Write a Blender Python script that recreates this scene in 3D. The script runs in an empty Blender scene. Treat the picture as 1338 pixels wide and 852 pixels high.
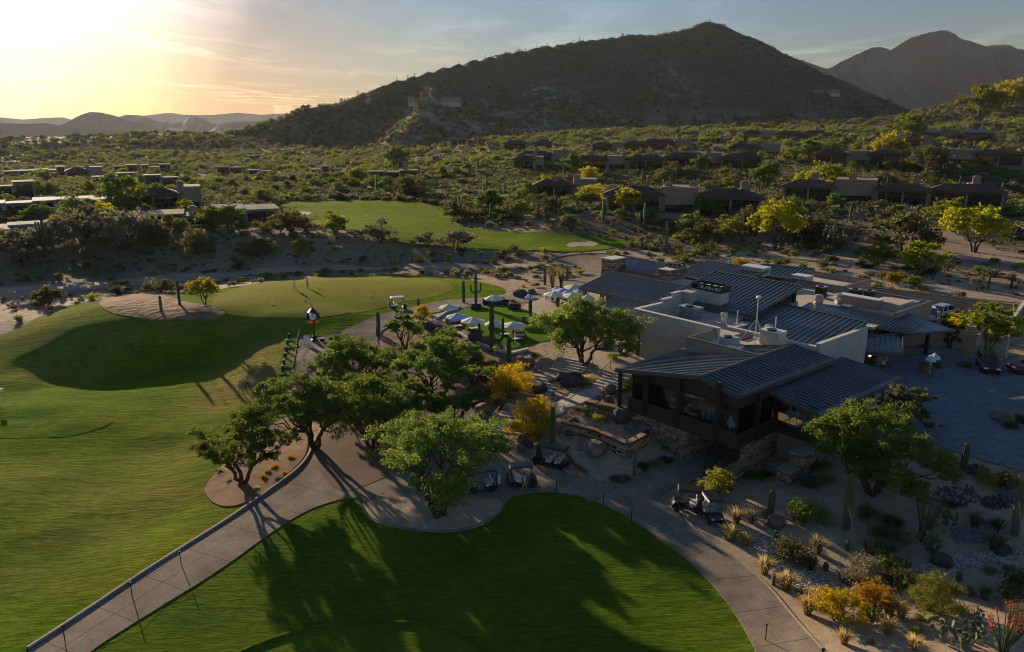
import bpy, bmesh, math, random
import numpy as np
from mathutils import Vector, Matrix
from mathutils.geometry import delaunay_2d_cdt
S = bpy.context.scene
COL = S.collection
RNG = np.random.default_rng(7)
random.seed(7)
PI = math.pi
# ------------------------------------------------------------------ camera maths
F = 1000.0; PITCH = math.radians(14.9); CAMZ = 30.0
cp, sp = math.cos(PITCH), math.sin(PITCH)
def ray(px, py):
    a = (px-669)/F; b = (426-py)/F
    return np.array((a, cp+b*sp, -sp+b*cp))
def at(px, py, z=0.0):
    r = ray(px, py); t = (z-CAMZ)/r[2]
    return np.array((r[0]*t, r[1]*t, z))
def atd(px, py, Y):
    r = ray(px, py); t = Y/r[1]
    return np.array((r[0]*t, Y, CAMZ+r[2]*t))
# building axes: U runs away to the right, V towards the camera and right
_a = math.atan2(1231, 1046)
U = np.array((math.sin(_a), math.cos(_a))); V = np.array((math.cos(_a), -math.sin(_a)))
BO = at(960, 587, 3.0)[:2]
BROT = math.atan2(U[1], U[0])      # rotation that takes local x to U; local y = -V
def bw(u, v, z=0.0):
    p = BO + u*U + v*V
    return np.array((p[0], p[1], z))
# ------------------------------------------------------------------ noise
def _hash(i, j, k=0):
    n = (i.astype(np.int64)*374761393 + j.astype(np.int64)*668265263 + k*1442695041) & 0x7fffffff
    n = ((n ^ (n >> 13))*1274126177) & 0x7fffffff
    return ((n ^ (n >> 16)) & 0xffff)/65535.0
def vnoise(x, y, k=0):
    x = np.asarray(x, float); y = np.asarray(y, float)
    i = np.floor(x); j = np.floor(y); fx = x-i; fy = y-j
    fx = fx*fx*(3-2*fx); fy = fy*fy*(3-2*fy)
    a = _hash(i, j, k); b = _hash(i+1, j, k); c = _hash(i, j+1, k); d = _hash(i+1, j+1, k)
    return (a*(1-fx)+b*fx)*(1-fy)+(c*(1-fx)+d*fx)*fy - 0.5
def fbm(x, y, o=4, k=0):
    s = 0; a = 1.0
    for q in range(o):
        s = s + a*vnoise(x*2**q+q*17.3, y*2**q-q*9.1, k+q); a *= .5
    return s
# ------------------------------------------------------------------ terrain
CTRL = [  # (px, py, z) near
 (-300,1100,-1.0),(669,1100,-.6),(1600,1100,2.2),(1700,850,2.0),(-500,850,-2),
 (60,852,-1.0),(200,745,-.6),(400,645,0),(330,700,-.1),(570,760,-.3),(300,852,-.7),(640,852,-.6),(900,760,-.3),(1000,820,-.3),(780,700,-.15),
 (1150,760,.2),(1300,850,1.5),(1130,850,.85),(1220,800,.75),(1338,740,.9),(1250,690,1.5),(1100,690,.8),(1100,640,1.3),(1180,625,2.5),(1010,680,.2),(960,680,0),
 (1200,580,3.5),(1338,620,3.3),(1270,625,3.2),(1230,500,3.5),(1338,480,3.5),(1338,430,3.5),(1230,420,3.5),(1450,560,3.5),(1500,470,3.5),
 (896,606,0),(845,625,.1),(800,640,0),(940,650,0),(1000,625,0),(1040,620,.3),(890,580,0),(940,590,0),
 (770,600,.5),(800,590,.9),(760,575,1.2),(800,560,1.9),(830,560,1.9),(730,560,1.2),(780,520,2.6),(820,480,3.4),(740,500,2.4),(720,470,3.0),(790,460,3.4),(830,455,3.5),(690,560,.6),(680,520,1.4),(650,500,1.6),(640,470,2.0),
 (700,600,0),(640,560,.2),(600,530,.4),(560,480,.9),(520,500,.7),(480,560,.3),(450,620,.1),(570,680,0.1),(620,640,0),(420,570,.1),
 (400,465,1.2),(440,445,1.6),(470,430,1.9),(530,408,2.5),(600,396,2.9),(690,386,3.1),(410,440,1.6),(375,480,1.0),(380,450,1.3),
 (640,420,3.2),(700,410,3.4),(750,390,3.5),(770,430,3.4),(580,420,2.8),(560,440,2.2),(610,445,2.7),(680,430,3.2),(820,395,3.5),(850,440,3.5),(900,420,3.5),(960,390,3.5),(1060,400,3.5),(1150,440,3.5),(900,380,3.5),(1080,470,3.5),(1000,500,3.0),(1060,520,3.2),(950,520,2.0),
 (300,388,3.0),(430,366,3.2),(540,372,3.1),(430,402,3.0),(340,408,3.0),(500,398,3.0),(600,376,2.9),(620,382,2.8),(440,414,2.9),(360,414,2.9),
 (120,404,3.0),(200,398,3.4),(290,412,3.1),(160,414,3.0),(60,425,1.5),(0,440,.3),(230,420,3.1),(-150,470,-.5),
 (250,470,-.8),(180,478,-1.4),(100,482,-1.6),(330,468,.2),(350,445,.9),(0,490,-1.6),(60,545,-1.1),(0,545,-1.1),(110,600,-1.9),(200,600,-1.7),(150,560,-1.6),(60,720,-1.7),(0,620,-1.9),(-120,600,-2),(250,520,-1.3),(330,500,-.1),(330,540,-.4),(300,640,-.3),(370,560,-.1),(340,610,.1),(230,680,-.9),(120,760,-1.2),(220,640,-1.4),
 (100,375,.2),(0,390,.2),(250,362,.2),(300,352,.2),(400,352,.3),(500,346,.4),(650,346,1.0),(720,355,2.0),(160,352,.2),(-100,360,0),(770,340,2.5),(580,352,.8),
 (0,325,4),(100,318,4.3),(230,318,4.3),(300,312,4.8),(400,318,4.3),(480,318,4.0),(560,322,3.6),(650,326,3.0),(700,332,3.0),
 (450,272,4.4),(400,290,4.4),(560,285,4.2),(600,305,3.6),(720,318,3.2),(680,310,3.3),(550,262,5.0),(760,322,3.0),
 (100,275,4),(0,245,4),(200,250,4),(300,285,5),(-300,260,4),(-300,330,4),
 (700,300,5.0),(760,285,6.5),(860,290,5.5),(850,276,7.5),(950,310,4.0),(1050,330,3.6),(900,340,3.3),(1000,345,3.4),(1120,360,3.4),(1130,270,7.0),(1200,280,6.5),(1250,330,3.6),(1338,350,3.6),(1338,290,5.5),(1500,330,4),(1040,290,6.0),(1200,370,3.5)]
CTRLD = [ # (px, py, ground distance Y)
 (740,262,262),(680,250,290),(960,250,285),(1060,240,290),(1240,240,300),(1338,255,300),
 (640,235,330),(860,222,350),(1000,218,360),(1130,214,350),(1290,214,350),(1450,215,350),
 (700,208,410),(850,203,450),(1000,196,460),(1130,182,470),(1250,176,500),(1338,170,500),(1500,160,520),
 (600,215,430),(520,226,440),(420,232,470),(300,236,480),(200,240,450),(100,232,470),(0,230,480),(-300,232,480),
 (500,210,620),(400,205,700),(250,205,760),(100,205,760),(0,205,760),(-300,205,780),(-800,205,800),(1800,190,600),
 (620,190,640),(700,186,640),(800,176,640),(900,174,650),(1000,172,655),(1100,170,660),(1180,170,670),(1235,158,690),(1310,130,720),(1345,124,720),(1600,112,760)]
_pts = np.array([at(*c) for c in CTRL]+[atd(*c) for c in CTRLD])
_c = np.array([3.0]*len(CTRL)+[25.0]*len(CTRLD))
def _phi(x, y):
    d2 = (x[:, None]-_pts[None, :, 0])**2+(y[:, None]-_pts[None, :, 1])**2
    return np.sqrt(d2+_c[None, :]**2)
_n = len(_pts)
_A = np.zeros((_n+1, _n+1)); _A[:_n, :_n] = _phi(_pts[:, 0], _pts[:, 1])+np.eye(_n)*-.8; _A[:_n, _n] = 1; _A[_n, :_n] = 1
_W = np.linalg.solve(_A, np.append(_pts[:, 2], 0))
def ridge(pts, step=22.0):
    P = [atd(*p) for p in pts]; out = []
    for a, b in zip(P[:-1], P[1:]):
        n = max(2, int(np.linalg.norm(b-a)/step))
        for q in range(n): out.append(a+(b-a)*q/n)
    out.append(P[-1]); return np.array(out)
# skyline of the big hill behind the houses, as (px, py, distance)
R_MAIN = ridge([(250,182,900),(330,164,900),(375,150,905),(400,141,910),(450,131,930),(500,111,960),(560,91,1000),(620,76,1060),(700,61,1130),(760,51,1190),(850,43,1290),(895,37,1340),(914,32,1362),(927,26,1370),(936,27,1380),(945,37,1388),(962,49,1400),(1000,70,1400),(1040,95,1390),(1100,112,1350),(1150,130,1300),(1200,146,1240),(1260,160,1200)])
R_SPUR = ridge([(905,72,1180),(860,72,1120),(800,92,1040),(740,122,960),(690,150,880),(650,172,800)])
R_SPUR2 = ridge([(940,36,1370),(985,98,1220),(1010,130,1080),(1030,150,960)])
R_SPUR3 = ridge([(560,92,1000),(565,125,880),(540,160,760)])
R_LOW = ridge([(-600,196,800),(-200,186,840),(0,180,860),(130,178,880),(200,174,890),(245,175,890),(330,180,880),(420,186,840)])
R_RIGHT = ridge([(1215,160,740),(1250,141,740),(1290,124,730),(1338,118,720),(1500,110,740),(1700,106,760)])
RIDGES = [(R_MAIN, .50), (R_SPUR, .62), (R_SPUR2, .75), (R_SPUR3, .6), (R_LOW, .10), (R_RIGHT, .30)]
def hill(x, y):
    out = np.full(x.shape, -1e9); near = np.full(x.shape, 1e9)
    for R, s in RIDGES:
        best = np.full(x.shape, -1e9)
        for p in R:
            d = np.sqrt((x-p[0])**2+(y-p[1])**2+9.)
            best = np.maximum(best, p[2]-s*d*(1-.00012*np.minimum(d, 3500))); near = np.minimum(near, d)
        out = np.maximum(out, best)
    return out, np.exp(-(near/70)**2)
def _base(x, y):
    h = np.empty(len(x))
    for i in range(0, len(x), 20000):
        h[i:i+20000] = _phi(x[i:i+20000], y[i:i+20000])@_W[:-1]+_W[-1]
    return h
def HH(x, y):
    x = np.atleast_1d(np.asarray(x, float)); y = np.atleast_1d(np.asarray(y, float))
    far = np.clip((np.hypot(x, y)-800)/400, 0, 1)
    h = _base(x, y)*(1-far)+far*(-35.0)
    r = np.hypot(x, y)
    m = (r > 380)
    if m.any():
        xm, ym = x[m], y[m]
        g, best = hill(xm, ym)
        rough = fbm(xm/70, ym/70, 5, 3)
        amp = np.clip((g-h[m]+10)/60, 0, 1)
        gg = g + rough*amp*9*(1-.75*best) + (fbm(xm/16, ym/16, 3, 5))*amp*2.0 - np.abs(fbm(xm/110, ym/110, 4, 11))*amp*np.clip(1-best/1.0, 0, 1)*34 + np.clip(fbm(xm/45, ym/60, 4, 77)-.12, 0, 1)*amp*(1-.8*best)*22
        a, b = h[m], gg
        k = 8.0
        t = np.clip(.5+.5*(b-a)/k, 0, 1)
        h[m] = a*(1-t)+b*t+k*t*(1-t)
    mid = np.clip((r-150)/200, 0, 1)
    h = h+fbm(x/28, y/28, 3, 5)*1.6*mid
    lw = np.clip((-x-4)/14, 0, 1)*np.clip((118-y)/18, 0, 1)*np.clip((y-25)/10, 0, 1)
    pa, pb = at(36, 850, -1.0), at(395, 612, 0.0); pd = (pb-pa)[:2]/np.linalg.norm((pb-pa)[:2])
    lw = lw*np.clip((-(x-pa[0])*pd[1]+(y-pa[1])*pd[0]-2.0)/7, 0, 1)*np.clip((-x-14)/6, 0, 1)
    h = h+(fbm(x/9, y/7, 3, 51)*.55+fbm(x/24, y/20, 2, 57)*.9)*lw
    return h
def H1(x, y): return float(HH([x], [y])[0])
def hit(px, py):
    """where the photograph's pixel meets the ground"""
    r = ray(px, py); r = r/np.linalg.norm(r)
    ts = np.concatenate([np.arange(25, 200, .5), np.geomspace(200, 3000, 500)])
    X, Y, Z = r[0]*ts, r[1]*ts, CAMZ+r[2]*ts
    d = Z-HH(X, Y)
    i = np.argmax(d < 0)
    if not (d < 0).any(): i = len(ts)-1
    if i == 0: t = ts[0]
    else: t = ts[i-1]+(ts[i]-ts[i-1])*d[i-1]/(d[i-1]-d[i]+1e-9)
    return np.array((r[0]*t, r[1]*t, CAMZ+r[2]*t))
def gp(px, py):
    p = hit(px, py); return (p[0], p[1], H1(p[0], p[1]))
# ------------------------------------------------------------------ objects
def tag(o, label=None, cat=None, group=None, kind=None):
    if label: o['label'] = label
    if cat: o['category'] = cat
    if group: o['group'] = group
    if kind: o['kind'] = kind
    return o
def link(name, me, mats, parent=None, loc=None, rz=None):
    if not me.materials:
        for m in (mats if isinstance(mats, (list, tuple)) else [mats]): me.materials.append(m)
    o = bpy.data.objects.new(name, me); COL.objects.link(o)
    if parent is not None: o.parent = parent
    if loc is not None: o.location = loc
    if rz is not None: o.rotation_euler = (0, 0, rz)
    return o
def empty(name, loc, rz=0, label=None, cat=None, group=None):
    o = bpy.data.objects.new(name, None); COL.objects.link(o); o.empty_display_size = .2
    o.location = loc; o.rotation_euler = (0, 0, rz)
    return tag(o, label, cat, group)
def copy_tree(o, parent=None):
    c = o.copy(); COL.objects.link(c)
    if parent is not None: c.parent = parent
    for ch in o.children: copy_tree(ch, c)
    return c
def npmesh(name, v, f, smooth=False, mi=None):
    """mesh from numpy arrays; f is an (n,3) or (n,4) array or a list of tuples"""
    me = bpy.data.meshes.new(name)
    if isinstance(f, np.ndarray):
        n, k = f.shape
        me.vertices.add(len(v)); me.vertices.foreach_set('co', np.asarray(v, np.float32).ravel())
        me.loops.add(n*k); me.loops.foreach_set('vertex_index', f.astype(np.int32).ravel())
        me.polygons.add(n); me.polygons.foreach_set('loop_start', np.arange(0, n*k, k, dtype=np.int32))
        me.update(calc_edges=True)
    else:
        me.from_pydata([tuple(p) for p in v], [], f)
    if mi is not None: me.polygons.foreach_set('material_index', np.asarray(mi, np.int32))
    if smooth: me.polygons.foreach_set('use_smooth', np.ones(len(me.polygons), bool))
    me.update(); return me
class MB:
    """collects simple solids into one mesh"""
    def __init__(s): s.v = []; s.f = []; s.m = []
    def add(s, v, f, m=0):
        n = len(s.v); s.v += [tuple(map(float, p)) for p in v]; s.f += [tuple(i+n for i in q) for q in f]; s.m += [m]*len(f); return s
    def box(s, x0, y0, z0, x1, y1, z1, m=0, M=None, tx=0, ty=0):
        v = [(x0, y0, z0), (x1, y0, z0), (x1, y1, z0), (x0, y1, z0), (x0+tx, y0+ty, z1), (x1-tx, y0+ty, z1), (x1-tx, y1-ty, z1), (x0+tx, y1-ty, z1)]
        if M is not None: v = [M@Vector(p) for p in v]
        return s.add(v, [(0, 3, 2, 1), (4, 5, 6, 7), (0, 1, 5, 4), (1, 2, 6, 5), (2, 3, 7, 6), (3, 0, 4, 7)], m)
    def prism(s, poly, z0, z1, m=0):
        """poly: ccw list of (x, y); z0/z1 number or list"""
        n = len(poly); a = z0 if isinstance(z0, (list, tuple)) else [z0]*n; b = z1 if isinstance(z1, (list, tuple)) else [z1]*n
        v = [(p[0], p[1], a[i]) for i, p in enumerate(poly)]+[(p[0], p[1], b[i]) for i, p in enumerate(poly)]
        f = [tuple(range(n))[::-1], tuple(range(n, 2*n))]+[(i, (i+1) % n, n+(i+1) % n, n+i) for i in range(n)]
        return s.add(v, f, m)
    def tube(s, pts, rad, n=8, m=0, cap=True, squash=None):
        pts = [Vector(p) for p in pts]; rad = rad if isinstance(rad, (list, tuple)) else [rad]*len(pts)
        v = []; f = []; N = None
        for i, p in enumerate(pts):
            t = (pts[min(i+1, len(pts)-1)]-pts[max(i-1, 0)])
            t = t.normalized() if t.length > 1e-9 else Vector((0, 0, 1))
            if N is None:
                N = t.cross(Vector((0, 1, 0)) if abs(t.y) < .9 else Vector((1, 0, 0))).normalized()
            N = (N-t*N.dot(t)).normalized(); B = t.cross(N)
            for k in range(n):
                a = 2*PI*k/n; v.append(p+(N*math.cos(a)+B*math.sin(a))*rad[i])
        for i in range(len(pts)-1):
            for k in range(n): f.append((i*n+k, i*n+(k+1) % n, (i+1)*n+(k+1) % n, (i+1)*n+k))
        if cap: f.append(tuple(range(n))[::-1]); f.append(tuple(range((len(pts)-1)*n, len(pts)*n)))
        return s.add(v, f, m)
    def lathe(s, prof, n=12, c=(0, 0, 0), m=0, sx=1, sy=1, cap=True):
        v = []; f = []
        for r, z in prof:
            for k in range(n):
                a = 2*PI*k/n; v.append((c[0]+r*sx*math.cos(a), c[1]+r*sy*math.sin(a), c[2]+z))
        for i in range(len(prof)-1):
            for k in range(n): f.append((i*n+k, i*n+(k+1) % n, (i+1)*n+(k+1) % n, (i+1)*n+k))
        if cap: f.append(tuple(range(n))[::-1]); f.append(tuple(range((len(prof)-1)*n, len(prof)*n)))
        return s.add(v, f, m)
    def mesh(s, name, smooth=False):
        me = npmesh(name, s.v, s.f, smooth, s.m); return me
    def build(s, name, mats, parent=None, loc=None, rz=None, smooth=False):
        return link(name, s.mesh(name, smooth), mats, parent, loc, rz)
def bevel(o, w=.03, seg=2):
    m = o.modifiers.new('bevel', 'BEVEL'); m.width = w; m.segments = seg; m.limit_method = 'ANGLE'; m.angle_limit = .6; return o
# ------------------------------------------------------------------ materials
def mat(name, col, rough=.8, metal=0, noise=None, bump=None, spec=.3, obj=True, emit=None, randv=0):
    """procedural principled; noise=(scale, second colour, detail); bump=(scale, strength, distance)"""
    m = bpy.data.materials.new(name); m.use_nodes = True; nt = m.node_tree; b = nt.nodes['Principled BSDF']; L = nt.links
    b.inputs['Roughness'].default_value = rough; b.inputs['Metallic'].default_value = metal; b.inputs['Specular IOR Level'].default_value = spec
    b.inputs['Base Color'].default_value = (*col, 1)
    tc = nt.nodes.new('ShaderNodeTexCoord')
    if noise:
        n = nt.nodes.new('ShaderNodeTexNoise'); n.inputs['Scale'].default_value = noise[0]; n.inputs['Detail'].default_value = noise[2] if len(noise) > 2 else 6
        r = nt.nodes.new('ShaderNodeValToRGB'); r.color_ramp.elements[0].position = .35; r.color_ramp.elements[1].position = .68
        r.color_ramp.elements[0].color = (*col, 1); r.color_ramp.elements[1].color = (*noise[1], 1)
        L.new(tc.outputs['Object'], n.inputs['Vector']); L.new(n.outputs['Fac'], r.inputs['Fac'])
        out = r.outputs['Color']
        if randv:
            oi = nt.nodes.new('ShaderNodeObjectInfo'); hs = nt.nodes.new('ShaderNodeHueSaturation')
            mr = nt.nodes.new('ShaderNodeMapRange'); mr.inputs['To Min'].default_value = 1-randv; mr.inputs['To Max'].default_value = 1+randv
            L.new(oi.outputs['Random'], mr.inputs['Value']); L.new(mr.outputs['Result'], hs.inputs['Value']); L.new(out, hs.inputs['Color']); out = hs.outputs['Color']
        L.new(out, b.inputs['Base Color'])
    if bump:
        n = nt.nodes.new('ShaderNodeTexNoise'); n.inputs['Scale'].default_value = bump[0]; n.inputs['Detail'].default_value = 8
        bp = nt.nodes.new('ShaderNodeBump'); bp.inputs['Strength'].default_value = bump[1]; bp.inputs['Distance'].default_value = bump[2] if len(bump) > 2 else .05
        L.new(tc.outputs['Object'], n.inputs['Vector']); L.new(n.outputs['Fac'], bp.inputs['Height']); L.new(bp.outputs['Normal'], b.inputs['Normal'])
    if emit: b.inputs['Emission Color'].default_value = (*emit[:3], 1); b.inputs['Emission Strength'].default_value = emit[3]
    return m
def glass_mat(name, col=(.015, .018, .02), rough=.06):
    m = mat(name, col, rough, 0, spec=.8); return m
def N(nt, t, **kw):
    n = nt.nodes.new(t)
    for k, v in kw.items():
        if k in n.inputs: n.inputs[k].default_value = v
        else: setattr(n, k, v)
    return n
# ------------------------------------------------------------------ camera, sun, sky, air
cam = bpy.data.cameras.new('camera'); co = bpy.data.objects.new('camera', cam); COL.objects.link(co)
cam.sensor_width = 36; cam.lens = 36*F/1338; cam.clip_end = 30000; cam.clip_start = .5
co.location = (0, 0, CAMZ); co.rotation_euler = (PI/2-PITCH, 0, 0); S.camera = co
SUN_EL, SUN_AZ = math.radians(12), math.radians(-33)
sd = Vector((math.sin(SUN_AZ)*math.cos(SUN_EL), math.cos(SUN_AZ)*math.cos(SUN_EL), math.sin(SUN_EL)))
sl = bpy.data.lights.new('sun', 'SUN'); sl.energy = 5.0; sl.angle = math.radians(.6); sl.color = (1, .79, .53)
so = bpy.data.objects.new('sun', sl); COL.objects.link(so); so.rotation_euler = sd.to_track_quat('Z', 'Y').to_euler()
W = bpy.data.worlds.new('World'); S.world = W; W.use_nodes = True
nt = W.node_tree; nt.nodes.clear(); L = nt.links
out = N(nt, 'ShaderNodeOutputWorld'); bg = N(nt, 'ShaderNodeBackground', Strength=.05)
sky = N(nt, 'ShaderNodeTexSky', sky_type='NISHITA', sun_disc=False, sun_elevation=SUN_EL, sun_rotation=SUN_AZ, altitude=700, air_density=1.0, dust_density=.7, ozone_density=2.2)
tc = N(nt, 'ShaderNodeTexCoord')
# thin cirrus: noise over the direction projected on a high flat layer
sep = N(nt, 'ShaderNodeSeparateXYZ'); L.new(tc.outputs['Generated'], sep.inputs[0])
mx = N(nt, 'ShaderNodeMath', operation='MAXIMUM'); mx.inputs[1].default_value = .02; L.new(sep.outputs['Z'], mx.inputs[0])
dx = N(nt, 'ShaderNodeMath', operation='DIVIDE'); dy = N(nt, 'ShaderNodeMath', operation='DIVIDE')
L.new(sep.outputs['X'], dx.inputs[0]); L.new(mx.outputs[0], dx.inputs[1]); L.new(sep.outputs['Y'], dy.inputs[0]); L.new(mx.outputs[0], dy.inputs[1])
cmb = N(nt, 'ShaderNodeCombineXYZ'); L.new(dx.outputs[0], cmb.inputs[0]); L.new(dy.outputs[0], cmb.inputs[1])
mp = N(nt, 'ShaderNodeMapping'); mp.inputs['Scale'].default_value = (.9, .33, 1); mp.inputs['Rotation'].default_value = (0, 0, -.25); L.new(cmb.outputs[0], mp.inputs[0])
n1 = N(nt, 'ShaderNodeTexNoise', Scale=1.0, Detail=9.0, Roughness=.62, Distortion=.5); L.new(mp.outputs[0], n1.inputs['Vector'])
n2 = N(nt, 'ShaderNodeTexNoise', Scale=.22, Detail=2.0); L.new(mp.outputs[0], n2.inputs['Vector'])
r1 = N(nt, 'ShaderNodeMapRange'); r1.inputs['From Min'].default_value = .47; r1.inputs['From Max'].default_value = .72; L.new(n1.outputs['Fac'], r1.inputs[0])
r2 = N(nt, 'ShaderNodeMapRange'); r2.inputs['From Min'].default_value = .42; r2.inputs['From Max'].default_value = .58; L.new(n2.outputs['Fac'], r2.inputs[0])
cm = N(nt, 'ShaderNodeMath', operation='MULTIPLY'); L.new(r1.outputs[0], cm.inputs[0]); L.new(r2.outputs[0], cm.inputs[1])
cl = N(nt, 'ShaderNodeMath', operation='MULTIPLY'); cl.inputs[1].default_value = 1.0; L.new(cm.outputs[0], cl.inputs[0])
cc = N(nt, 'ShaderNodeMix', data_type='RGBA', blend_type='MULTIPLY'); cc.inputs['Factor'].default_value = 1
L.new(sky.outputs[0], cc.inputs[6]); cc.inputs[7].default_value = (2.6, 2.1, 1.9, 1)
mixc = N(nt, 'ShaderNodeMix', data_type='RGBA'); L.new(cl.outputs[0], mixc.inputs['Factor']); L.new(sky.outputs[0], mixc.inputs[6]); L.new(cc.outputs[2], mixc.inputs[7])
# sky tint: warm low band, dimmed middle, unseen sky behind camera brightened as fill
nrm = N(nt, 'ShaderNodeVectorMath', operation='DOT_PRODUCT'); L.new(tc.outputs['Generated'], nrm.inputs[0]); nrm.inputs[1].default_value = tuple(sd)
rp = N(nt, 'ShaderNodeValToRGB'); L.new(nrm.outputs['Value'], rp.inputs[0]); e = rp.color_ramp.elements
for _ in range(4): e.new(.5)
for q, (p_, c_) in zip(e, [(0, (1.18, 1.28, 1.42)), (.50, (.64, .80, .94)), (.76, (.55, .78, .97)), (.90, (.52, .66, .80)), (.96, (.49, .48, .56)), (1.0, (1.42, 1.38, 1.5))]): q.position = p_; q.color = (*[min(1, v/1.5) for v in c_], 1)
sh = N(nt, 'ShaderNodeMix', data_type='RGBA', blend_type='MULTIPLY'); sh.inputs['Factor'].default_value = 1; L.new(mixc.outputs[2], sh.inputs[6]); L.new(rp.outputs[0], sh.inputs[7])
rz_ = N(nt, 'ShaderNodeValToRGB'); L.new(sep.outputs['Z'], rz_.inputs[0]); e = rz_.color_ramp.elements
for _ in range(2): e.new(.5)
for q, (p_, c_) in zip(e, [(0, (.66, .46, .34)), (.07, (.74, .58, .47)), (.17, (.88, .86, .86)), (.32, (.88, .98, 1))]): q.position = p_; q.color = (*c_, 1)
sh2 = N(nt, 'ShaderNodeMix', data_type='RGBA', blend_type='MULTIPLY'); sh2.inputs['Factor'].default_value = 1; L.new(sh.outputs[2], sh2.inputs[6]); L.new(rz_.outputs[0], sh2.inputs[7]); sh = sh2
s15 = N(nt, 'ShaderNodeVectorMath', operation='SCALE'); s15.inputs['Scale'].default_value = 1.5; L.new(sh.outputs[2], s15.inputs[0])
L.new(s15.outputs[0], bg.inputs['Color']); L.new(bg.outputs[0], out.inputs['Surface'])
vs = S.view_settings; vs.view_transform = 'Standard'; vs.look = 'None'; vs.exposure = 0.95; vs.gamma = 1
S.cycles.use_denoising = True; S.cycles.max_bounces = 6; S.cycles.transparent_max_bounces = 6; S.cycles.diffuse_bounces = 2; S.cycles.glossy_bounces = 2; S.cycles.transmission_bounces = 4; S.cycles.volume_bounces = 0
S.cycles.caustics_reflective = False; S.cycles.caustics_refractive = False; S.cycles.use_adaptive_sampling = True; S.cycles.adaptive_threshold = .006; S.cycles.filter_width = 1.0
S.cycles.sample_clamp_indirect = 5
HAZE = True
if HAZE:
    hm = bpy.data.materials.new('air'); hm.use_nodes = True; ht = hm.node_tree; ht.nodes.clear()
    ho = N(ht, 'ShaderNodeOutputMaterial'); pv = N(ht, 'ShaderNodeVolumePrincipled', Density=.000026, Anisotropy=.3); pv.inputs['Color'].default_value = (.74, .77, .84, 1)
    ht.links.new(pv.outputs[0], ho.inputs['Volume'])
    tag(MB().box(-6500, -400, -140, 6500, 9600, 760).build('haze', hm), kind='stuff')
# ------------------------------------------------------------------ ground materials
def ground_mat():
    m = bpy.data.materials.new('desert_ground'); m.use_nodes = True; nt = m.node_tree; b = nt.nodes['Principled BSDF']; L = nt.links
    b.inputs['Roughness'].default_value = .95; b.inputs['Specular IOR Level'].default_value = .1
    g = N(nt, 'ShaderNodeNewGeometry'); at_ = N(nt, 'ShaderNodeAttribute', attribute_name='rock')
    n1 = N(nt, 'ShaderNodeTexNoise', Scale=.08, Detail=8.0, Roughness=.65); L.new(g.outputs['Position'], n1.inputs['Vector'])
    n2 = N(nt, 'ShaderNodeTexNoise', Scale=1.6, Detail=6.0); L.new(g.outputs['Position'], n2.inputs['Vector'])
    n3 = N(nt, 'ShaderNodeTexNoise', Scale=.012, Detail=6.0, Roughness=.7); L.new(g.outputs['Position'], n3.inputs['Vector'])
    def ramp(src, stops):
        r = N(nt, 'ShaderNodeValToRGB'); e = r.color_ramp.elements
        while len(e) < len(stops): e.new(.5)
        for q, (p, c) in zip(e, stops): q.position = p; q.color = (*c, 1)
        L.new(src, r.inputs['Fac']); return r.outputs['Color']
    sand = ramp(n1.outputs['Fac'], [(.3, (.24, .16, .105)), (.5, (.35, .245, .165)), (.7, (.27, .185, .12))])
    fine = ramp(n2.outputs['Fac'], [(.35, (.55, .52, .5)), (.55, (1, 1, 1)), (.75, (1.15, 1.1, 1.05))])
    mu = N(nt, 'ShaderNodeMix', data_type='RGBA', blend_type='MULTIPLY'); mu.inputs[0].default_value = 1; L.new(sand, mu.inputs[6]); L.new(fine, mu.inputs[7])
    rock = ramp(n3.outputs['Fac'], [(.3, (.066, .060, .030)), (.5, (.10, .088, .048)), (.62, (.078, .076, .036)), (.72, (.145, .118, .078))])
    mu2 = N(nt, 'ShaderNodeMix', data_type='RGBA', blend_type='MULTIPLY'); mu2.inputs[0].default_value = .8; L.new(rock, mu2.inputs[6]); L.new(fine, mu2.inputs[7])
    mix = N(nt, 'ShaderNodeMix', data_type='RGBA'); L.new(at_.outputs['Fac'], mix.inputs[0]); L.new(mu.outputs[2], mix.inputs[6]); L.new(mu2.outputs[2], mix.inputs[7])
    at2 = N(nt, 'ShaderNodeAttribute', attribute_name='scar')
    n4 = N(nt, 'ShaderNodeTexNoise', Scale=.05, Detail=9.0, Roughness=.75); L.new(g.outputs['Position'], n4.inputs['Vector'])
    sc = N(nt, 'ShaderNodeMapRange'); sc.inputs['From Min'].default_value = .5; sc.inputs['From Max'].default_value = .58; L.new(n4.outputs['Fac'], sc.inputs[0])
    sm = N(nt, 'ShaderNodeMath', operation='MULTIPLY'); L.new(sc.outputs[0], sm.inputs[0]); L.new(at2.outputs['Fac'], sm.inputs[1])
    mix2 = N(nt, 'ShaderNodeMix', data_type='RGBA'); L.new(sm.outputs[0], mix2.inputs[0]); L.new(mix.outputs[2], mix2.inputs[6]); mix2.inputs[7].default_value = (.27, .235, .195, 1)
    L.new(mix2.outputs[2], b.inputs['Base Color'])
    bp = N(nt, 'ShaderNodeBump', Strength=.5, Distance=.12); L.new(n2.outputs['Fac'], bp.inputs['Height']); L.new(bp.outputs[0], b.inputs['Normal'])
    return m
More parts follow.
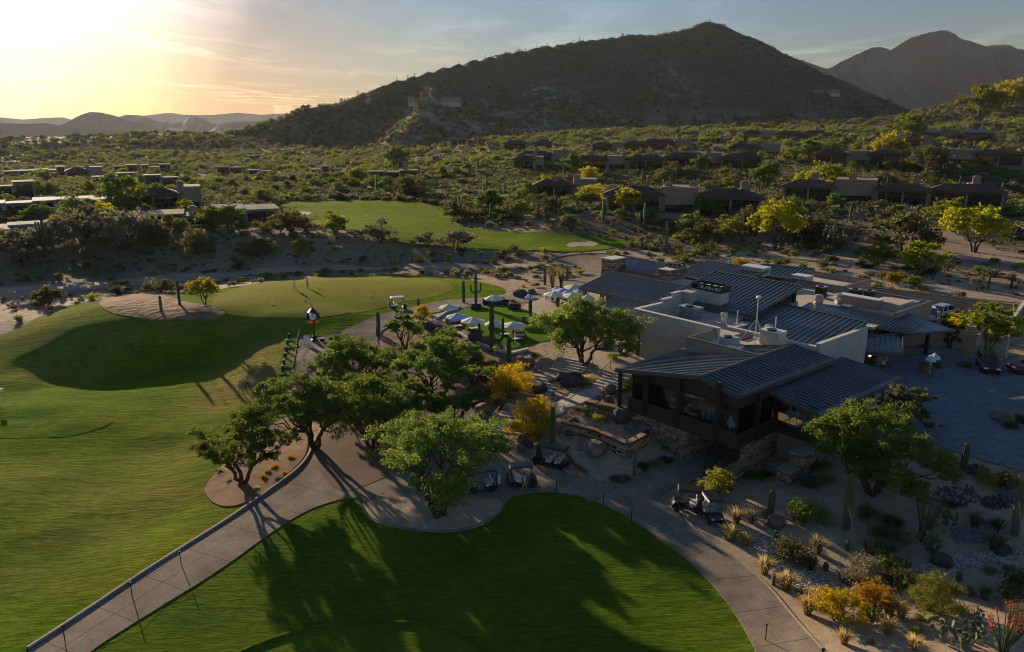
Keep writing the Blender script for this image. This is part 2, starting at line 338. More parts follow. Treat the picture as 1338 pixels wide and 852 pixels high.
def grass_mat(name, g1, g2, brown, patch, brown_amt, fine=3.0, bumpd=.12, stripe=None):
    m = bpy.data.materials.new(name); m.use_nodes = True; nt = m.node_tree; b = nt.nodes['Principled BSDF']; L = nt.links
    b.inputs['Roughness'].default_value = 1; b.inputs['Specular IOR Level'].default_value = .01
    b.inputs['Sheen Weight'].default_value = .04; b.inputs['Sheen Roughness'].default_value = .5; b.inputs['Sheen Tint'].default_value = (*[min(1, c*6) for c in g2], 1)
    g = N(nt, 'ShaderNodeNewGeometry')
    def noise(s, d=5.0, r=.55):
        n = N(nt, 'ShaderNodeTexNoise', Scale=s, Detail=d, Roughness=r); L.new(g.outputs['Position'], n.inputs['Vector']); return n.outputs['Fac']
    def rng(x, a, c, lo=0, hi=1):
        q = N(nt, 'ShaderNodeMapRange'); q.inputs['From Min'].default_value = a; q.inputs['From Max'].default_value = c; q.inputs['To Min'].default_value = lo; q.inputs['To Max'].default_value = hi; L.new(x, q.inputs[0]); return q.outputs[0]
    mpg = N(nt, 'ShaderNodeMapping'); mpg.inputs['Scale'].default_value = (.42, 1.35, 1); mpg.inputs['Rotation'].default_value = (0, 0, .22); L.new(g.outputs['Position'], mpg.inputs[0])
    def streak(s, d=5.0, r=.55):
        n = N(nt, 'ShaderNodeTexNoise', Scale=s, Detail=d, Roughness=r); L.new(mpg.outputs[0], n.inputs['Vector']); return n.outputs['Fac']
    nA, nB, nC = noise(.16, 5.), streak(fine, 7., .72), noise(patch, 6., .65)
    mix = N(nt, 'ShaderNodeMix', data_type='RGBA'); L.new(rng(nA, .35, .65), mix.inputs[0]); mix.inputs[6].default_value = (*g1, 1); mix.inputs[7].default_value = (*g2, 1)
    mb = N(nt, 'ShaderNodeMix', data_type='RGBA'); L.new(rng(nC, .5, .72, 0, brown_amt), mb.inputs[0]); L.new(mix.outputs[2], mb.inputs[6]); mb.inputs[7].default_value = (*brown, 1)
    col = mb.outputs[2]
    at_ = N(nt, 'ShaderNodeAttribute', attribute_name='dry')
    md = N(nt, 'ShaderNodeMath', operation='MULTIPLY'); L.new(at_.outputs['Fac'], md.inputs[0]); L.new(rng(nC, .3, .6, .25, 1), md.inputs[1])
    mb2 = N(nt, 'ShaderNodeMix', data_type='RGBA'); L.new(md.outputs[0], mb2.inputs[0]); L.new(col, mb2.inputs[6]); mb2.inputs[7].default_value = (.26, .17, .07, 1); col = mb2.outputs[2]
    mu = N(nt, 'ShaderNodeMix', data_type='RGBA', blend_type='MULTIPLY'); mu.inputs[0].default_value = 1; L.new(col, mu.inputs[6])
    v = rng(nB, .3, .7, .5, 1.45); cv = N(nt, 'ShaderNodeCombineColor'); [L.new(v, cv.inputs[i]) for i in range(3)]
    L.new(cv.outputs[0], mu.inputs[7]); L.new(mu.outputs[2], b.inputs['Base Color'])
    bp = N(nt, 'ShaderNodeBump', Strength=.9, Distance=bumpd); L.new(nB, bp.inputs['Height'])
    nD = streak(fine*.22, 5.); bp2 = N(nt, 'ShaderNodeBump', Strength=.5, Distance=bumpd*2.5); L.new(nD, bp2.inputs['Height']); L.new(bp.outputs[0], bp2.inputs['Normal']); L.new(bp2.outputs[0], b.inputs['Normal'])
    return m
def paving_mat(name, c1, c2, joint=None, scale=.25):
    m = bpy.data.materials.new(name); m.use_nodes = True; nt = m.node_tree; b = nt.nodes['Principled BSDF']; L = nt.links
    b.inputs['Roughness'].default_value = .95; b.inputs['Specular IOR Level'].default_value = .06
    g = N(nt, 'ShaderNodeNewGeometry')
    n1 = N(nt, 'ShaderNodeTexNoise', Scale=scale, Detail=8.0, Roughness=.7); L.new(g.outputs['Position'], n1.inputs['Vector'])
    r = N(nt, 'ShaderNodeValToRGB'); r.color_ramp.elements[0].position = .3; r.color_ramp.elements[1].position = .7; r.color_ramp.elements[0].color = (*c1, 1); r.color_ramp.elements[1].color = (*c2, 1); L.new(n1.outputs['Fac'], r.inputs[0])
    n2 = N(nt, 'ShaderNodeTexNoise', Scale=6.0, Detail=6.0); L.new(g.outputs['Position'], n2.inputs['Vector'])
    mr = N(nt, 'ShaderNodeMapRange'); mr.inputs['From Min'].default_value = .3; mr.inputs['From Max'].default_value = .7; mr.inputs['To Min'].default_value = .82; mr.inputs['To Max'].default_value = 1.14; L.new(n2.outputs['Fac'], mr.inputs[0])
    cv = N(nt, 'ShaderNodeCombineColor'); [L.new(mr.outputs[0], cv.inputs[i]) for i in range(3)]
    mu = N(nt, 'ShaderNodeMix', data_type='RGBA', blend_type='MULTIPLY'); mu.inputs[0].default_value = 1; L.new(r.outputs[0], mu.inputs[6]); L.new(cv.outputs[0], mu.inputs[7])
    col = mu.outputs[2]
    if joint == 'brick':
        br = N(nt, 'ShaderNodeTexBrick', Scale=1.0); br.inputs['Mortar Size'].default_value = .012; br.inputs['Brick Width'].default_value = .5; br.inputs['Row Height'].default_value = .25
        br.inputs['Color1'].default_value = (.8, .8, .85, 1); br.inputs['Color2'].default_value = (1.15, 1.12, 1.1, 1); br.inputs['Mortar'].default_value = (.45, .45, .45, 1)
        mp = N(nt, 'ShaderNodeMapping'); mp.inputs['Rotation'].default_value = (0, 0, BROT); L.new(g.outputs['Position'], mp.inputs[0]); L.new(mp.outputs[0], br.inputs['Vector'])
        m2 = N(nt, 'ShaderNodeMix', data_type='RGBA', blend_type='MULTIPLY'); m2.inputs[0].default_value = 1; L.new(col, m2.inputs[6]); L.new(br.outputs[0], m2.inputs[7]); col = m2.outputs[2]
    if joint == 'slab':
        a1 = N(nt, 'ShaderNodeAttribute', attribute_name='along'); a2 = N(nt, 'ShaderNodeAttribute', attribute_name='across')
        def line(src, per, wid):
            d_ = N(nt, 'ShaderNodeMath', operation='DIVIDE'); d_.inputs[1].default_value = per; L.new(src, d_.inputs[0]); f_ = N(nt, 'ShaderNodeMath', operation='FRACT'); L.new(d_.outputs[0], f_.inputs[0]); c_ = N(nt, 'ShaderNodeMath', operation='LESS_THAN'); c_.inputs[1].default_value = wid/per; L.new(f_.outputs[0], c_.inputs[0]); return c_.outputs[0]
        ab = N(nt, 'ShaderNodeMath', operation='ABSOLUTE'); L.new(a2.outputs['Fac'], ab.inputs[0]); cl_ = N(nt, 'ShaderNodeMath', operation='LESS_THAN'); cl_.inputs[1].default_value = .035; L.new(ab.outputs[0], cl_.inputs[0])
        mxx = N(nt, 'ShaderNodeMath', operation='MAXIMUM'); L.new(line(a1.outputs['Fac'], 3.6, .07), mxx.inputs[0]); L.new(cl_.outputs[0], mxx.inputs[1])
        m2 = N(nt, 'ShaderNodeMix', data_type='RGBA', blend_type='MULTIPLY'); L.new(mxx.outputs[0], m2.inputs[0]); L.new(col, m2.inputs[6]); m2.inputs[7].default_value = (.5, .48, .46, 1); col = m2.outputs[2]
    L.new(col, b.inputs['Base Color'])
    bp = N(nt, 'ShaderNodeBump', Strength=.25, Distance=.03); L.new(n2.outputs['Fac'], bp.inputs['Height']); L.new(bp.outputs[0], b.inputs['Normal'])
    return m
M_ground = ground_mat()
M_lawn = grass_mat('lawn_grass', (.058, .110, .005), (.105, .162, .006), (.18, .13, .022), .07, .7, 2.2, .24)
M_front = grass_mat('front_grass', (.050, .092, .008), (.085, .125, .010), (.12, .11, .02), .09, .35, 2.6, .16)
M_green = grass_mat('green_grass', (.125, .130, .016), (.155, .155, .022), (.18, .14, .04), .12, .4, 8.0, .03)
M_fair = grass_mat('fairway_grass', (.085, .135, .008), (.135, .18, .011), (.16, .16, .03), .03, .5, 1.2, .25)
M_turf = grass_mat('terrace_grass', (.055, .12, .012), (.085, .16, .014), (.1, .14, .03), .4, .2, 9., .03)
M_path = paving_mat('concrete_path', (.135, .105, .082), (.27, .22, .17), 'slab', .45)
M_court = paving_mat('brown_court', (.14, .095, .07), (.20, .14, .105))
M_teemat = grass_mat('tee_mat_grass', (.12, .115, .03), (.17, .15, .05), (.22, .17, .08), .2, .8, 5., .04)
M_tee = grass_mat('tee_grass', (.060, .105, .009), (.095, .140, .011), (.12, .11, .02), .09, .3, 5., .05)
M_plaza = paving_mat('plaza_paving', (.13, .135, .15), (.19, .195, .21), 'brick', .5)
M_tan = paving_mat('tan_paving', (.34, .27, .20), (.42, .34, .26))
M_bed = mat('bed_soil', (.17, .095, .055), .95, noise=(1.2, (.26, .16, .10), 8), bump=(4, .6, .08), spec=.1)
M_sandbed = mat('sand_gravel', (.27, .20, .135), .95, noise=(1.1, (.37, .28, .195), 9), bump=(5, .5, .06), spec=.1)
M_bunker = mat('bunker_sand', (.36, .29, .23), .95, noise=(.8, (.44, .36, .29), 5), bump=(2, .3, .1), spec=.1)
M_mound = mat('mound_soil', (.13, .075, .045), .95, noise=(.5, (.27, .17, .11), 9), bump=(.9, .9, .5), spec=.05)
M_dirt = mat('dirt_track', (.25, .185, .135), .95, noise=(.3, (.35, .265, .195), 7), bump=(2, .4, .08), spec=.1)
# ------------------------------------------------------------------ the ground sheet
def build_ground():
    r = [4.0]
    while r[-1] < 12500:
        q = r[-1]; r.append(q+(3 if q < 20 else .85 if q < 150 else q*.0062 if q < 1700 else q*.04))
    r = np.array(r); th = np.radians(np.concatenate([np.arange(-88, -37, 1.2), np.arange(-37, 37.01, .3), np.arange(38.2, 88.1, 1.2)]))
    Rr, T = np.meshgrid(r, th, indexing='ij'); x, y = (Rr*np.sin(T)).ravel(), (Rr*np.cos(T)).ravel()
    z = HH(x, y); nr, nc = len(r), len(th)
    rr = np.hypot(x, y)
    
    z = z+fbm(x/2.2, y/2.2, 3, 21)*.07*np.clip((rr-20)/40, 0, 1)
    i = np.arange((nr-1)*nc).reshape(nr-1, nc)[:, :-1].ravel()
    f = np.stack([i, i+nc, i+nc+1, i+1], 1)
    me = npmesh('ground', np.stack([x, y, z], 1), f[:, ::-1].copy(), True)
    rock = np.clip((rr-118)/70, 0, 1)*np.clip(.62+fbm(x/30, y/30, 3, 8), .2, .95)
    rock = np.maximum(rock, np.clip((z-30)/20, 0, 1)*(rr > 300))
    a = me.attributes.new('rock', 'FLOAT', 'POINT'); a.data.foreach_set('value', rock.astype(np.float32))
    sc = np.zeros(len(x))
    for px, py, Y, w in [(590,150,800,1.),(560,165,760,.8),(620,160,800,1.),(545,140,860,.6),(720,130,1000,.8),(655,158,800,.9),(690,160,820,.7),(880,105,1250,.4)]:
        p = hit(px, py); sc = np.maximum(sc, w*np.exp(-(((x-p[0])/38)**2+((y-p[1])/60)**2)))
    a = me.attributes.new('scar', 'FLOAT', 'POINT'); a.data.foreach_set('value', np.clip(sc*1.5, 0, 1).astype(np.float32))
    tag(link('ground', me, M_ground), kind='structure')
build_ground()
# ------------------------------------------------------------------ sheets that follow the ground
def inside(poly, x, y):
    poly = np.asarray(poly); x = np.asarray(x); y = np.asarray(y); c = np.zeros(x.shape, bool); j = len(poly)-1
    for i in range(len(poly)):
        xi, yi = poly[i][:2]; xj, yj = poly[j][:2]
        t = ((yi > y) != (yj > y)) & (x < (xj-xi)*(y-yi)/((yj-yi) if yj != yi else 1e-12)+xi); c ^= t; j = i
    return c
def smooth_loop(pts, n=4, keep=False):
    P = np.asarray(pts, float)
    for _ in range(2):
        Q = .75*P+.25*np.roll(P, -1, 0); R_ = .25*P+.75*np.roll(P, -1, 0); P = np.stack([Q, R_], 1).reshape(-1, 2)
    return P
def resample(P, step):
    out = []
    for a, b in zip(P, np.roll(P, -1, 0)):
        d = np.linalg.norm(b-a); n = max(1, int(d/step))
        out += [a+(b-a)*k/n for k in range(n)]
    return np.array(out)
SHEETS = {}
def px_loop(px, smooth=True):
    P = np.array([hit(*p)[:2] for p in px])
    return smooth_loop(P) if smooth else P
def sheet(name, P, m, off, step, kind='structure', curb=0, zf=None, label=None):
    P = resample(np.asarray(P), step)
    keep = [0]
    for i in range(1, len(P)):
        if np.linalg.norm(P[i]-P[keep[-1]]) > step*.25: keep.append(i)
    P = P[keep]
    x0, y0 = P.min(0); x1, y1 = P.max(0)
    gx, gy = np.meshgrid(np.arange(x0, x1, step), np.arange(y0, y1, step)); gx[::2] += step*.5
    g = np.stack([gx.ravel(), gy.ravel()], 1); g = g[inside(P, g[:, 0], g[:, 1])]
    # keep interior points off the boundary
    if len(g):
        dm = np.full(len(g), 1e9)
        for p in P: dm = np.minimum(dm, np.hypot(g[:, 0]-p[0], g[:, 1]-p[1]))
        g = g[dm > step*.45]
    allp = [Vector(p) for p in P]+[Vector(p) for p in g]
    n = len(P)
    r = delaunay_2d_cdt(allp, [(i, (i+1) % n) for i in range(n)], [], 1, 1e-5)
    v = np.array([(q.x, q.y) for q in r[0]]); f = [tuple(t) for t in r[2]]
    z = (HH(v[:, 0], v[:, 1]) if zf is None else zf(v[:, 0], v[:, 1]))+off
    vv = np.column_stack([v, z]); nv = len(vv)
    edge = {}
    for t in f:
        for a, b in zip(t, t[1:]+t[:1]): edge[(a, b)] = 1
    rim = [(a, b) for (a, b) in edge if (b, a) not in edge]
    ids = sorted({a for e in rim for a in e}); mp_ = {a: nv+i for i, a in enumerate(ids)}
    low = vv[ids].copy(); low[:, 2] -= off+.15+curb
    nl = len(ids); f += [(mp_[b]+nl, mp_[a]+nl, mp_[a], mp_[b]) for a, b in rim]     # the skirt keeps its own normals
    me = npmesh(name, np.vstack([vv, low, vv[ids]]), f, True)
    o = link(name, me, m); tag(o, label, kind=kind); SHEETS[name] = P; return o
def paint_dry(o, blobs):
    me = o.data; v = np.empty(len(me.vertices)*3, np.float32); me.vertices.foreach_get('co', v); v = v.reshape(-1, 3); d = np.zeros(len(v))
    for px, py, rx, ry, w in blobs:
        p = hit(px, py); d = np.maximum(d, w*np.exp(-((v[:, 0]-p[0])/rx)**2-((v[:, 1]-p[1])/ry)**2))
    me.attributes.new('dry', 'FLOAT', 'POINT').data.foreach_set('value', d.astype(np.float32))
L_LAWN = [(-120,900),(0,872),(40,850),(170,762),(300,680),(345,648),(395,614),(408,588),(402,540),(372,510),(366,470),(374,442),(398,440),(432,440),(468,424),(515,406),(590,391),(630,389),(662,384),(660,377),(635,370),(590,363),(520,358),(440,360),(380,366),(290,377),(240,386),(180,388),(135,392),(95,398),(60,410),(20,432),(-60,455),(-160,480),(-260,620),(-260,800)]
lawn = sheet('practice_lawn', px_loop(L_LAWN), M_lawn, .05, 1.1)
paint_dry(lawn, [(360,450,3,6,.7),(320,500,5,7,1),(300,530,3,6,.8),(340,470,3,5,.9),(30,428,7,6,1),(90,440,8,4,.6),(20,480,10,3,.35),(60,640,12,6,.45),(170,650,10,5,.5),(230,600,7,4,.5),(120,700,7,4,.4),(330,420,4,3,.3),(40,750,5,4,.35)])
sheet('putting_green', px_loop([(272,404),(284,384),(330,372),(400,363),(480,360),(560,364),(600,376),(575,388),(520,396),(490,406),(440,414),(380,416),(310,414)]), M_green, .075, .9)
sheet('chipping_green', px_loop([(-60,575),(-60,525),(20,518),(100,524),(160,545),(130,563),(60,575)]), M_green if False else M_lawn, .08, .9)
sheet('sandy_mound', px_loop([(127,398),(140,388),(185,384),(215,386),(240,395),(275,402),(300,406),(285,417),(235,421),(180,416),(140,410)]), M_mound, .11, .8)
L_FRONT = [(100,870),(120,850),(200,800),(290,745),(350,700),(400,668),(440,654),(478,650),(470,668),(490,686),(560,698),(620,694),(655,672),(664,650),(700,643),(745,645),(795,662),(845,692),(905,738),(955,792),(988,850),(1010,920),(640,960),(200,940)]
sheet('front_lawn', px_loop(L_FRONT), M_front, .04, .8)
sheet('tee_green', px_loop([(320,850),(380,826),(460,815),(540,815),(600,824),(640,850),(660,900),(480,960),(300,900)]), M_tee, .16, .8)
sheet('far_fairway', px_loop([(345,270),(400,262),(470,262),(550,265),(590,272),(598,282),(585,292),(620,300),(680,306),(740,308),(800,312),(830,320),(800,326),(740,331),(690,328),(640,326),(560,322),(500,312),(440,300),(400,292),(370,280)]), M_fair, .25, 2.0)
sheet('side_fairway', px_loop([(1290,296),(1330,290),(1420,292),(1500,300),(1400,310),(1320,306)]), M_fair, .2, 2.)
sheet('side_fairway', px_loop([(1320,345),(1360,342),(1450,352),(1340,352)]), M_fair, .2, 2.)
sheet('sand_bunker', px_loop([(738,322),(748,317),(758,319),(772,316),(785,320),(772,324),(758,322),(748,325)]), M_bunker, .28, .8)
sheet('sand_bunker', px_loop([(384,280),(395,277),(408,279),(402,283),(390,283)]), M_bunker, .28, .8)
L_PATH = [(36,850),(170,760),(300,680),(345,648),(395,613),(408,588),(414,566),(432,548),(470,524),(500,505),(490,480),(455,462),(426,470),(395,496),(374,486),(380,462),(388,446),(430,440),(468,424),(515,406),(590,391),(640,389),(690,384),(735,374),(770,352),(740,348),(700,345),(800,338),(830,350),(790,362),(735,385),(700,396),(640,398),(600,404),(550,412),(515,422),(490,440),(500,462),(560,480),(600,515),(640,552),(690,592),(740,622),(800,636),(845,617),(880,598),(905,570),(960,575),(925,615),(880,650),(900,690),(945,718),(1005,765),(1075,850),(1110,920),(1010,920),(988,850),(955,792),(905,738),(845,692),(795,662),(745,645),(700,643),(664,650),(655,672),(620,694),(560,698),(490,686),(470,668),(478,650),(440,654),(400,668),(350,700),(290,745),(200,800),(120,850),(60,900),(-10,900)]
def slab_uv(o, s=3.2):
    me = o.data; uv = me.uv_layers.new(name='UVMap')
path_o = sheet('cart_path', px_loop(L_PATH), M_path, .10, .8)
def path_coords(o, lines):
    me = o.data; v = np.empty(len(me.vertices)*3, np.float32); me.vertices.foreach_get('co', v); v = v.reshape(-1, 3)[:, :2]; best = np.full(len(v), 1e9); al = np.zeros(len(v)); ac = np.full(len(v), 9.)
    for li, (ln, mid_) in enumerate(lines):
        P = np.array([hit(*q)[:2] for q in ln]); s0 = li*100.
        for a, b in zip(P[:-1], P[1:]):
            d = b-a; L_ = np.linalg.norm(d); d = d/L_; t = np.clip((v-a)@d, 0, L_); q = a+t[:, None]*d; ds = np.linalg.norm(v-q, axis=1); k = ds < best; best[k] = ds[k]; al[k] = s0+t[k]; cr = (v-a)[:, 0]*d[1]-(v-a)[:, 1]*d[0]; ac[k] = cr[k] if mid_ else 9.; s0 += L_
    ac[np.abs(ac) > 3] = 9.
    for n_, a_ in (('along', al), ('across', ac)): me.attributes.new(n_, 'FLOAT', 'POINT').data.foreach_set('value', a_.astype(np.float32))
path_coords(path_o, [([(0,900),(78,850),(235,748),(370,660),(430,622)], True), ([(1080,900),(1035,850),(960,750),(900,705),(850,668),(780,640),(700,608),(640,562),(590,525),(540,490)], False), ([(470,470),(450,455),(490,425),(530,407),(640,392),(720,378)], False)])
def kerb(px_, h, w, m=None, name='kerb'):
    P = np.array([hit(*q)[:2] for q in px_]); Q = [P[0]]
    for a, b in zip(P[:-1], P[1:]): n_ = max(1, int(np.linalg.norm(b-a)/1.2)); Q += [a+(b-a)*k/n_ for k in range(1, n_+1)]
    Q = np.array(Q); 
    for _ in range(3): Q[1:-1] = (Q[:-2]+2*Q[1:-1]+Q[2:])/4
    T_ = np.gradient(Q, axis=0); T_ /= np.linalg.norm(T_, axis=1)[:, None]; Nn = np.stack([-T_[:, 1], T_[:, 0]], 1); z = HH(Q[:, 0], Q[:, 1]); mb = MB(); v = []; f = []
    for q, n_, zz in zip(Q, Nn, z): v += [(*(q-n_*w), zz-.2), (*(q-n_*w), zz+h), (*(q+n_*w), zz+h), (*(q+n_*w), zz-.2)]
    for i in range(len(Q)-1): f += [(i*4+k, i*4+(k+1) % 4, i*4+4+(k+1) % 4, i*4+4+k) for k in range(4)]
    mb.add(v, f); tag(mb.build(name, m or M_kerb), kind='structure')
M_kerb = mat('kerb_concrete', (.25, .21, .17), .85, noise=(1.5, (.33, .28, .23), 6))
kerb([(36,850),(170,761),(300,679),(345,647),(395,612),(408,588),(414,566),(432,548)], .26, .09); kerb([(1075,850),(1005,765),(945,718),(900,692),(890,670)], .16, .07)
kerb([(300,862),(320,851),(380,827),(460,816),(540,816),(600,825),(640,851),(648,862)], .30, .10, M_front, 'lawn_lip')
sheet('paved_court', px_loop([(418,572),(436,554),(470,534),(500,512),(560,500),(600,530),(632,556),(655,585),(640,600),(600,606),(560,612),(510,622),(478,636),(450,646),(424,630),(413,600)]), M_court, .125, .7)
sheet('sand_bed', px_loop([(482,655),(475,668),(492,684),(560,695),(618,691),(652,670),(660,652),(600,655),(540,650)]), M_sandbed, .14, .6)
sheet('planting_bed', px_loop([(265,645),(272,630),(330,575),(370,545),(400,545),(404,588),(388,612),(345,644),(315,662),(285,664)]), M_bed, .13, .7)
sheet('planting_bed', px_loop([(412,530),(440,505),(500,500),(545,500),(560,520),(550,545),(520,552),(470,556)]), M_bed, .145, .7)
sheet('planting_bed', px_loop([(470,590),(490,582),(510,590),(505,604),(480,606)]), M_bed, .145, .6)
sheet('planting_bed', px_loop([(500,440),(530,424),(570,424),(640,440),(690,470),(720,500),(700,540),(680,560),(655,556),(610,520),(570,480),(510,462)]), M_bed, .13, .7)
sheet('practice_tee', px_loop([(362,492),(368,446),(388,444),(386,492)], False), M_teemat, .14, .6)
sheet('wash_road', px_loop([(-100,402),(0,392),(120,378),(250,367),(330,358),(450,352),(560,350),(640,354),(700,350),(740,346),(700,342),(600,343),(450,346),(330,352),(200,361),(80,372),(-100,384)]), M_dirt, .12, 1.5)
sheet('desert_track', px_loop([(700,350),(740,332),(800,330),(880,345),(960,352),(1060,362),(1180,380),(1338,398),(1500,410),(1500,398),(1338,382),(1240,362),(1160,345),(1060,330),(980,326),(900,335),(860,330),(800,322),(760,326)]), M_dirt, .12, 1.5)
sheet('desert_track', px_loop([(1130,300),(1180,292),(1240,300),(1300,330),(1400,340),(1400,352),(1300,345),(1200,330),(1160,318)]), M_dirt, .12, 1.5)
sheet('sand_garden', px_loop([(888,668),(905,692),(950,719),(1010,766),(1082,852),(1120,940),(1500,940),(1520,650),(1338,630),(1260,606),(1200,592),(1120,602),(1060,620),(1000,630),(940,645)]), M_sandbed, .06, .9)
sheet('sand_garden', px_loop([(738,606),(752,618),(790,632),(845,615),(880,598),(885,588),(850,580),(800,590),(770,590),(745,590)]), M_sandbed, .06, .7)
sheet('entrance_plaza', px_loop([(1140,470),(1200,462),(1260,464),(1338,476),(1480,490),(1560,620),(1420,630),(1338,618),(1260,596),(1210,578),(1160,560),(1110,530)]), M_plaza, .1, 1.0)
sheet('car_park', px_loop([(1180,424),(1190,408),(1230,400),(1338,408),(1460,420),(1460,440),(1338,432),(1260,428)]), M_dirt, .12, 1.0)
sheet('terrace_lawn', px_loop([(575,430),(600,405),(640,398),(690,404),(730,430),(745,440),(690,452),(660,458),(620,446)]), M_turf, .1, .7)
sheet('terrace_paving', px_loop([(680,402),(700,394),(740,376),(790,370),(830,400),(835,450),(800,470),(770,462),(790,445),(770,432),(735,432),(700,410)]), M_tan, .13, .7)
sheet('garden_path', px_loop([(765,462),(800,466),(835,470),(835,485),(812,498),(780,490),(745,475)]), M_tan, .15, .6)
# ------------------------------------------------------------------ clubhouse
def stone_mat(name, cols, sx=1.1, sz=.22, mortar=(.03, .025, .02)):
    m = bpy.data.materials.new(name); m.use_nodes = True; nt = m.node_tree; b = nt.nodes['Principled BSDF']; L = nt.links
    b.inputs['Roughness'].default_value = .9; b.inputs['Specular IOR Level'].default_value = .15
    tc = N(nt, 'ShaderNodeTexCoord'); s = N(nt, 'ShaderNodeSeparateXYZ'); L.new(tc.outputs['Object'], s.inputs[0])
    ad = N(nt, 'ShaderNodeMath', operation='ADD'); L.new(s.outputs[0], ad.inputs[0]); L.new(s.outputs[1], ad.inputs[1])
    nz = N(nt, 'ShaderNodeTexNoise', Scale=.9, Detail=3.0); L.new(tc.outputs['Object'], nz.inputs['Vector'])
    zz = N(nt, 'ShaderNodeMath', operation='MULTIPLY_ADD'); zz.inputs[1].default_value = .35; L.new(nz.outputs['Fac'], zz.inputs[0]); L.new(s.outputs[2], zz.inputs[2])
    c = N(nt, 'ShaderNodeCombineXYZ'); L.new(ad.outputs[0], c.inputs[0]); L.new(zz.outputs[0], c.inputs[1])
    br = N(nt, 'ShaderNodeTexBrick', Scale=1.0, offset=.37, squash=.7, squash_frequency=3); br.inputs['Brick Width'].default_value = sx; br.inputs['Row Height'].default_value = sz; br.inputs['Mortar Size'].default_value = .022; br.inputs['Bias'].default_value = 0
    br.inputs['Color1'].default_value = (0, 0, 0, 1); br.inputs['Color2'].default_value = (1, 1, 1, 1); br.inputs['Mortar'].default_value = (.5, .5, .5, 1)
    L.new(c.outputs[0], br.inputs['Vector'])
    rp = N(nt, 'ShaderNodeValToRGB'); e = rp.color_ramp.elements; e.new(.35); e.new(.65)
    for q, (p, k) in zip(e, zip((0, .35, .65, 1), cols)): q.position = p; q.color = (*k, 1)
    L.new(br.outputs['Color'], rp.inputs[0])
    mx = N(nt, 'ShaderNodeMix', data_type='RGBA'); L.new(br.outputs['Fac'], mx.inputs[0]); L.new(rp.outputs[0], mx.inputs[6]); mx.inputs[7].default_value = (*mortar, 1)
    n2 = N(nt, 'ShaderNodeTexNoise', Scale=3.0, Detail=8.0); L.new(tc.outputs['Object'], n2.inputs['Vector'])
    mr = N(nt, 'ShaderNodeMapRange'); mr.inputs['From Min'].default_value = .3; mr.inputs['From Max'].default_value = .7; mr.inputs['To Min'].default_value = .65; mr.inputs['To Max'].default_value = 1.3; L.new(n2.outputs['Fac'], mr.inputs[0])
    cv = N(nt, 'ShaderNodeCombineColor'); [L.new(mr.outputs[0], cv.inputs[i]) for i in range(3)]
    mu = N(nt, 'ShaderNodeMix', data_type='RGBA', blend_type='MULTIPLY'); mu.inputs[0].default_value = 1; L.new(mx.outputs[2], mu.inputs[6]); L.new(cv.outputs[0], mu.inputs[7]); L.new(mu.outputs[2], b.inputs['Base Color'])
    sb = N(nt, 'ShaderNodeMath', operation='MULTIPLY_ADD'); sb.inputs[1].default_value = -1; sb.inputs[2].default_value = 1; L.new(br.outputs['Fac'], sb.inputs[0])
    a2 = N(nt, 'ShaderNodeMath', operation='MULTIPLY_ADD'); a2.inputs[1].default_value = .6; L.new(br.outputs['Color'], a2.inputs[0]); L.new(sb.outputs[0], a2.inputs[2])
    bp = N(nt, 'ShaderNodeBump', Strength=.9, Distance=.07); L.new(a2.outputs[0], bp.inputs['Height']); L.new(bp.outputs[0], b.inputs['Normal'])
    return m
M_seam = mat('seam_metal', (.11, .115, .125), .34, .6, noise=(.35, (.17, .17, .175), 7), spec=.5)
M_flash = mat('roof_flashing', (.10, .095, .09), .45, .4, noise=(1, (.13, .12, .11), 4))
M_stone = stone_mat('ledge_stone', [(.13, .08, .055), (.29, .20, .135), (.42, .30, .21), (.20, .135, .10)])
M_plaster = mat('grey_plaster', (.36, .33, .28), .9, noise=(.7, (.44, .40, .345), 9), bump=(6, .25, .03), spec=.1)
M_cap = mat('pale_cap', (.50, .45, .38), .8, noise=(2, (.56, .5, .43), 5))
M_stucco = mat('tan_stucco', (.27, .20, .145), .92, noise=(.6, (.33, .25, .18), 8), bump=(8, .2, .02), spec=.1)
M_steel = mat('dark_steel', (.036, .030, .026), .55, .3, noise=(1.5, (.04, .033, .028), 5))
M_panel = mat('bronze_panel', (.058, .048, .042), .5, .4, noise=(.8, (.055, .046, .04), 5))
M_deck = mat('roof_membrane', (.40, .32, .25), .9, noise=(.5, (.50, .41, .33), 7), bump=(3, .2, .02))
M_wood = mat('timber', (.13, .075, .04), .7, noise=(3, (.19, .11, .06), 6))
M_whitemetal = mat('white_metal', (.62, .60, .56), .4, .2, noise=(2, (.7, .68, .64), 4))
M_galv = mat('galvanised', (.50, .50, .50), .3, .8, noise=(3, (.6, .6, .6), 4))
M_acgrey = mat('unit_grey', (.36, .36, .33), .5, .1, noise=(3, (.42, .42, .39), 5))
M_actop = mat('unit_top', (.24, .30, .32), .5, .1, noise=(3, (.30, .35, .37), 5))
M_actdark = mat('unit_teal', (.13, .17, .18), .5, .1, noise=(3, (.17, .21, .22), 5))
M_black = mat('black_rubber', (.012, .012, .012), .6, noise=(4, (.02, .02, .02), 4))
M_floor = mat('shop_floor', (.36, .27, .18), .6, noise=(1, (.32, .24, .17), 5))
M_window = glass_mat('dark_glass')
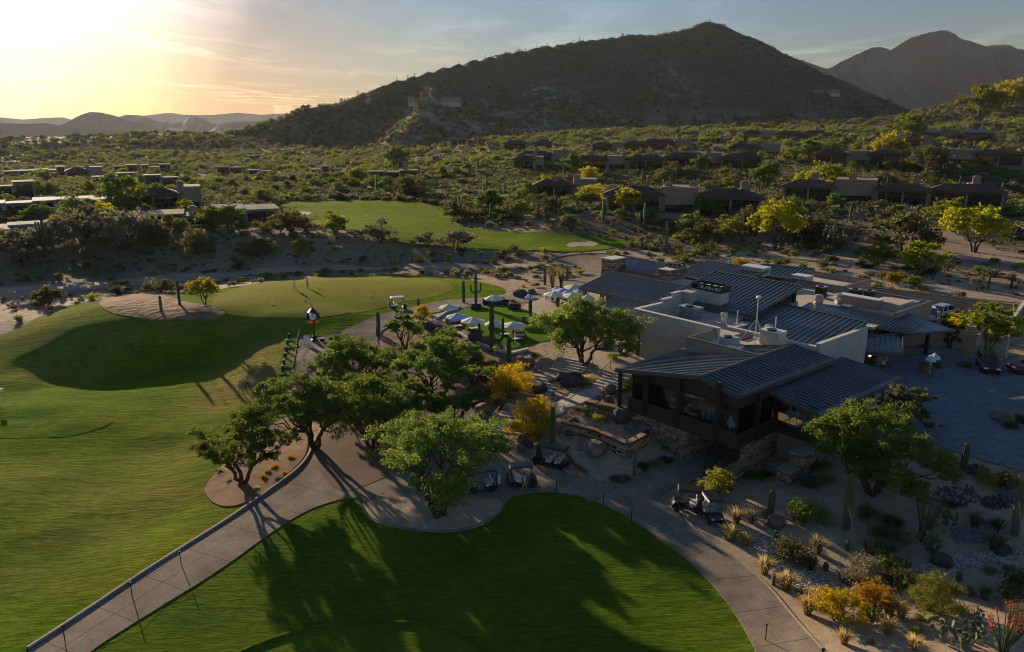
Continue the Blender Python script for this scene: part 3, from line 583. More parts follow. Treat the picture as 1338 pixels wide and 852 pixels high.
def clear_glass():
    m = bpy.data.materials.new('clear_glass'); m.use_nodes = True; nt = m.node_tree; nt.nodes.clear(); L = nt.links
    o = N(nt, 'ShaderNodeOutputMaterial'); t = N(nt, 'ShaderNodeBsdfTransparent'); t.inputs[0].default_value = (.88, .92, .92, 1); g = N(nt, 'ShaderNodeBsdfGlossy', Roughness=.03); g.inputs[0].default_value = (1, 1, 1, 1)
    fr = N(nt, 'ShaderNodeFresnel', IOR=1.5); mx = N(nt, 'ShaderNodeMixShader'); L.new(fr.outputs[0], mx.inputs[0]); L.new(t.outputs[0], mx.inputs[1]); L.new(g.outputs[0], mx.inputs[2]); L.new(mx.outputs[0], o.inputs[0]); return m
M_clear = clear_glass()
def bx(mb, u0, u1, v0, v1, z0, z1, m=0):
    return mb.box(min(u0, u1), -max(v0, v1), z0, max(u0, u1), -min(v0, v1), z1, m)
def seam_roof(name, a, b, c, d, parent, n, th=.22, mats=None, eave=True):
    """a-b high edge, d-c low edge (u, v, z); standing seams run from high to low"""
    mb = MB(); q = [np.array((p[0], -p[1], p[2]), float) for p in (a, b, c, d)]
    nrm = np.cross(q[1]-q[0], q[3]-q[0]); nrm /= np.linalg.norm(nrm)
    if nrm[2] < 0: nrm = -nrm
    v = q+[p-np.array((0, 0, th)) for p in q]
    f = [(0, 1, 2, 3), (7, 6, 5, 4), (0, 4, 5, 1), (1, 5, 6, 2), (2, 6, 7, 3), (3, 7, 4, 0)]
    flip = np.cross(q[1]-q[0], q[2]-q[1])[2] < 0
    mb.add(v, [t[::-1] for t in f] if flip else f, 0)
    e = (q[1]-q[0]); 
    n = max(3, int(n*.85))
    for i in range(n+1):
        t = i/n; h, l = q[0]+(q[1]-q[0])*t, q[3]+(q[2]-q[3])*t
        l = h+(l-h)*.985; s = (q[1]-q[0])/np.linalg.norm(q[1]-q[0])*.085
        vv = [h-s, h+s, l+s, l-s]; vv = vv+[p+nrm*.10 for p in vv]
        ff = [(4, 5, 6, 7), (0, 1, 5, 4), (1, 2, 6, 5), (2, 3, 7, 6), (3, 0, 4, 7)]
        mb.add(vv, [t[::-1] for t in ff] if flip else ff, 0)
    o = mb.build(name, mats or M_seam, parent)
    # flashing round the edge
    fm = MB()
    def strip(p0, p1, inn, w):
        i_ = inn/np.linalg.norm(inn)*w; up = nrm*.125
        vv = [p0+up, p1+up, p1+i_+up, p0+i_+up]; vv = vv+[p-nrm*.123+np.array((0, 0, -0.0)) for p in vv]
        lo = [p0+up, p1+up, p1-np.array((0, 0, th+.05)), p0-np.array((0, 0, th+.05))]
        off = -inn/np.linalg.norm(inn)*.02
        fm.add(vv, [(0, 1, 2, 3), (7, 6, 5, 4), (0, 4, 5, 1), (2, 6, 7, 3), (1, 5, 6, 2), (3, 7, 4, 0)])
        lo = [p+off for p in lo]; lo2 = [p+off*2.5 for p in lo]; fm.add(lo+lo2, [(0, 1, 2, 3), (7, 6, 5, 4), (0, 4, 5, 1), (2, 6, 7, 3), (1, 5, 6, 2), (3, 7, 4, 0)])
    if eave: strip(q[3], q[2], q[0]-q[3], .42)
    strip(q[0], q[3], q[1]-q[0], .14); strip(q[1], q[2], q[0]-q[1], .14); strip(q[0], q[1], q[3]-q[0], .16)
    fm.build('flashing', M_flash, o)
    return o
CH = empty('clubhouse', (BO[0], BO[1], 0), BROT, 'low dark metal roofed golf clubhouse of stone and plaster beside the paved drive', 'clubhouse')
def part(name, m, boxes, parent=CH, joined=False):
    if joined:
        mb = MB()
        for q in boxes: bx(mb, *q)
        return mb.build(name, m, parent)
    for q in boxes: o = bx(MB(), *q).build(name, m, parent)
    return o
# pro shop roofs
seam_roof('roof', (0, -4, 8.5), (15, -4, 8.5), (11.4, -13.2, 7), (-.7, -13.2, 7), CH, 26)
seam_roof('roof', (0, -3.98, 8.5), (15.3, -3.98, 8.5), (16.6, -.2, 7.55), (.4, -.2, 7.55), CH, 30)
seam_roof('roof', (4.9, -.75, 7.12), (19.2, -.75, 7.12), (21.0, 4.6, 6.0), (5.2, 4.6, 6.0), CH, 30)
# pro shop floor, rear wall, glazing
part('floor_slab', M_panel, [(0, 13.4, -12, .15, 3.0, 3.55), (6.1, 20, .15, 4.0, 3.0, 3.55)])
part('shop_floor', M_floor, [(.3, 13.3, -11.8, 0, 3.55, 3.6), (6.3, 19.8, .15, 3.8, 3.552, 3.602)])
part('rear_wall', M_stucco, [(13.0, 13.4, -11.9, -.6, 3.6, 7.0), (19.6, 19.9, -.6, 3.6, 3.0, 6.0)])
part('guard_panel', M_panel, [(-.03, .05, -12, -10.1, 3.1, 4.45), (-.03, .05, -9.75, -6.4, 3.1, 4.45), (-.03, .05, -6.05, -2.15, 3.1, 4.45), (-.03, .05, -1.8, .12, 3.1, 4.45), (0.07, 2.9, .12, .2, 3.1, 4.45), (3.2, 5.9, .12, .2, 3.1, 4.45)])
for v in (-10, -6.2, -2.0): part('column', M_steel, [(-.12, .26, v-.17, v+.17, 3.0, 7.0+(13.2+v)/9.2*1.25)])
for u in (3.05, 6.0): part('column', M_steel, [(u-.16, u+.16, -.1, .24, 3.0, 7.35 if u < 5 else 6.9)])
part('column', M_steel, [(-.6, -.3, -12.9, -12.6, 2.2, 6.75)])
def gl(name, boxes, parent=CH, m=None): return part(name, m or M_clear, boxes, parent)
gl('window', [(.30, .33, -11.7, -6.35, 4.3, 6.3)]); gl('window', [(.30, .33, -6.05, -2.2, 4.3, 6.5)]); gl('window', [(.30, .33, -1.8, -.1, 4.3, 6.6)])
gl('window', [(.4, 2.88, -.12, -.09, 4.3, 6.6)]); gl('window', [(3.22, 5.84, -.12, -.09, 4.3, 6.6)])
gl('window', [(6.2, 6.23, .2, 3.7, 3.75, 6.1)]); gl('window', [(.4, 12.9, -11.92, -11.89, 4.2, 6.3)])
g = MB(); g.prism([(.32, 11.95), (.32, 4), (.32, 0.1), (.40, 0.1), (.40, 4), (.40, 11.95)], [6.32, 6.5, 6.62, 6.62, 6.5, 6.32], [6.98, 8.2, 7.35, 7.35, 8.2, 6.98])
g = MB(); pts = [(-11.95, 6.3, 6.95), (-4, 6.45, 8.22), (-.1, 6.6, 7.3)]
for (v0, a0, b0), (v1, a1, b1) in zip(pts[:-1], pts[1:]):
    g.add([(.3, -v0, a0), (.3, -v1, a1), (.3, -v1, b1), (.3, -v0, b0), (.4, -v0, a0), (.4, -v1, a1), (.4, -v1, b1), (.4, -v0, b0)], [(0, 1, 2, 3), (7, 6, 5, 4), (0, 4, 5, 1), (2, 6, 7, 3), (0, 3, 7, 4), (1, 5, 6, 2)])
g.build('gable_panel', M_panel, CH)
part('window_head', M_steel, [(.22, .46, -11.9, -6.3, 6.3, 6.42), (.22, .46, -6.05, -2.2, 6.5, 6.62), (6.1, 6.3, .2, 3.75, 6.1, 6.35), (.3, 5.9, -.16, -.02, 6.6, 7.35), (6.1, 6.3, .2, 3.75, 3.56, 3.74)])
part('roof_beam', M_steel, [(-.1, 13, -12.5, -12.2, 6.7, 6.9), (.5, 16, -.55, -.3, 7.12, 7.32), (5.3, 20.4, 4.1, 4.35, 5.72, 5.88)])
part('ceiling', M_wood, [(.45, 12.9, -11.7, -8.2, 6.72, 6.78), (.45, 12.9, -8.1, -.2, 6.9, 6.96)])
part('display_counter', M_wood, [(3.2, 4.2, -9.6, -6.9, 3.6, 4.5), (2.2, 3.0, -5.6, -2.9, 3.6, 4.45), (7, 7.9, -9, -3, 3.6, 4.5), (10.4, 11, -11, -1, 3.6, 5.4), (9, 9.6, .6, 3.4, 3.6, 4.6)])
# lower storey
part('stone_wall', M_stone, [(.1, .6, -12.2, -5.0, -.2, 3.0), (.6, 9, -5.4, -5.0, -.2, 3.0)])
part('stone_pier', M_stone, [(-.35, .09, -5.55, -4.95, -.2, 2.95), (-.35, .09, -8.7, -8.3, .2, 2.9)])
part('tunnel_wall', M_panel, [(9, 9.4, -5, 3.5, -.2, 3.0), (.62, 8.98, -11.9, -11.5, 0, 2.98)])
part('stone_wall', M_stone, [(-.9, 6.7, -.35, .1, -.2, 1.45), (1.4, 6.7, -.34, .09, 1.45, 2.98)])
part('stone_planter', M_stone, [(-3.4, -.95, -1.45, -.2, -.3, .75)])
part('plaster_wall', M_stucco, [(6.75, 7.1, .1, 3.6, -.3, 3.0)])
part('window', M_window, [(6.70, 6.74, 2.3, 3.3, .9, 2.0)])
part('stone_wall', M_stone, [(6.2, 20.2, 3.72, 4.1, -.3, 5.75), (19.9, 20.25, -.5, 3.7, 1, 5.8)])
part('stone_buttress', M_stone, [(3.9, 6.19, 2.9, 4.2, -.2, 2.6), (2.2, 3.88, 2.8, 4.1, -.2, 1.5)])
part('buttress_cap', M_stucco, [(3.85, 6.19, 2.85, 4.25, 2.6, 2.72), (2.15, 3.84, 2.75, 4.15, 1.5, 1.62)])
for k in range(6): part('slit_window', M_window, [(7.6+k*2.05, 8.05+k*2.05, 4.1, 4.13, 4.1 if k % 2 else 4.6, 5.6)])
# roof terrace block
part('plaster_wall', M_plaster, [(13.5, 13.9, -23.3, -11.6, 2.5, 8.88), (13.9, 18.4, -23.3, -22.9, 2.5, 8.88), (18.4, 20.3, -23.3, -22.9, 2.5, 9.3), (20.3, 22.0, -23.3, -22.9, 2.5, 9.8)])
part('wall_cap', M_cap, [(13.44, 13.96, -23.36, -11.6, 8.88, 9.0), (13.96, 18.4, -23.36, -22.84, 8.88, 9.0), (18.34, 20.3, -23.36, -22.84, 9.3, 9.42), (20.24, 22, -23.36, -22.84, 9.8, 9.92)])
ch = part('chimney', M_plaster, [(22.0, 23.3, -23.2, -21.6, 6, 9.9), (23.3, 25.0, -22.4, -18.2, 6, 10.2)])
part('chimney_crown', M_steel, [(23.2, 25.1, -22.5, -22.35, 10.2, 11.0), (23.2, 25.1, -18.25, -18.1, 10.2, 11.0), (23.2, 23.3, -22.35, -18.25, 10.2, 10.4), (23.2, 23.3, -22.35, -18.25, 10.8, 11.0), (25.0, 25.1, -22.35, -18.25, 10.2, 11.0)]+[(23.2, 23.29, v, v+.12, 10.4, 10.8) for v in (-21.3, -20.2, -19.2)], ch, True)
part('flue', M_whitemetal, [(23.9, 24.3, v, v+.4, 10.2, 10.85) for v in (-21.9, -20.8, -19.8, -18.9)], ch)
part('roof_deck', M_deck, [(9.1, 13.5, -12, -4.2, 7.5, 7.9), (13.9, 22.6, -22.9, -12.8, 7.5, 7.9), (13.5, 17.5, -12.8, -2.6, 7.5, 7.9)])
part('parapet', M_stucco, [(8.8, 9.1, -12.2, -4.6, 7, 8.7), (9.1, 13.5, -12.2, -11.9, 7, 8.7)])
part('parapet_cap', M_flash, [(8.76, 9.14, -12.24, -4.6, 8.7, 8.78), (9.14, 13.5, -12.24, -11.86, 8.7, 8.78)])
part('plaster_wall', M_plaster, [(17.3, 27.6, -2.6, -2.25, 3, 8.5), (27.25, 27.6, -6.3, -2.6, 3, 8.5), (17.3, 17.6, -13.2, -2.6, 7, 8.15)])
part('wall_cap', M_cap, [(17.25, 27.66, -2.65, -2.2, 8.5, 8.62), (27.2, 27.66, -6.3, -2.66, 8.5, 8.62), (17.25, 17.65, -13.2, -2.66, 8.15, 8.25)])
part('inner_wall', M_stucco, [(22.6, 22.9, -18, -13.4, 6, 8.35), (13.6, 17.3, -2.7, -2.3, 5, 7.8)])
# middle and lower sloping roofs
seam_roof('roof', (33.2, -26, 10.55), (33.2, -13.4, 10.55), (22.6, -13.4, 8.5), (22.6, -26, 8.5), CH, 24)
seam_roof('roof', (22.6, -26, 8.48), (22.6, -23.4, 8.48), (19.6, -23.4, 7.9), (19.6, -26, 7.9), CH, 5)
seam_roof('roof', (29, -14.2, 8.95), (28, -2.7, 8.95), (18, -2.7, 7.3), (18, -14.2, 7.3), CH, 22)
part('clerestory_wall', M_stucco, [(24, 33, -13.9, -13.6, 7, 8.6), (24, 33, -25.6, -25.2, 4, 8.3), (32.6, 33, -25.2, -13.9, 4, 10.1)])
part('clerestory_window', M_clear, [(28, 31.9, -13.8, -13.7, 8.65, 9.7)])
part('clerestory_post', M_steel, [(31.95, 32.4, -13.95, -13.55, 8.6, 10.1), (27.6, 27.95, -13.95, -13.55, 8.6, 9.3)])
# terrace dining roof
tz = lambda u: 6.2+.2*(u-18.9)
T1 = seam_roof('roof', (30.3, -42, tz(30.3)), (30.3, -28.3, tz(30.3)), (23.4, -28.3, tz(23.4)), (23.4, -42, tz(23.4)), CH, 27, eave=False)
part('eave_fascia', M_flash, [(23.22, 23.4, -42, -34.75, tz(23.4)-.3, tz(23.4)+.05)])
seam_roof('roof', (23.42, -34.6, tz(23.42)), (23.42, -24.5, tz(23.42)), (18.9, -24.5, tz(18.9)), (18.9, -34.6, tz(18.9)), CH, 20)
for u, v in ((19.6, -34), (19.6, -30.5), (19.6, -26.8), (23.8, -41.2), (23.8, -37.8), (27.5, -41.4)): part('column', M_wood, [(u-.18, u+.18, v-.18, v+.18, 3.4, tz(u)-.2)])
part('dining_wall', M_stucco, [(24.6, 30, -28.9, -28.6, 3.4, 7.2), (26.8, 27.1, -40, -29, 3.4, 7.0)])
part('dining_window', M_window, [(26.74, 26.79, -39.6, -29.4, 3.9, 6.4)])
part('bar_counter', M_wood, [(24, 25, -38, -31, 3.5, 4.6)])
# far wing with stone piers
seam_roof('roof', (41.2, -49, 8.6), (41.2, -38.5, 8.6), (36.5, -38.5, 7.6), (36.5, -46.5, 7.6), CH, 18)
part('stone_pier', M_stone, [(35.0, 38.2, -48.6, -46.4, 3, 9.1), (33.5, 37.8, -35.8, -34.0, 3, 9.4)])
part('pier_cap', M_cap, [(34.9, 38.3, -48.7, -46.3, 9.1, 9.25), (33.4, 37.9, -35.9, -33.9, 9.4, 9.5)])
part('vent_crown', M_steel, [(35.2, 37.8, -35.6, -34.2, 9.5, 9.62), (35.2, 37.8, -35.6, -34.2, 10.0, 10.12)]+[(u, u+.15, v, v+.15, 9.62, 10.0) for u in (35.3, 36.4, 37.5) for v in (-35.4, -34.5)], CH, True)
part('wing_wall', M_stucco, [(37, 41, -46, -38.6, 3, 7.5), (33.6, 48, -33.8, -27, 3, 7.7)])
part('roof_deck', M_deck, [(33.8, 36.3, -33.8, -28.5, 7.7, 8.0)])
seam_roof('roof', (47, -37, 8.9), (47, -26.4, 8.9), (36.8, -26.4, 7.9), (38, -37, 7.9), CH, 20)
seam_roof('roof', (51.5, -30, 8.8), (54, -23, 8.8), (48.4, -22, 7.9), (46.5, -30, 7.9), CH, 14)
# service wing with flat roof and parapets
part('service_wall', M_stucco, [(48.2, 48.6, -26, -3.9, 3, 7.95), (38.5, 48.2, -4.3, -3.9, 3, 7.95), (49, 56.5, -15.9, -15.5, 3, 7.9), (56.1, 56.5, -26, -15.9, 3, 7.9)])
part('wall_cap', M_flash, [(48.14, 48.66, -26, -3.84, 7.95, 8.05), (38.5, 48.14, -4.36, -3.84, 7.95, 8.05), (49, 56.5, -15.96, -15.44, 7.9, 8.0), (56.04, 56.56, -26, -15.96, 7.9, 8.0)])
part('roof_deck', M_deck, [(33.4, 48.2, -26.2, -4.3, 6.8, 7.1), (48.6, 56.1, -26, -15.9, 6.8, 7.2)])
# entrance canopies
mb = MB(); pl = [(33.6, 14.6), (34.6, .9), (40, -2.2), (41.8, 4.2), (37.6, 14.6)]
zt = [7.0, 6.9, 6.95, 7.5, 7.6]
mb.prism([(p[0], p[1]) for p in pl], [z-.28 for z in zt], zt); o = mb.build('entrance_roof', M_seam, CH)
mb = MB()
for i in range(28):
    t = i/27; y = 14.3-t*13.2; x0 = 33.75+t*.95; mb.add([(x0, y-.03, 6.9), (37.9+t*3, y-.03, 7.56), (37.9+t*3, y+.03, 7.56), (x0, y+.03, 6.9), (x0, y-.03, 7.1), (37.9+t*3, y-.03, 7.66), (37.9+t*3, y+.03, 7.66), (x0, y+.03, 7.1)], [(4, 5, 6, 7), (0, 1, 5, 4), (2, 3, 7, 6), (1, 2, 6, 5), (3, 0, 4, 7)])
mb.build('seam', M_seam, o)
fm = MB(); P = [Vector((pl[i][0], pl[i][1], zt[i]-.1)) for i in (0, 1, 2, 3)]
for a, b in zip(P[:-1], P[1:]): fm.tube([a, b], .15, 4)
fm.build('flashing', M_flash, o)
for u, v in ((36, -2.4), (36, -9), (39.5, -.5)): part('column', M_steel, [(u-.2, u+.2, v-.2, v+.2, 3.4, 6.9)])
part('stone_wall', M_stone, [(30, 36.5, -5.5, -5.0, 3, 6.6), (36.6, 38, -5.6, -3.2, 3, 6.9), (28, 28.4, -13.6, -6.3, 3, 7)])
seam_roof('roof', (30.8, -3.8, 6.55), (35.2, -1.6, 6.55), (29.6, .9, 5.7), (27.7, -2.5, 5.7), CH, 9)
part('entry_wall', M_stone, [(30.5, 33.5, -2.6, -2.2, 3, 6.1)])
part('entry_door', M_window, [(28.2, 30.4, -2.5, -2.4, 3.5, 5.6)])
part('entry_lamp', mat('lamp_glow', (.8, .5, .2), .5, emit=(1, .55, .15, 1.6)), [(28.9, 29.3, -2.38, -2.3, 4.9, 5.15)])
# ------------------------------------------------------------------ things on the roofs
def unit(kind, u, v, z, su, sv, h, mats, label, cat='air conditioner', group=None, rz=0):
    p = bw(u, v, z); r = empty(kind, p, BROT+rz, label, cat, group)
    mb = MB().box(-su/2, -sv/2, .12, su/2, sv/2, h); mb.box(-su/2+.05, -sv/2+.05, 0, su/2-.05, sv/2-.05, .12); o = mb.build('casing', mats[0], r); bevel(o, .04)
    MB().box(-su/2-.03, -sv/2-.03, h, su/2+.03, sv/2+.03, h+.08).build('lid', mats[1], r)
    fr = min(su, sv)*.33
    MB().lathe([(fr, 0), (fr, .16), (fr*.86, .17)], 16, (-su*.2, 0, h+.08)).build('fan_grille', M_black, r)
    g = MB()
    for k in range(6): g.box(-su/2-.02, -sv/2+.1+k*(sv-.25)/6, .25, -su/2, -sv/2+.1+k*(sv-.25)/6+.06, h-.12)
    g.build('louvre', mats[0], r); return r
unit('air_conditioner', 18.6, -19.0, 7.9, 1.5, 2.5, 1.25, (M_actdark, M_actop), 'long dark teal air conditioner in the walled roof corner beside the stepped plaster chimney')
unit('air_conditioner', 12.0, -9.2, 7.9, 1.3, 1.7, .85, (M_acgrey, M_actop), 'low blue topped air conditioner tucked behind the angled parapet of the brown lit roof')
unit('air_conditioner', 15.8, -6.6, 7.9, 1.5, 2.2, 1.45, (M_acgrey, M_whitemetal), 'tall beige air conditioner behind the ridge of the pro shop roof')
def small_box(name, u, v, z, su, sv, h, m, label, cat, m2=None):
    r = MB().box(-su/2, -sv/2, 0, su/2, sv/2, h).box(-su/2-.05, -sv/2-.05, h, su/2+.05, sv/2+.05, h+.1, 1).build(name, [m, m2 or m], None, bw(u, v, z), BROT); tag(r, label, cat); return r
small_box('skylight', 11.0, -7.9, 7.9, 1.2, 1.5, .25, M_acgrey, 'low blue grey hatch on the flat roof beside the low air conditioner', 'roof hatch', M_galv)
small_box('skylight', 13.2, -4.9, 7.9, 1.1, 1.2, .3, M_acgrey, 'pale roof hatch just behind the ridge of the pro shop roof', 'roof hatch', M_galv)
small_box('roof_mat', 15.6, -10.0, 7.9, 1.8, 1.4, .06, M_black, 'flat black mat lying on the pale roof deck behind the mast', 'mat')
def vent(u, v, z, h, label):
    r = empty('roof_vent', bw(u, v, z), 0, label, 'roof vent'); MB().lathe([(.3, 0), (.3, h*.6), (.36, h*.62), (.36, h*.72)], 14).build('pipe', M_galv, r); MB().lathe([(.2, h*.72), (.42, h*.78), (.42, h*.92), (.1, h)], 14).build('cowl', M_galv, r)
vent(18.6, -14.4, 7.9, 1.5, 'round metal vent standing on the roof deck beside the white pipe')
vent(18.0, -8.4, 7.9, 1.4, 'round metal vent behind the tall beige air conditioner')
def pole(name, p, h, r, m, label, cat): o = MB().tube([(0, 0, 0), (0, 0, h)], [r, r*.8], 8).lathe([(r*2.2, 0), (r*2.2, .06), (r, .12)], 8).build(name, m, None, p); tag(o, label, cat); return o
pole('vent_pipe', bw(20, -13.6, 7.9), 1.6, .08, M_whitemetal, 'thin white pipe standing on the roof by the round metal vent', 'pipe')
pole('vent_pipe', bw(17.2, -7.2, 7.9), 2.6, .07, M_whitemetal, 'white pipe rising behind the tall beige air conditioner', 'pipe')
r = empty('antenna_mast', bw(14.2, -7.6, 7.9), 0, 'tall white antenna mast with two slanting braces on the flat roof', 'mast')
MB().tube([(0, 0, 0), (0, 0, 5.0)], .06, 8).build('pole', M_whitemetal, r); MB().box(-.2, -.2, 4.95, .2, .2, 5.15).build('antenna', M_whitemetal, r)
for d in (U*-1.4-V*1.2, V*1.6, U*1.6): MB().tube([(d[0], d[1], 0), (0, 0, 2.8)], .045, 6).build('brace', M_cap, r)
# far roof equipment on the service wing
def exhaust(u, v, label):
    r = empty('exhaust_fan', bw(u, v, 7.1), 0, label, 'exhaust fan'); MB().box(-.45, -.45, 0, .45, .45, .5).build('base', M_galv, r); MB().lathe([(.35, .5), (.7, .6), (.75, .85), (.55, .95), (.6, 1.25), (.3, 1.4)], 16).build('hood', M_galv, r)
exhaust(39.2, -14.2, 'shiny mushroom exhaust fan on the service roof, nearest the clerestory'); exhaust(42.0, -12.8, 'shiny mushroom exhaust fan on the service roof, beside the duct')
for q, (u, v, su, sv, h, lb) in enumerate([(43.5, -16.2, 1.1, 1.2, 1.5, 'boxy black topped unit on the service roof near the back parapet'), (45.8, -12.6, 1.3, 1.3, 1.4, 'dark square unit on the service roof, left of its twin'), (46.4, -11.0, 1.0, 1.0, 1.4, 'dark square unit on the service roof, right of its twin')]):
    unit('air_conditioner', u, v, 7.1, su, sv, h, (M_black, M_acgrey), lb)
small_box('air_duct', 42.2, -10.2, 7.1, 1.3, 5.2, 1.3, M_stucco, 'long pale topped duct running across the service roof', 'duct', M_whitemetal)
small_box('plant_hut', 44.2, -7.0, 7.1, 3.6, 3.4, 1.0, M_deck, 'flat tan plant hut at the end of the service roof', 'plant hut', M_deck)
small_box('roof_curb', 39.4, -10.5, 7.1, 1.3, 1.1, .5, M_galv, 'small galvanised curb on the service roof in front of the long duct', 'roof hatch')
small_box('air_handler', 47.0, -5.6, 7.1, 1.6, 1.2, .8, M_galv, 'small silver unit by the corner of the service parapet', 'air conditioner')
small_box('air_handler', 46.5, -28.2, 8.1, 2.2, 3.6, 1.2, M_acgrey, 'long pale unit on the farthest dark roof', 'air conditioner', M_whitemetal)
small_box('air_handler', 49.2, -22.2, 7.2, 1.8, 2.4, 1.3, M_acgrey, 'pale box unit beside the farthest parapet', 'air conditioner', M_whitemetal)
# clothes on show behind the shop glass
M_shirt = mat('pale_blue_cloth', (.33, .48, .56), .9, noise=(5, (.42, .56, .62), 4)); M_shirtw = mat('white_cloth', (.6, .62, .62), .9, noise=(5, (.68, .7, .7), 4)); M_shirtd = mat('teal_cloth', (.06, .2, .25), .9, noise=(5, (.1, .26, .3), 4))
def mannequin(u, v, m, label):
    p = bw(u, v, 3.6); r = empty('mannequin', p, BROT, label, 'mannequin')
    MB().lathe([(.28, 0), (.26, .03), (.03, .05), (.03, .8)], 10).build('stand', M_whitemetal, r)
    mb = MB().lathe([(.13, .78), (.2, .85), (.19, 1.05), (.25, 1.3), (.24, 1.42), (.1, 1.52)], 12, sx=.7); mb.tube([(0, .22, 1.4), (0, .34, 1.15), (0, .36, .95)], [.09, .08, .07], 8); mb.tube([(0, -.22, 1.4), (0, -.34, 1.15), (0, -.36, .95)], [.09, .08, .07], 8); mb.build('shirt', m, r, smooth=True)
    MB().lathe([(.05, 1.5), (.05, 1.58), (.1, 1.66), (.1, 1.76), (.03, 1.84)], 10).build('head', M_whitemetal, r, smooth=True)
mannequin(7.0, .9, M_shirt, 'pale blue shirted mannequin behind the corner glass, left of two'); mannequin(7.2, 1.5, M_shirtw, 'white shirted mannequin behind the corner glass, right of two'); mannequin(.95, -1.2, M_shirt, 'pale blue shirt on a stand at the front corner window')
mannequin(5.5, -.9, M_shirtd, 'teal shirted mannequin behind the side window of the shop')
def rack(u, v, ms, label, rz=0):
    r = empty('clothes_rack', bw(u, v, 3.6), BROT+rz, label, 'clothes rack'); MB().tube([(0, -.6, 0), (0, -.6, 1.35), (0, .6, 1.35), (0, .6, 0)], .03, 6).build('rail', M_whitemetal, r)
    for i, m in enumerate(ms): y = -.45+.9*i/(len(ms)-1); MB().box(-.24, y-.06, .5, .24, y+.06, 1.3, tx=.08).build('garment', m, r)
rack(7.4, 2.6, [M_shirt, M_shirtw, M_shirt, M_shirtd, M_shirtw], 'rack of white and blue shirts behind the corner glass'); rack(8.2, 3.3, [M_shirtd, M_shirt, M_shirtd], 'rack of teal garments in the corner of the shop'); rack(2.5, -9.5, [M_shirtd, M_shirt, M_shirtw], 'rack of garments behind the front window of the shop'); rack(1.6, -4.0, [M_shirtd, M_shirt, M_shirtd, M_shirtw], 'rack of dark and pale garments in the middle of the shop front')
# ------------------------------------------------------------------ garden and yard walls
def wallrun(name, pts, h, th, m, label, cat='wall', base=None, cap=None, z0=None):
    """wall along world points; top follows each point's z + h"""
    r = MB(); c = MB()
    for a, b in zip(pts[:-1], pts[1:]):
        a = np.array(a, float); b = np.array(b, float); d = (b-a)[:2]; d = d/np.linalg.norm(d); n = np.array((-d[1], d[0]))*th/2
        za, zb = a[2]+h, b[2]+h; q = [a[:2]-n, b[:2]-n, b[:2]+n, a[:2]+n]
        lo = [H1(*q[0])-.5, H1(*q[1])-.5, H1(*q[2])-.5, H1(*q[3])-.5]
        r.prism([tuple(t) for t in q], lo, [za, zb, zb, za])
        if cap is not None:
            n2 = n*1.25; q = [a[:2]-n2, b[:2]-n2, b[:2]+n2, a[:2]+n2]; c.prism([tuple(t) for t in q], [za+.002, zb+.002, zb+.002, za+.002], [za+.1, zb+.1, zb+.1, za+.1])
    o = r.build(name, m); tag(o, label, cat)
    if cap is not None: c.build('cap', cap, o)
    return o
w3 = lambda u, v, z: bw(u, v, z)
wallrun('retaining_wall', [w3(-5.4, -15.5, 2.3), w3(-4.6, -12, 2.3), w3(-4.6, -8, 2.3), w3(-.3, -8.6, 2.3)], 0, .6, M_stone, 'stacked stone retaining wall below the shop front, holding a sandy planter')
wallrun('retaining_wall', [w3(-1.5, -16, 3.3), w3(-.5, -12.6, 3.3), w3(.3, -12.3, 3.3)], 0, .7, M_stone, 'upper stone retaining wall against the corner of the shop front')
wallrun('yard_wall', [w3(62, -22, 5.6), w3(64.5, -8, 5.6), w3(66.5, 6, 5.6)], 0, .35, M_stucco, 'long tan wall behind the car park with a pale cap', cap=M_flash)
wallrun('yard_wall', [tuple(gp(1318, 441)[:2])+(5.7,), tuple(gp(1338, 412)[:2])+(5.7,), tuple(gp(1420, 428)[:2])+(5.9,)], .2, .35, M_stucco, 'tan corner wall at the right end of the car park', cap=M_cap)
wallrun('yard_wall', [w3(41.5, -4.2, 5.2), w3(46.5, 2.2, 5.0), w3(48.5, 2.0, 5.0)], 0, .35, M_stucco, 'short tan wall beside the entrance canopy behind the forecourt')
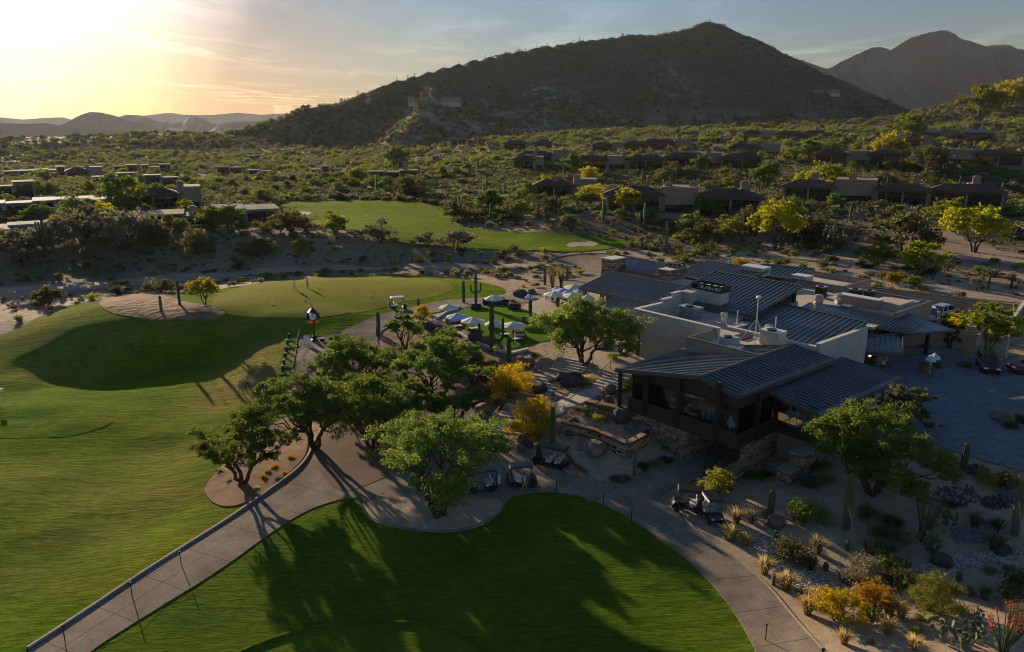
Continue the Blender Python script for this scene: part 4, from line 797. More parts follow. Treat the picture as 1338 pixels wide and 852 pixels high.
# ------------------------------------------------------------------ plants
def leaf_mat(name, stops, trans=.56, rnd=.25):
    """leaf faces: colour by a per-leaf number and per plant, lit through from behind"""
    m = bpy.data.materials.new(name); m.use_nodes = True; nt = m.node_tree; nt.nodes.clear(); L = nt.links
    o = N(nt, 'ShaderNodeOutputMaterial'); a = N(nt, 'ShaderNodeAttribute', attribute_name='tone'); oi = N(nt, 'ShaderNodeObjectInfo')
    rp = N(nt, 'ShaderNodeValToRGB'); e = rp.color_ramp.elements
    while len(e) < len(stops): e.new(.5)
    for q, (p, c) in zip(e, stops): q.position = p; q.color = (*c, 1)
    L.new(a.outputs['Fac'], rp.inputs[0])
    mr = N(nt, 'ShaderNodeMapRange'); mr.inputs['To Min'].default_value = 1-rnd; mr.inputs['To Max'].default_value = 1+rnd; L.new(oi.outputs['Random'], mr.inputs[0])
    h = N(nt, 'ShaderNodeMapRange'); h.inputs['To Min'].default_value = .485; h.inputs['To Max'].default_value = .515
    ml = N(nt, 'ShaderNodeMath', operation='MULTIPLY'); ml.inputs[1].default_value = 7.31; fr = N(nt, 'ShaderNodeMath', operation='FRACT'); L.new(oi.outputs['Random'], ml.inputs[0]); L.new(ml.outputs[0], fr.inputs[0]); L.new(fr.outputs[0], h.inputs[0])
    hs = N(nt, 'ShaderNodeHueSaturation'); L.new(h.outputs[0], hs.inputs['Hue']); L.new(mr.outputs[0], hs.inputs['Value']); L.new(rp.outputs[0], hs.inputs['Color'])
    d = N(nt, 'ShaderNodeBsdfDiffuse'); t = N(nt, 'ShaderNodeBsdfTranslucent'); mx = N(nt, 'ShaderNodeMixShader'); mx.inputs[0].default_value = trans
    L.new(hs.outputs[0], d.inputs[0]); L.new(hs.outputs[0], t.inputs[0]); L.new(d.outputs[0], mx.inputs[1]); L.new(t.outputs[0], mx.inputs[2]); L.new(mx.outputs[0], o.inputs[0]); return m
LM = {
 'mesquite': leaf_mat('mesquite_leaf', [(0, (0.068, 0.106, 0.027)), (.5, (0.140, 0.197, 0.040)), (1, (0.294, 0.325, 0.056))]),
 'bright': leaf_mat('bright_leaf', [(0, (.065, .108, .026)), (.5, (.135, .190, .038)), (1, (.27, .315, .058))]),
 'olive': leaf_mat('olive_leaf', [(0, (.062, .066, .026)), (.5, (.115, .115, .045)), (1, (.20, .185, .075))]),
 'grey': leaf_mat('grey_leaf', [(0, (0.093, 0.093, 0.062)), (.5, (0.171, 0.163, 0.109)), (1, (0.264, 0.240, 0.155))]),
 'yellow': leaf_mat('yellow_blossom', [(0, (.17, .135, .010)), (.4, (.46, .345, .012)), (1, (.76, .54, .02))]),
 'gold': leaf_mat('gold_blossom', [(0, (.12, .125, .018)), (.5, (.33, .30, .02)), (1, (.56, .44, .025))]),
 'lime': leaf_mat('lime_leaf', [(0, (.10, .12, .02)), (.5, (.22, .24, .03)), (1, (.38, .36, .04))]),
 'orange': leaf_mat('orange_blossom', [(0, (.18, .09, .02)), (.5, (.42, .2, .02)), (1, (.6, .3, .02))]),
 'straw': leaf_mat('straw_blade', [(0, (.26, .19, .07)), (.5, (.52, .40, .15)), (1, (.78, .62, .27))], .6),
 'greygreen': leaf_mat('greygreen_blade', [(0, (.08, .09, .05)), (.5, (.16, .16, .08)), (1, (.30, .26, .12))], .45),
 'red': leaf_mat('red_flower', [(0, (.45, .06, .03)), (1, (.75, .13, .06))], .4),
 'purple': leaf_mat('purple_pad', [(0, (.055, .045, .06)), (.6, (.10, .085, .11)), (1, (.20, .19, .25))], .05),
 'pink': leaf_mat('pink_flower', [(0, (.4, .2, .2)), (1, (.65, .4, .4))], .4),
}
M_bark = mat('dark_bark', (.045, .032, .024), .95, noise=(6, (.085, .06, .045), 8), bump=(12, .8, .03), spec=.1)
M_greenbark = mat('green_bark', (.10, .11, .035), .8, noise=(4, (.15, .15, .06), 6), spec=.1)
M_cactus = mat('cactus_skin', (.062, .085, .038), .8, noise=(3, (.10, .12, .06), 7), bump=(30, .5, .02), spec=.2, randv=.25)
M_cactus_lit = mat('sunlit_cactus_skin', (.10, .11, .06), .8, noise=(3, (.15, .15, .09), 7), bump=(30, .5, .02), spec=.2, randv=.2)  # lighter copy of the cactus skin, sunlight put into its colour
M_spine = mat('cactus_tip', (.30, .24, .15), .9, noise=(8, (.38, .31, .2), 5))
def quads(P, size, rng, up=.3, asp=.55):
    """one small bent leaf spray at each point"""
    n = len(P); d = rng.normal(size=(n, 3)); d /= np.linalg.norm(d, axis=1)[:, None]
    u = rng.normal(size=(n, 3)); u[:, 2] += up; nn = np.cross(d, u); nn /= np.linalg.norm(nn, axis=1)[:, None]+1e-9
    s = (size*rng.uniform(.6, 1.4, n))[:, None]
    a = d*s; b = nn*s*asp
    V = np.stack([P-a, P+b*.9-a*.1, P+a, P-b*.9-a*.1], 1).reshape(-1, 3)
    return V, np.arange(n*4).reshape(n, 4)
def leafmesh(name, V, Fq, tone):
    me = npmesh(name, V, Fq); a = me.attributes.new('tone', 'FLOAT', 'POINT'); a.data.foreach_set('value', np.repeat(tone, 4).astype(np.float32)[:len(V)]); return me
def limb(mb, p, q, r0, r1, rng, wob=.12, n=4, sides=6):
    p = np.array(p, float); q = np.array(q, float); L_ = np.linalg.norm(q-p); pts = []
    for i in range(n+1):
        t = i/n; w = math.sin(t*PI)*wob*L_; pts.append(p+(q-p)*t+rng.normal(size=3)*w*.5*(1 if 0 < i < n else 0))
    mb.tube(pts, [r0+(r1-r0)*i/n for i in range(n+1)], sides); return pts
def tree_mesh(seed, H, R, fork, nclump, nleaf, size, stems=3, flat=.5, base=.35, cl=.19, trunk_r=.16, drop=0):
    """returns (wood mesh, crown mesh) of a spreading desert tree of height H and crown radius R"""
    rng = np.random.default_rng(seed); mb = MB(); cz = H*(1-flat*.5)
    C = []
    tries = 0
    while len(C) < nclump and tries < 6000:
        tries += 1
        a = rng.uniform(0, 2*PI); t = math.sqrt(rng.uniform(0, 1)); rr = R*t*.92; lob = 1+.22*math.sin(2*a+seed)+.16*math.sin(3*a+seed*1.7)+.1*math.sin(5*a+seed*.6)
        top = base*H+(H*.98-base*H)*math.sqrt(max(0, 1-t*t*.85)); z = top-rng.uniform(0, 1)**1.6*(top-base*H)*.75-drop*t*H
        c = np.array((rr*lob*math.cos(a), rr*lob*math.sin(a), z))
        if all(np.linalg.norm((c-k)*(1, 1, 1.4)) > R*cl*.75 for k in C): C.append(c)
    C = np.array(C); heads = []
    for s in range(stems):
        a = 2*PI*s/stems+rng.uniform(-.5, .5); q = np.array((math.cos(a)*R*.22, math.sin(a)*R*.22, fork*H))
        limb(mb, (math.cos(a)*.1, math.sin(a)*.1, -.3), q, trunk_r, trunk_r*.7, rng, .1, 5, 8); heads.append(q)
    heads = np.array(heads)
    for c in C:
        h = heads[np.argmin(np.linalg.norm((heads-c)*(1, 1, .3), axis=1))]
        if rng.uniform() < .85: limb(mb, h+(rng.normal(size=3)*.05), c*.94+np.array((0, 0, -.02*H)), trunk_r*rng.uniform(.3, .55), .02, rng, .16, 4, 5)
    # branchlets and leaves
    P = []; tone = []
    for c in C:
        rad = R*cl*rng.uniform(.7, 1.35); nsub = 13; k = int(nleaf/len(C)*rng.uniform(.6, 1.4)); ct = rng.uniform(.2, .8)
        sub = c+rng.normal(size=(nsub, 3))*rad*np.array((.85, .85, .40))
        i = rng.integers(0, nsub, k); pts = sub[i]+rng.normal(size=(k, 3))*rad*np.array((.27, .27, .17))
        P.append(pts); tone.append(np.clip(ct*.55+rng.uniform(0, .5, k), 0, 1))
    P = np.concatenate(P); tone = np.concatenate(tone); V, Fq = quads(P, size, rng)
    wood = mb.mesh('trunk', True); return wood, leafmesh('crown', V, Fq, tone)
def bush_mesh(seed, H, R, n, size, clumps=9, stem=True, tall=.5):
    rng = np.random.default_rng(seed); P = []; tone = []
    for k in range(clumps):
        a = rng.uniform(0, 2*PI); t = math.sqrt(rng.uniform()); lob = 1+.25*math.sin(2*a+seed)
        c = np.array((R*.72*t*lob*math.cos(a), R*.72*t*lob*math.sin(a), H*(.28+.45*math.sqrt(1-t*t*.9)*rng.uniform(.6, 1)))); m = n//clumps
        P.append(c+rng.normal(size=(m, 3))*np.array((R*.22, R*.22, H*.17))); tone.append(np.clip(rng.uniform(.1, .6)+rng.uniform(0, .4, m), 0, 1))
    P = np.concatenate(P); tone = np.concatenate(tone); P[:, 2] = np.abs(P[:, 2])+.03
    V, Fq = quads(P, size, rng, .6); return leafmesh('desert_shrub', V, Fq, tone)
def tuft_mesh(seed, n, H, spread, w=.018):
    """clump grass of arching blades"""
    rng = np.random.default_rng(seed); V = []; Fq = []; tone = []
    for i in range(n):
        a = rng.uniform(0, 2*PI); l = H*rng.uniform(.55, 1.1); lean = rng.uniform(.05, 1)*spread; r0 = rng.uniform(0, .12)
        d = np.array((math.cos(a), math.sin(a), 0)); s = np.array((-math.sin(a), math.cos(a), 0))*w; p0 = d*r0; p1 = p0+d*lean*.35*l+np.array((0, 0, l*.65)); p2 = p0+d*lean*l+np.array((0, 0, l*(1-.3*lean)))
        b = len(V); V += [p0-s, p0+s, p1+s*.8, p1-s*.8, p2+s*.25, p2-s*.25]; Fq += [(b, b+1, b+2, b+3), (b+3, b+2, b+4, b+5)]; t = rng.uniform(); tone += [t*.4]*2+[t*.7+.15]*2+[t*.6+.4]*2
    me = npmesh('grass_tuft', np.array(V), np.array(Fq)); a = me.attributes.new('tone', 'FLOAT', 'POINT'); a.data.foreach_set('value', np.array(tone, np.float32)); return me
def rib_column(mb, pts, rad, ribs=13, tip=True):
    n = ribs*2; pts = [Vector(p) for p in pts]; v = []; f = []; Nn = None
    if tip:
        d = (pts[-1]-pts[-2]).normalized(); r = rad[-1]; e = pts[-1].copy()
        for k in (1, 2, 3): pts.append(e+d*r*math.sin(k/3*PI/2)*.95); rad = rad+[max(r*math.cos(k/3*PI/2), r*.12)]
    for i, p in enumerate(pts):
        t = (pts[min(i+1, len(pts)-1)]-pts[max(i-1, 0)]).normalized()
        if Nn is None: Nn = t.cross(Vector((0, 1, 0)) if abs(t.y) < .9 else Vector((1, 0, 0))).normalized()
        Nn = (Nn-t*Nn.dot(t)).normalized(); B = t.cross(Nn)
        for k in range(n):
            a = 2*PI*k/n; q = rad[i]*(1.0 if k % 2 == 0 else .80); v.append(p+(Nn*math.cos(a)+B*math.sin(a))*q)
    for i in range(len(pts)-1):
        for k in range(n): f.append((i*n+k, i*n+(k+1) % n, (i+1)*n+(k+1) % n, (i+1)*n+k))
    f.append(tuple(range((len(pts)-1)*n, len(pts)*n)))
    mb.add(v, f); return mb
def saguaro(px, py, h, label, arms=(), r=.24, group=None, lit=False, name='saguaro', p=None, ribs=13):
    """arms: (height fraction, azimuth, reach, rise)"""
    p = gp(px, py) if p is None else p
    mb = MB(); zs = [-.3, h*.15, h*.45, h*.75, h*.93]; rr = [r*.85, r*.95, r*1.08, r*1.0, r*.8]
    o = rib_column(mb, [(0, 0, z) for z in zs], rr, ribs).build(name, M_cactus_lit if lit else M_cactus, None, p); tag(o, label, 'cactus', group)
    for fz, az, reach, rise in arms:
        d = Vector((math.cos(az), math.sin(az), 0)); z0 = h*fz; ar = r*.62
        pts = [(0, 0, z0), d*reach*.6+Vector((0, 0, z0-.02)), d*reach*.92+Vector((0, 0, z0+.12)), d*reach+Vector((0, 0, z0+.5)), d*reach*1.02+Vector((0, 0, z0+max(.7, rise)))]
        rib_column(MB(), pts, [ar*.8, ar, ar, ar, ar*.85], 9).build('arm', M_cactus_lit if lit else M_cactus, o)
    return o
def plant_tree(px, py, w, h, kind, label, seed, name='mesquite_tree', n=14000, size=.17, group=None, stems=3, fork=.26, clumps=30, base=.35, p=None, bark=None, cl=.165, drop=0, trunk_r=None):
    p = gp(px, py) if p is None else p
    wood, crown = tree_mesh(seed, h, w/2*.86, fork, clumps, int(n*2.1), size*.58, stems, base=base, cl=cl, drop=drop, trunk_r=trunk_r or .05+h*.022)
    e = empty(name, p, 0, label, 'tree', group); link('trunk', wood, bark or M_bark, e); link('crown', crown, LM[kind], e); return e
T = plant_tree
T(574,676,13.4,7.8,'bright','broad bright green mesquite in the round gravel bed, nearest the camera',11,n=19000,clumps=40,stems=5,size=.16,base=.56,fork=.36,cl=.135)
T(318,634,9.0,7.0,'mesquite','leaning mesquite at the left tip of the brown bed beside the path',12,n=15000,clumps=26,size=.15)
T(412,588,9.2,8.2,'mesquite','dark dense mesquite at the bend of the path, right of the leaning one',13,n=22000,clumps=34,size=.16)
T(487,594,10.2,7.6,'mesquite','spreading mesquite with bare dark limbs over the brown paving',14,n=15000,clumps=28,base=.45)
T(571,530,10.4,7.4,'bright','bright feathery mesquite behind the paving, its dark trunk showing',15,n=15000,clumps=28,base=.45)
T(470,512,10.0,6.6,'mesquite','broad mesquite behind the clock path at the back of the grove',16,n=18000,clumps=32)
T(528,458,5.4,5.0,'bright','small rounded tree at the back of the grove by the bend of the cart path',17,n=8000,clumps=18)
T(620,505,4.8,4.0,'olive','dark olive shrubby tree between the grove and the yellow bush',18,n=8000,clumps=16,base=.15)
T(594,566,5.6,5.4,'bright','loose green tree at the right edge of the grove above the path',19,n=8000,clumps=18)
T(540,580,7.4,6.2,'mesquite','middle tree of the grove half hidden behind the nearest one',20,n=9000,clumps=20)
T(508,562,7.6,6.4,'mesquite','dark leafy mesquite over the brown court, between the limby one and the nearest',27,n=12000,clumps=24,base=.3)
T(588,486,6.0,5.4,'bright','feathery green tree on the dark bank just behind the bright dark trunked one',28,n=9000,clumps=20,base=.25)
T(436,532,6.4,6.0,'mesquite','dark mesquite in the bed between the bend tree and the back of the grove',29,n=10000,clumps=20,base=.3)
T(763,478,12.2,7.4,'bright','wide green tree on dark twin trunks before the plaster clubhouse wall',21,n=24000,clumps=38,stems=3,size=.18)
T(1140,646,10.6,7.2,'mesquite','big green tree on low dark limbs in front of the stone shop wall',22,n=26000,clumps=40,stems=4,size=.16,fork=.2,base=.3)
T(1182,566,4.8,5.6,'olive','wispy dull green tree between the shop roof and the paved forecourt',23,n=9000,clumps=20,base=.12,bark=M_greenbark,drop=.1)
T(1292,464,7.0,6.4,'lime','airy yellow green tree over the forecourt edge beside the car park wall',24,n=9000,clumps=24,base=.25,bark=M_greenbark,name='palo_verde_tree')
T(810,462,3.6,3.6,'mesquite','small green tree left of the plaster wall, beside the wide tree',25,n=5000,clumps=12,base=.2)
T(1240,455,3.4,3.6,'olive','dark little tree under the yellow shrub at the back of the forecourt',26,n=4000,clumps=12,base=.15)
# yellow flowering bushes near the path
def blossom(px, py, w, h, label, seed, kind='yellow', n=5000, size=.11, name='palo_verde_bush', clumps=30, base=.04, p=None, bark=None):
    return plant_tree(px, py, w, h, kind, label, seed, name, n, size, stems=4, fork=.18, clumps=clumps, base=base, bark=bark or M_greenbark, cl=.24, p=p)
blossom(668,521,5.0,4.4,'golden yellow flowering bush beside the stairs, farther of the two',31,n=7000)
blossom(696,570,5.0,4.0,'golden yellow flowering bush at the foot of the stairs beside a tall cactus',32,n=8000)
blossom(934,650,2.8,2.6,'yellow green flowering shrub by the stone planter at the tunnel mouth',33,'lime',n=3500)
blossom(1093,812,3.0,2.4,'bright yellow flowering shrub on the sunlit sand, nearest the path',34,n=5000,size=.085)
blossom(1138,800,2.9,1.9,'orange flowering shrub between the yellow and the lime one',35,'orange',n=3500,size=.08)
blossom(1222,802,3.6,2.6,'lime green flowering shrub right of the orange one on the sand',36,'lime',n=4500,size=.085)
blossom(551,420,3.0,2.4,'yellow flowering bush on the rocky bank below the terrace lawn',37,n=3000)
blossom(1244,436,3.2,2.0,'yellow blossomed shrub beside the entrance canopy tip',38,n=3000)
# mid-distance trees; each copies a kind built once
PROTO = {}
def proto(key, kind, H, R, n, size, clumps, base, stems, seed, bark=None, woody=True):
    w, c = tree_mesh(seed, H, R*.86, .22, clumps, int(n*1.8), size*.66, stems, base=base, cl=.24, trunk_r=.13); c.materials.append(LM[kind]); w.materials.append(bark or M_bark); PROTO[key] = (w, c, H, R)
for q in range(4): proto(('mesquite', q), 'mesquite', 5, 3.2, 2600, .30, 22, .12, 3, 50+q)
for q in range(4): proto(('olive', q), 'olive', 4, 3.0, 2400, .28, 20, .05, 3, 60+q)
for q in range(3): proto(('bright', q), 'bright', 4.5, 3.0, 2600, .28, 20, .1, 3, 70+q)
for q in range(3): proto(('yellow', q), 'gold', 4, 3.0, 2400, .26, 20, .12, 3, 80+q, M_greenbark)
for q in range(3): proto(('lime', q), 'lime', 4.5, 3.0, 2400, .28, 20, .2, 3, 90+q, M_greenbark)
for q in range(2): proto(('grey', q), 'grey', 4, 3.0, 1500, .26, 18, .15, 4, 95+q)
for q in range(3): proto(('golden', q), 'gold', 5.5, 3.2, 2600, .28, 22, .38, 3, 100+q, M_bark)
KN = {'mesquite': 'mesquite_tree', 'olive': 'ironwood_tree', 'bright': 'mesquite_tree', 'yellow': 'palo_verde_tree', 'lime': 'palo_verde_tree', 'grey': 'bare_tree', 'golden': 'palo_verde_tree'}
TREES = []
def mid(px, py, w, kind, label=None, group=None, h=None, p=None, seed=None):
    ks = [k for k in PROTO if k[0] == kind]; k = ks[(seed if seed is not None else len(TREES)) % len(ks)]; wd, c, H, R = PROTO[k]
    p = gp(px, py) if p is None else p
    e = empty(KN[kind], p, random.uniform(0, 6.28), label, 'tree', group); s = w/2/R; hz = (h/H) if h else s*random.uniform(.85, 1.1); e.scale = (s, s, hz)
    link('trunk', wd, None, e); link('crown', c, None, e); TREES.append((p[0], p[1], w/2)); return e
def mpx(px, py): return np.linalg.norm(np.array(gp(px, py))-np.array((0, 0, CAMZ)))/1000
MIDLIST = [ # (px, py base, width px, kind, label)
 (1272,330,72,'golden','large golden palo verde on the slope at the right by the small fairway'),(1234,294,48,'lime','lime palo verde standing below the long tiled villa at the right'),
 (1146,348,44,'lime','lime green tree on a pale trunk, left of the pair behind the yard wall'),(1204,358,54,'lime','lime green tree on a pale trunk, right of the pair behind the yard wall'),(1184,330,74,'olive','wide dark tree standing behind the pair of lime trees'),
 (1168,372,28,'yellow','small yellow tree between and below the two lime trees'),(1192,378,22,'bright','little green shrub tree right of the small yellow tree'),(966,358,34,'yellow','yellow bush in the sand just behind the chimney roof'),(1087,367,16,'bright','slim bright sapling behind the flat service roof'),
 (1015,328,80,'golden','long golden tree in the middle of the row on the wash bank'),(952,316,50,'lime','lime tree at the left of the row on the wash bank'),(985,308,60,'olive','grey green tree behind the golden one on the wash bank'),(922,322,52,'olive','dull green tree at the left end of the wash bank'),(1060,318,60,'olive','dull green tree right of the golden one on the wash bank'),(1095,325,54,'grey','thin grey tree at the right end of the wash bank'),
 (905,305,40,'mesquite','dark green tree between the wash bank and the lower villa'),(925,282,42,'bright','fresh green tree in front of the dark villa porch'),(972,295,34,'yellow','yellow tree before the right end of the lower villa'),(820,275,44,'yellow','yellow tree at the left corner of the lower villa'),(772,268,40,'yellow','yellow tree in front of the small brown villa'),(712,252,36,'yellow','yellow tree left of the small brown villa'),
 (638,282,48,'bright','bright round tree at the right end of the far fairway'),(600,285,40,'olive','dull green tree just left of the bright round one'),(680,286,32,'lime','round lime tree right of the bright one'),(655,292,20,'olive','low dark tree under the bright round one'),
 (558,322,36,'grey','thin twiggy tree before the far fairway, left of the twiggy pair'),(595,325,46,'grey','thin twiggy tree before the far fairway, right of the twiggy pair'),(497,318,54,'grey','broad brown twiggy bush before the far fairway'),(437,308,40,'lime','lime green tree at the near edge of the far fairway'),(380,303,50,'olive','dark tree at the right end of the long flat house'),(335,335,40,'olive','rounded dull tree on the bank below the long flat house'),(258,332,44,'olive','pale grey tree on the bank above the wash'),(392,330,26,'lime','small green tree on the bank under the fairway'),
 (160,282,62,'mesquite','large dark tree behind the left bank, between the two houses'),(62,330,60,'grey','grey brown thicket tree around the candelabra cactus'),(110,318,70,'grey','broad grey tree right of the candelabra cactus'),(160,326,80,'grey','wide grey tree at the middle of the left bank'),(25,345,70,'grey','grey brown tree at the far left of the bank'),(130,300,46,'yellow','yellow tree on the left bank below the white house'),(75,300,24,'yellow','yellow tree beside the candelabra cactus'),(105,290,50,'mesquite','dark green tree in front of the white house'),(200,318,52,'olive','olive tree on the bank below the long flat house'),(300,300,46,'bright','green tree in front of the long flat house'),(275,297,40,'olive','olive tree against the long flat house wall'),(148,292,36,'bright','green tree right of the white house'),
 (268,398,38,'golden','small golden palo verde standing on the sandy mound by the green'),(210,382,26,'olive','dull tree just behind the sandy mound'),(66,398,34,'olive','dark low tree in the wash at the left'),
 (1298,445,30,'lime','low lime shrub tree behind the car park wall'),(1245,428,30,'yellow','yellow shrub at the end of the entrance wall'),
 (540,258,50,'olive','olive tree behind the far end of the fairway'),(520,222,44,'bright','bright green tree in front of the long brown house'),(470,240,34,'lime','lime tree at the middle of the far valley'),(505,252,30,'bright','green tree at the back edge of the far fairway'),
 (750,225,34,'bright','bright green tree left of the middle row of villas'),(770,238,30,'yellow','yellow tree under the middle row of villas'),(1060,212,36,'bright','bright green tree between the two upper villas'),(1083,205,30,'mesquite','darker tree beside the bright one between the upper villas'),(1030,215,28,'lime','lime tree in the middle of the upper terrace'),(1160,208,44,'yellow','yellow tree beside the right upper villa'),(1185,182,40,'lime','lime tree by the topmost stone villa'),(1080,258,56,'lime','pale lime tree on the slope left of the long villa'),(1055,250,46,'yellow','yellow tree on the slope left of the long villa'),(1150,250,40,'olive','olive tree on the slope above the long villa'),(1215,232,60,'olive','broad olive tree below the right upper villa'),(880,232,36,'olive','olive tree between the upper and lower rows of villas'),(1000,245,44,'bright','fresh green tree below the upper villa terrace'),(915,222,26,'bright','bright tree in front of the middle villa'),(1280,150,50,'lime','lime tree on the knoll at the right'),(1315,140,44,'yellow','yellow tree on top of the knoll at the right'),
 (725,278,40,'olive','dark low tree beside the small brown villa'),(690,265,34,'bright','green tree on the slope behind the round lime tree'),(745,300,30,'olive','olive shrub tree on the slope above the sand bunker'),
]
for q, (px, py, w, k, lb) in enumerate(MIDLIST): mid(px, py, w*mpx(px, py)*.92, k, lb, seed=q)
# ------------------------------------------------------------------ houses
M_tile = mat('roof_tile', (.062, .040, .030), .85, noise=(1.2, (.095, .062, .045), 8), bump=(5, .6, .05), spec=.15)
M_adobe = mat('adobe', (.23, .17, .12), .95, noise=(.6, (.28, .21, .15), 7), bump=(6, .2, .03), spec=.1)
M_adobe2 = mat('pink_adobe', (.22, .15, .11), .95, noise=(.6, (.26, .18, .135), 7), bump=(6, .2, .03), spec=.1)
M_white = mat('pale_render', (.36, .345, .32), .9, noise=(.6, (.48, .46, .43), 7), spec=.1)
M_flat = mat('flat_roof', (.17, .145, .12), .9, noise=(.4, (.28, .245, .21), 6), spec=.02)
M_pflat = mat('pale_flat_roof', (.34, .33, .32), .9, noise=(.4, (.40, .39, .37), 6), spec=.02)
M_slate = mat('blue_slate', (.12, .15, .18), .8, noise=(.4, (.15, .18, .21), 6), spec=.02)
M_frame = mat('house_frame', (.05, .035, .025), .7, noise=(3, (.07, .05, .035), 4))
HOUSES = []
def hip(mb, x0, y0, x1, y1, z, rise, ov=.7, th=.22):
    x0 -= ov; y0 -= ov; x1 += ov; y1 += ov; w, d = x1-x0, y1-y0; k = min(w, d)/2
    if w >= d: r = [(x0+k, (y0+y1)/2), (x1-k*.999, (y0+y1)/2)]
    else: r = [((x0+x1)/2, y0+k), ((x0+x1)/2, y1-k*.999)]
    v = [(x0, y0, z), (x1, y0, z), (x1, y1, z), (x0, y1, z)]; v = [(a, b, c-th) for a, b, c in v]+v+[(r[0][0], r[0][1], z+rise), (r[1][0], r[1][1], z+rise)]
    f = [(0, 3, 2, 1), (0, 1, 5, 4), (1, 2, 6, 5), (2, 3, 7, 6), (3, 0, 4, 7)]
    f += [(4, 5, 9, 8), (5, 6, 9), (6, 7, 8, 9), (7, 4, 8)] if w >= d else [(4, 5, 8), (5, 6, 9, 8), (6, 7, 9), (7, 4, 8, 9)]
    mb.add(v, f)
def house(px, py, wpx, label, style='tile', seed=0, wall=None, roof=None, cat='villa', group=None, chim=2, depth=13, hs=1.42, turn=0, sink=.3, name='villa', wm=None):
    rng = random.Random(seed); p = gp(px, py); dist = np.linalg.norm(np.array(p)-np.array((0, 0, CAMZ))); Wd = wm or wpx*dist/1000
    rz = -math.atan2(p[0], p[1])+turn
    e = empty(name, (p[0], p[1], p[2]-sink), rz, label, cat, group); HOUSES.append((p[0]+math.sin(-rz)*depth*.5, p[1]+math.cos(rz)*depth*.5, Wd*.5+1, depth*.6+2, rz))
    wall = wall or M_adobe; roof = roof or M_tile; x = -Wd/2; k = 0; near = dist < 420
    n = max(2, round(Wd/(13 if style == 'tile' else 7))); ws = [(.55 if style == 'tile' and q % 3 == 1 else 1)*rng.uniform(.75, 1.25) for q in range(n)]; s = sum(ws); ws = [q*Wd/s for q in ws]
    for i, bwid in enumerate(ws):
        x0, x1 = x, x+bwid; x = x1; flat = (style != 'tile') or (i % 3 == 1); yo = rng.uniform(0, 3.0 if style == 'tile' else 6); h = (rng.uniform(4.3, 5.1) if flat and style == 'tile' else rng.uniform(2.7, 4.4) if flat else rng.uniform(3.1, 3.5))*hs
        g = .02*(i % 2)
        MB().box(x0+g, yo, -4, x1-g, depth-rng.uniform(0, 2)+g, h).build('wall', wall, e)
        if style == 'tile' and not flat and rng.random() < .75: tx_ = rng.uniform(x0+1, x1-4); MB().box(tx_, 8.2, h-.5, tx_+rng.uniform(2.5, 4.5), depth-2.2, h+rng.uniform(1.5, 2.4)).build('tower', wall, e)
        if style == 'tile' and not flat:
            mb = MB(); hip(mb, x0-.25, yo-1.6, x1+.25, yo+6.6, h+.15+rng.uniform(0, .3), 1.9); mb.build('roof', roof, e)
            MB().box(x0+.5, yo-.06, .4, x1-.5, yo-.01, h-.45).build('window', M_window, e)
            if near:
                for cx in (x0+.15, (x0+x1)/2, x1-.55)[:3 if bwid > 7 else 2]: MB().box(cx, yo-1.9, -3, cx+.55, yo-1.35, h+.1).build('column', wall, e)
        elif style == 'tile':
            MB().box(x0-.1, yo-.1, h, x1+.1, yo+.4, h+.14).build('parapet', wall, e)
            MB().box(x0+1.0, yo-.05, .6, x1-1.0, yo-.01, 2.6).build('window', M_window, e)
        else:
            ov = rng.uniform(.1, .5); z = h+(.02*i)
            MB().box(x0-ov, yo-ov-rng.uniform(0, 1.2), z, x1+ov*.6, depth-rng.uniform(0, 5), z+.3).build('roof', roof, e)
            MB().box(x0+.6, yo-.05, .3, x1-.6, yo-.01, h-.4).build('window', M_window, e)
            if near: MB().box((x0+x1)/2-.08, yo-.12, .3, (x0+x1)/2+.08, yo-.051, h-.4).build('window_post', M_frame, e)
    for q in range(chim):
        cx = -Wd/2+Wd*(q+.5+rng.uniform(-.25, .25))/chim; cy = rng.uniform(3.5, 8); ch = rng.uniform(5.2, 6.0)*hs
        c = MB().box(cx-1.0, cy-.8, 1, cx+1.0, cy+.8, ch).build('chimney', wall, e); MB().box(cx-1.1, cy-.9, ch, cx+1.1, cy+.9, ch+.16).box(cx-.7, cy-.5, ch+.16, cx+.7, cy+.5, ch+.5).build('chimney_cap', wall, c)
    if near and style == 'tile':
        a, b = -Wd/2+rng.uniform(0, 3), -Wd/2+Wd*rng.uniform(.4, .7)
        MB().box(a, -5.2, -4, b, -4.8, 1.0).box(a, -4.8, -4, a+.35, -1, 1.02).box(b-.35, -4.8, -4, b, -1, 1.02).build('patio_wall', wall, e)
        MB().box(a+.4, -4.75, -4, b-.4, 1.5, .05).build('patio', M_tan, e)
    return e
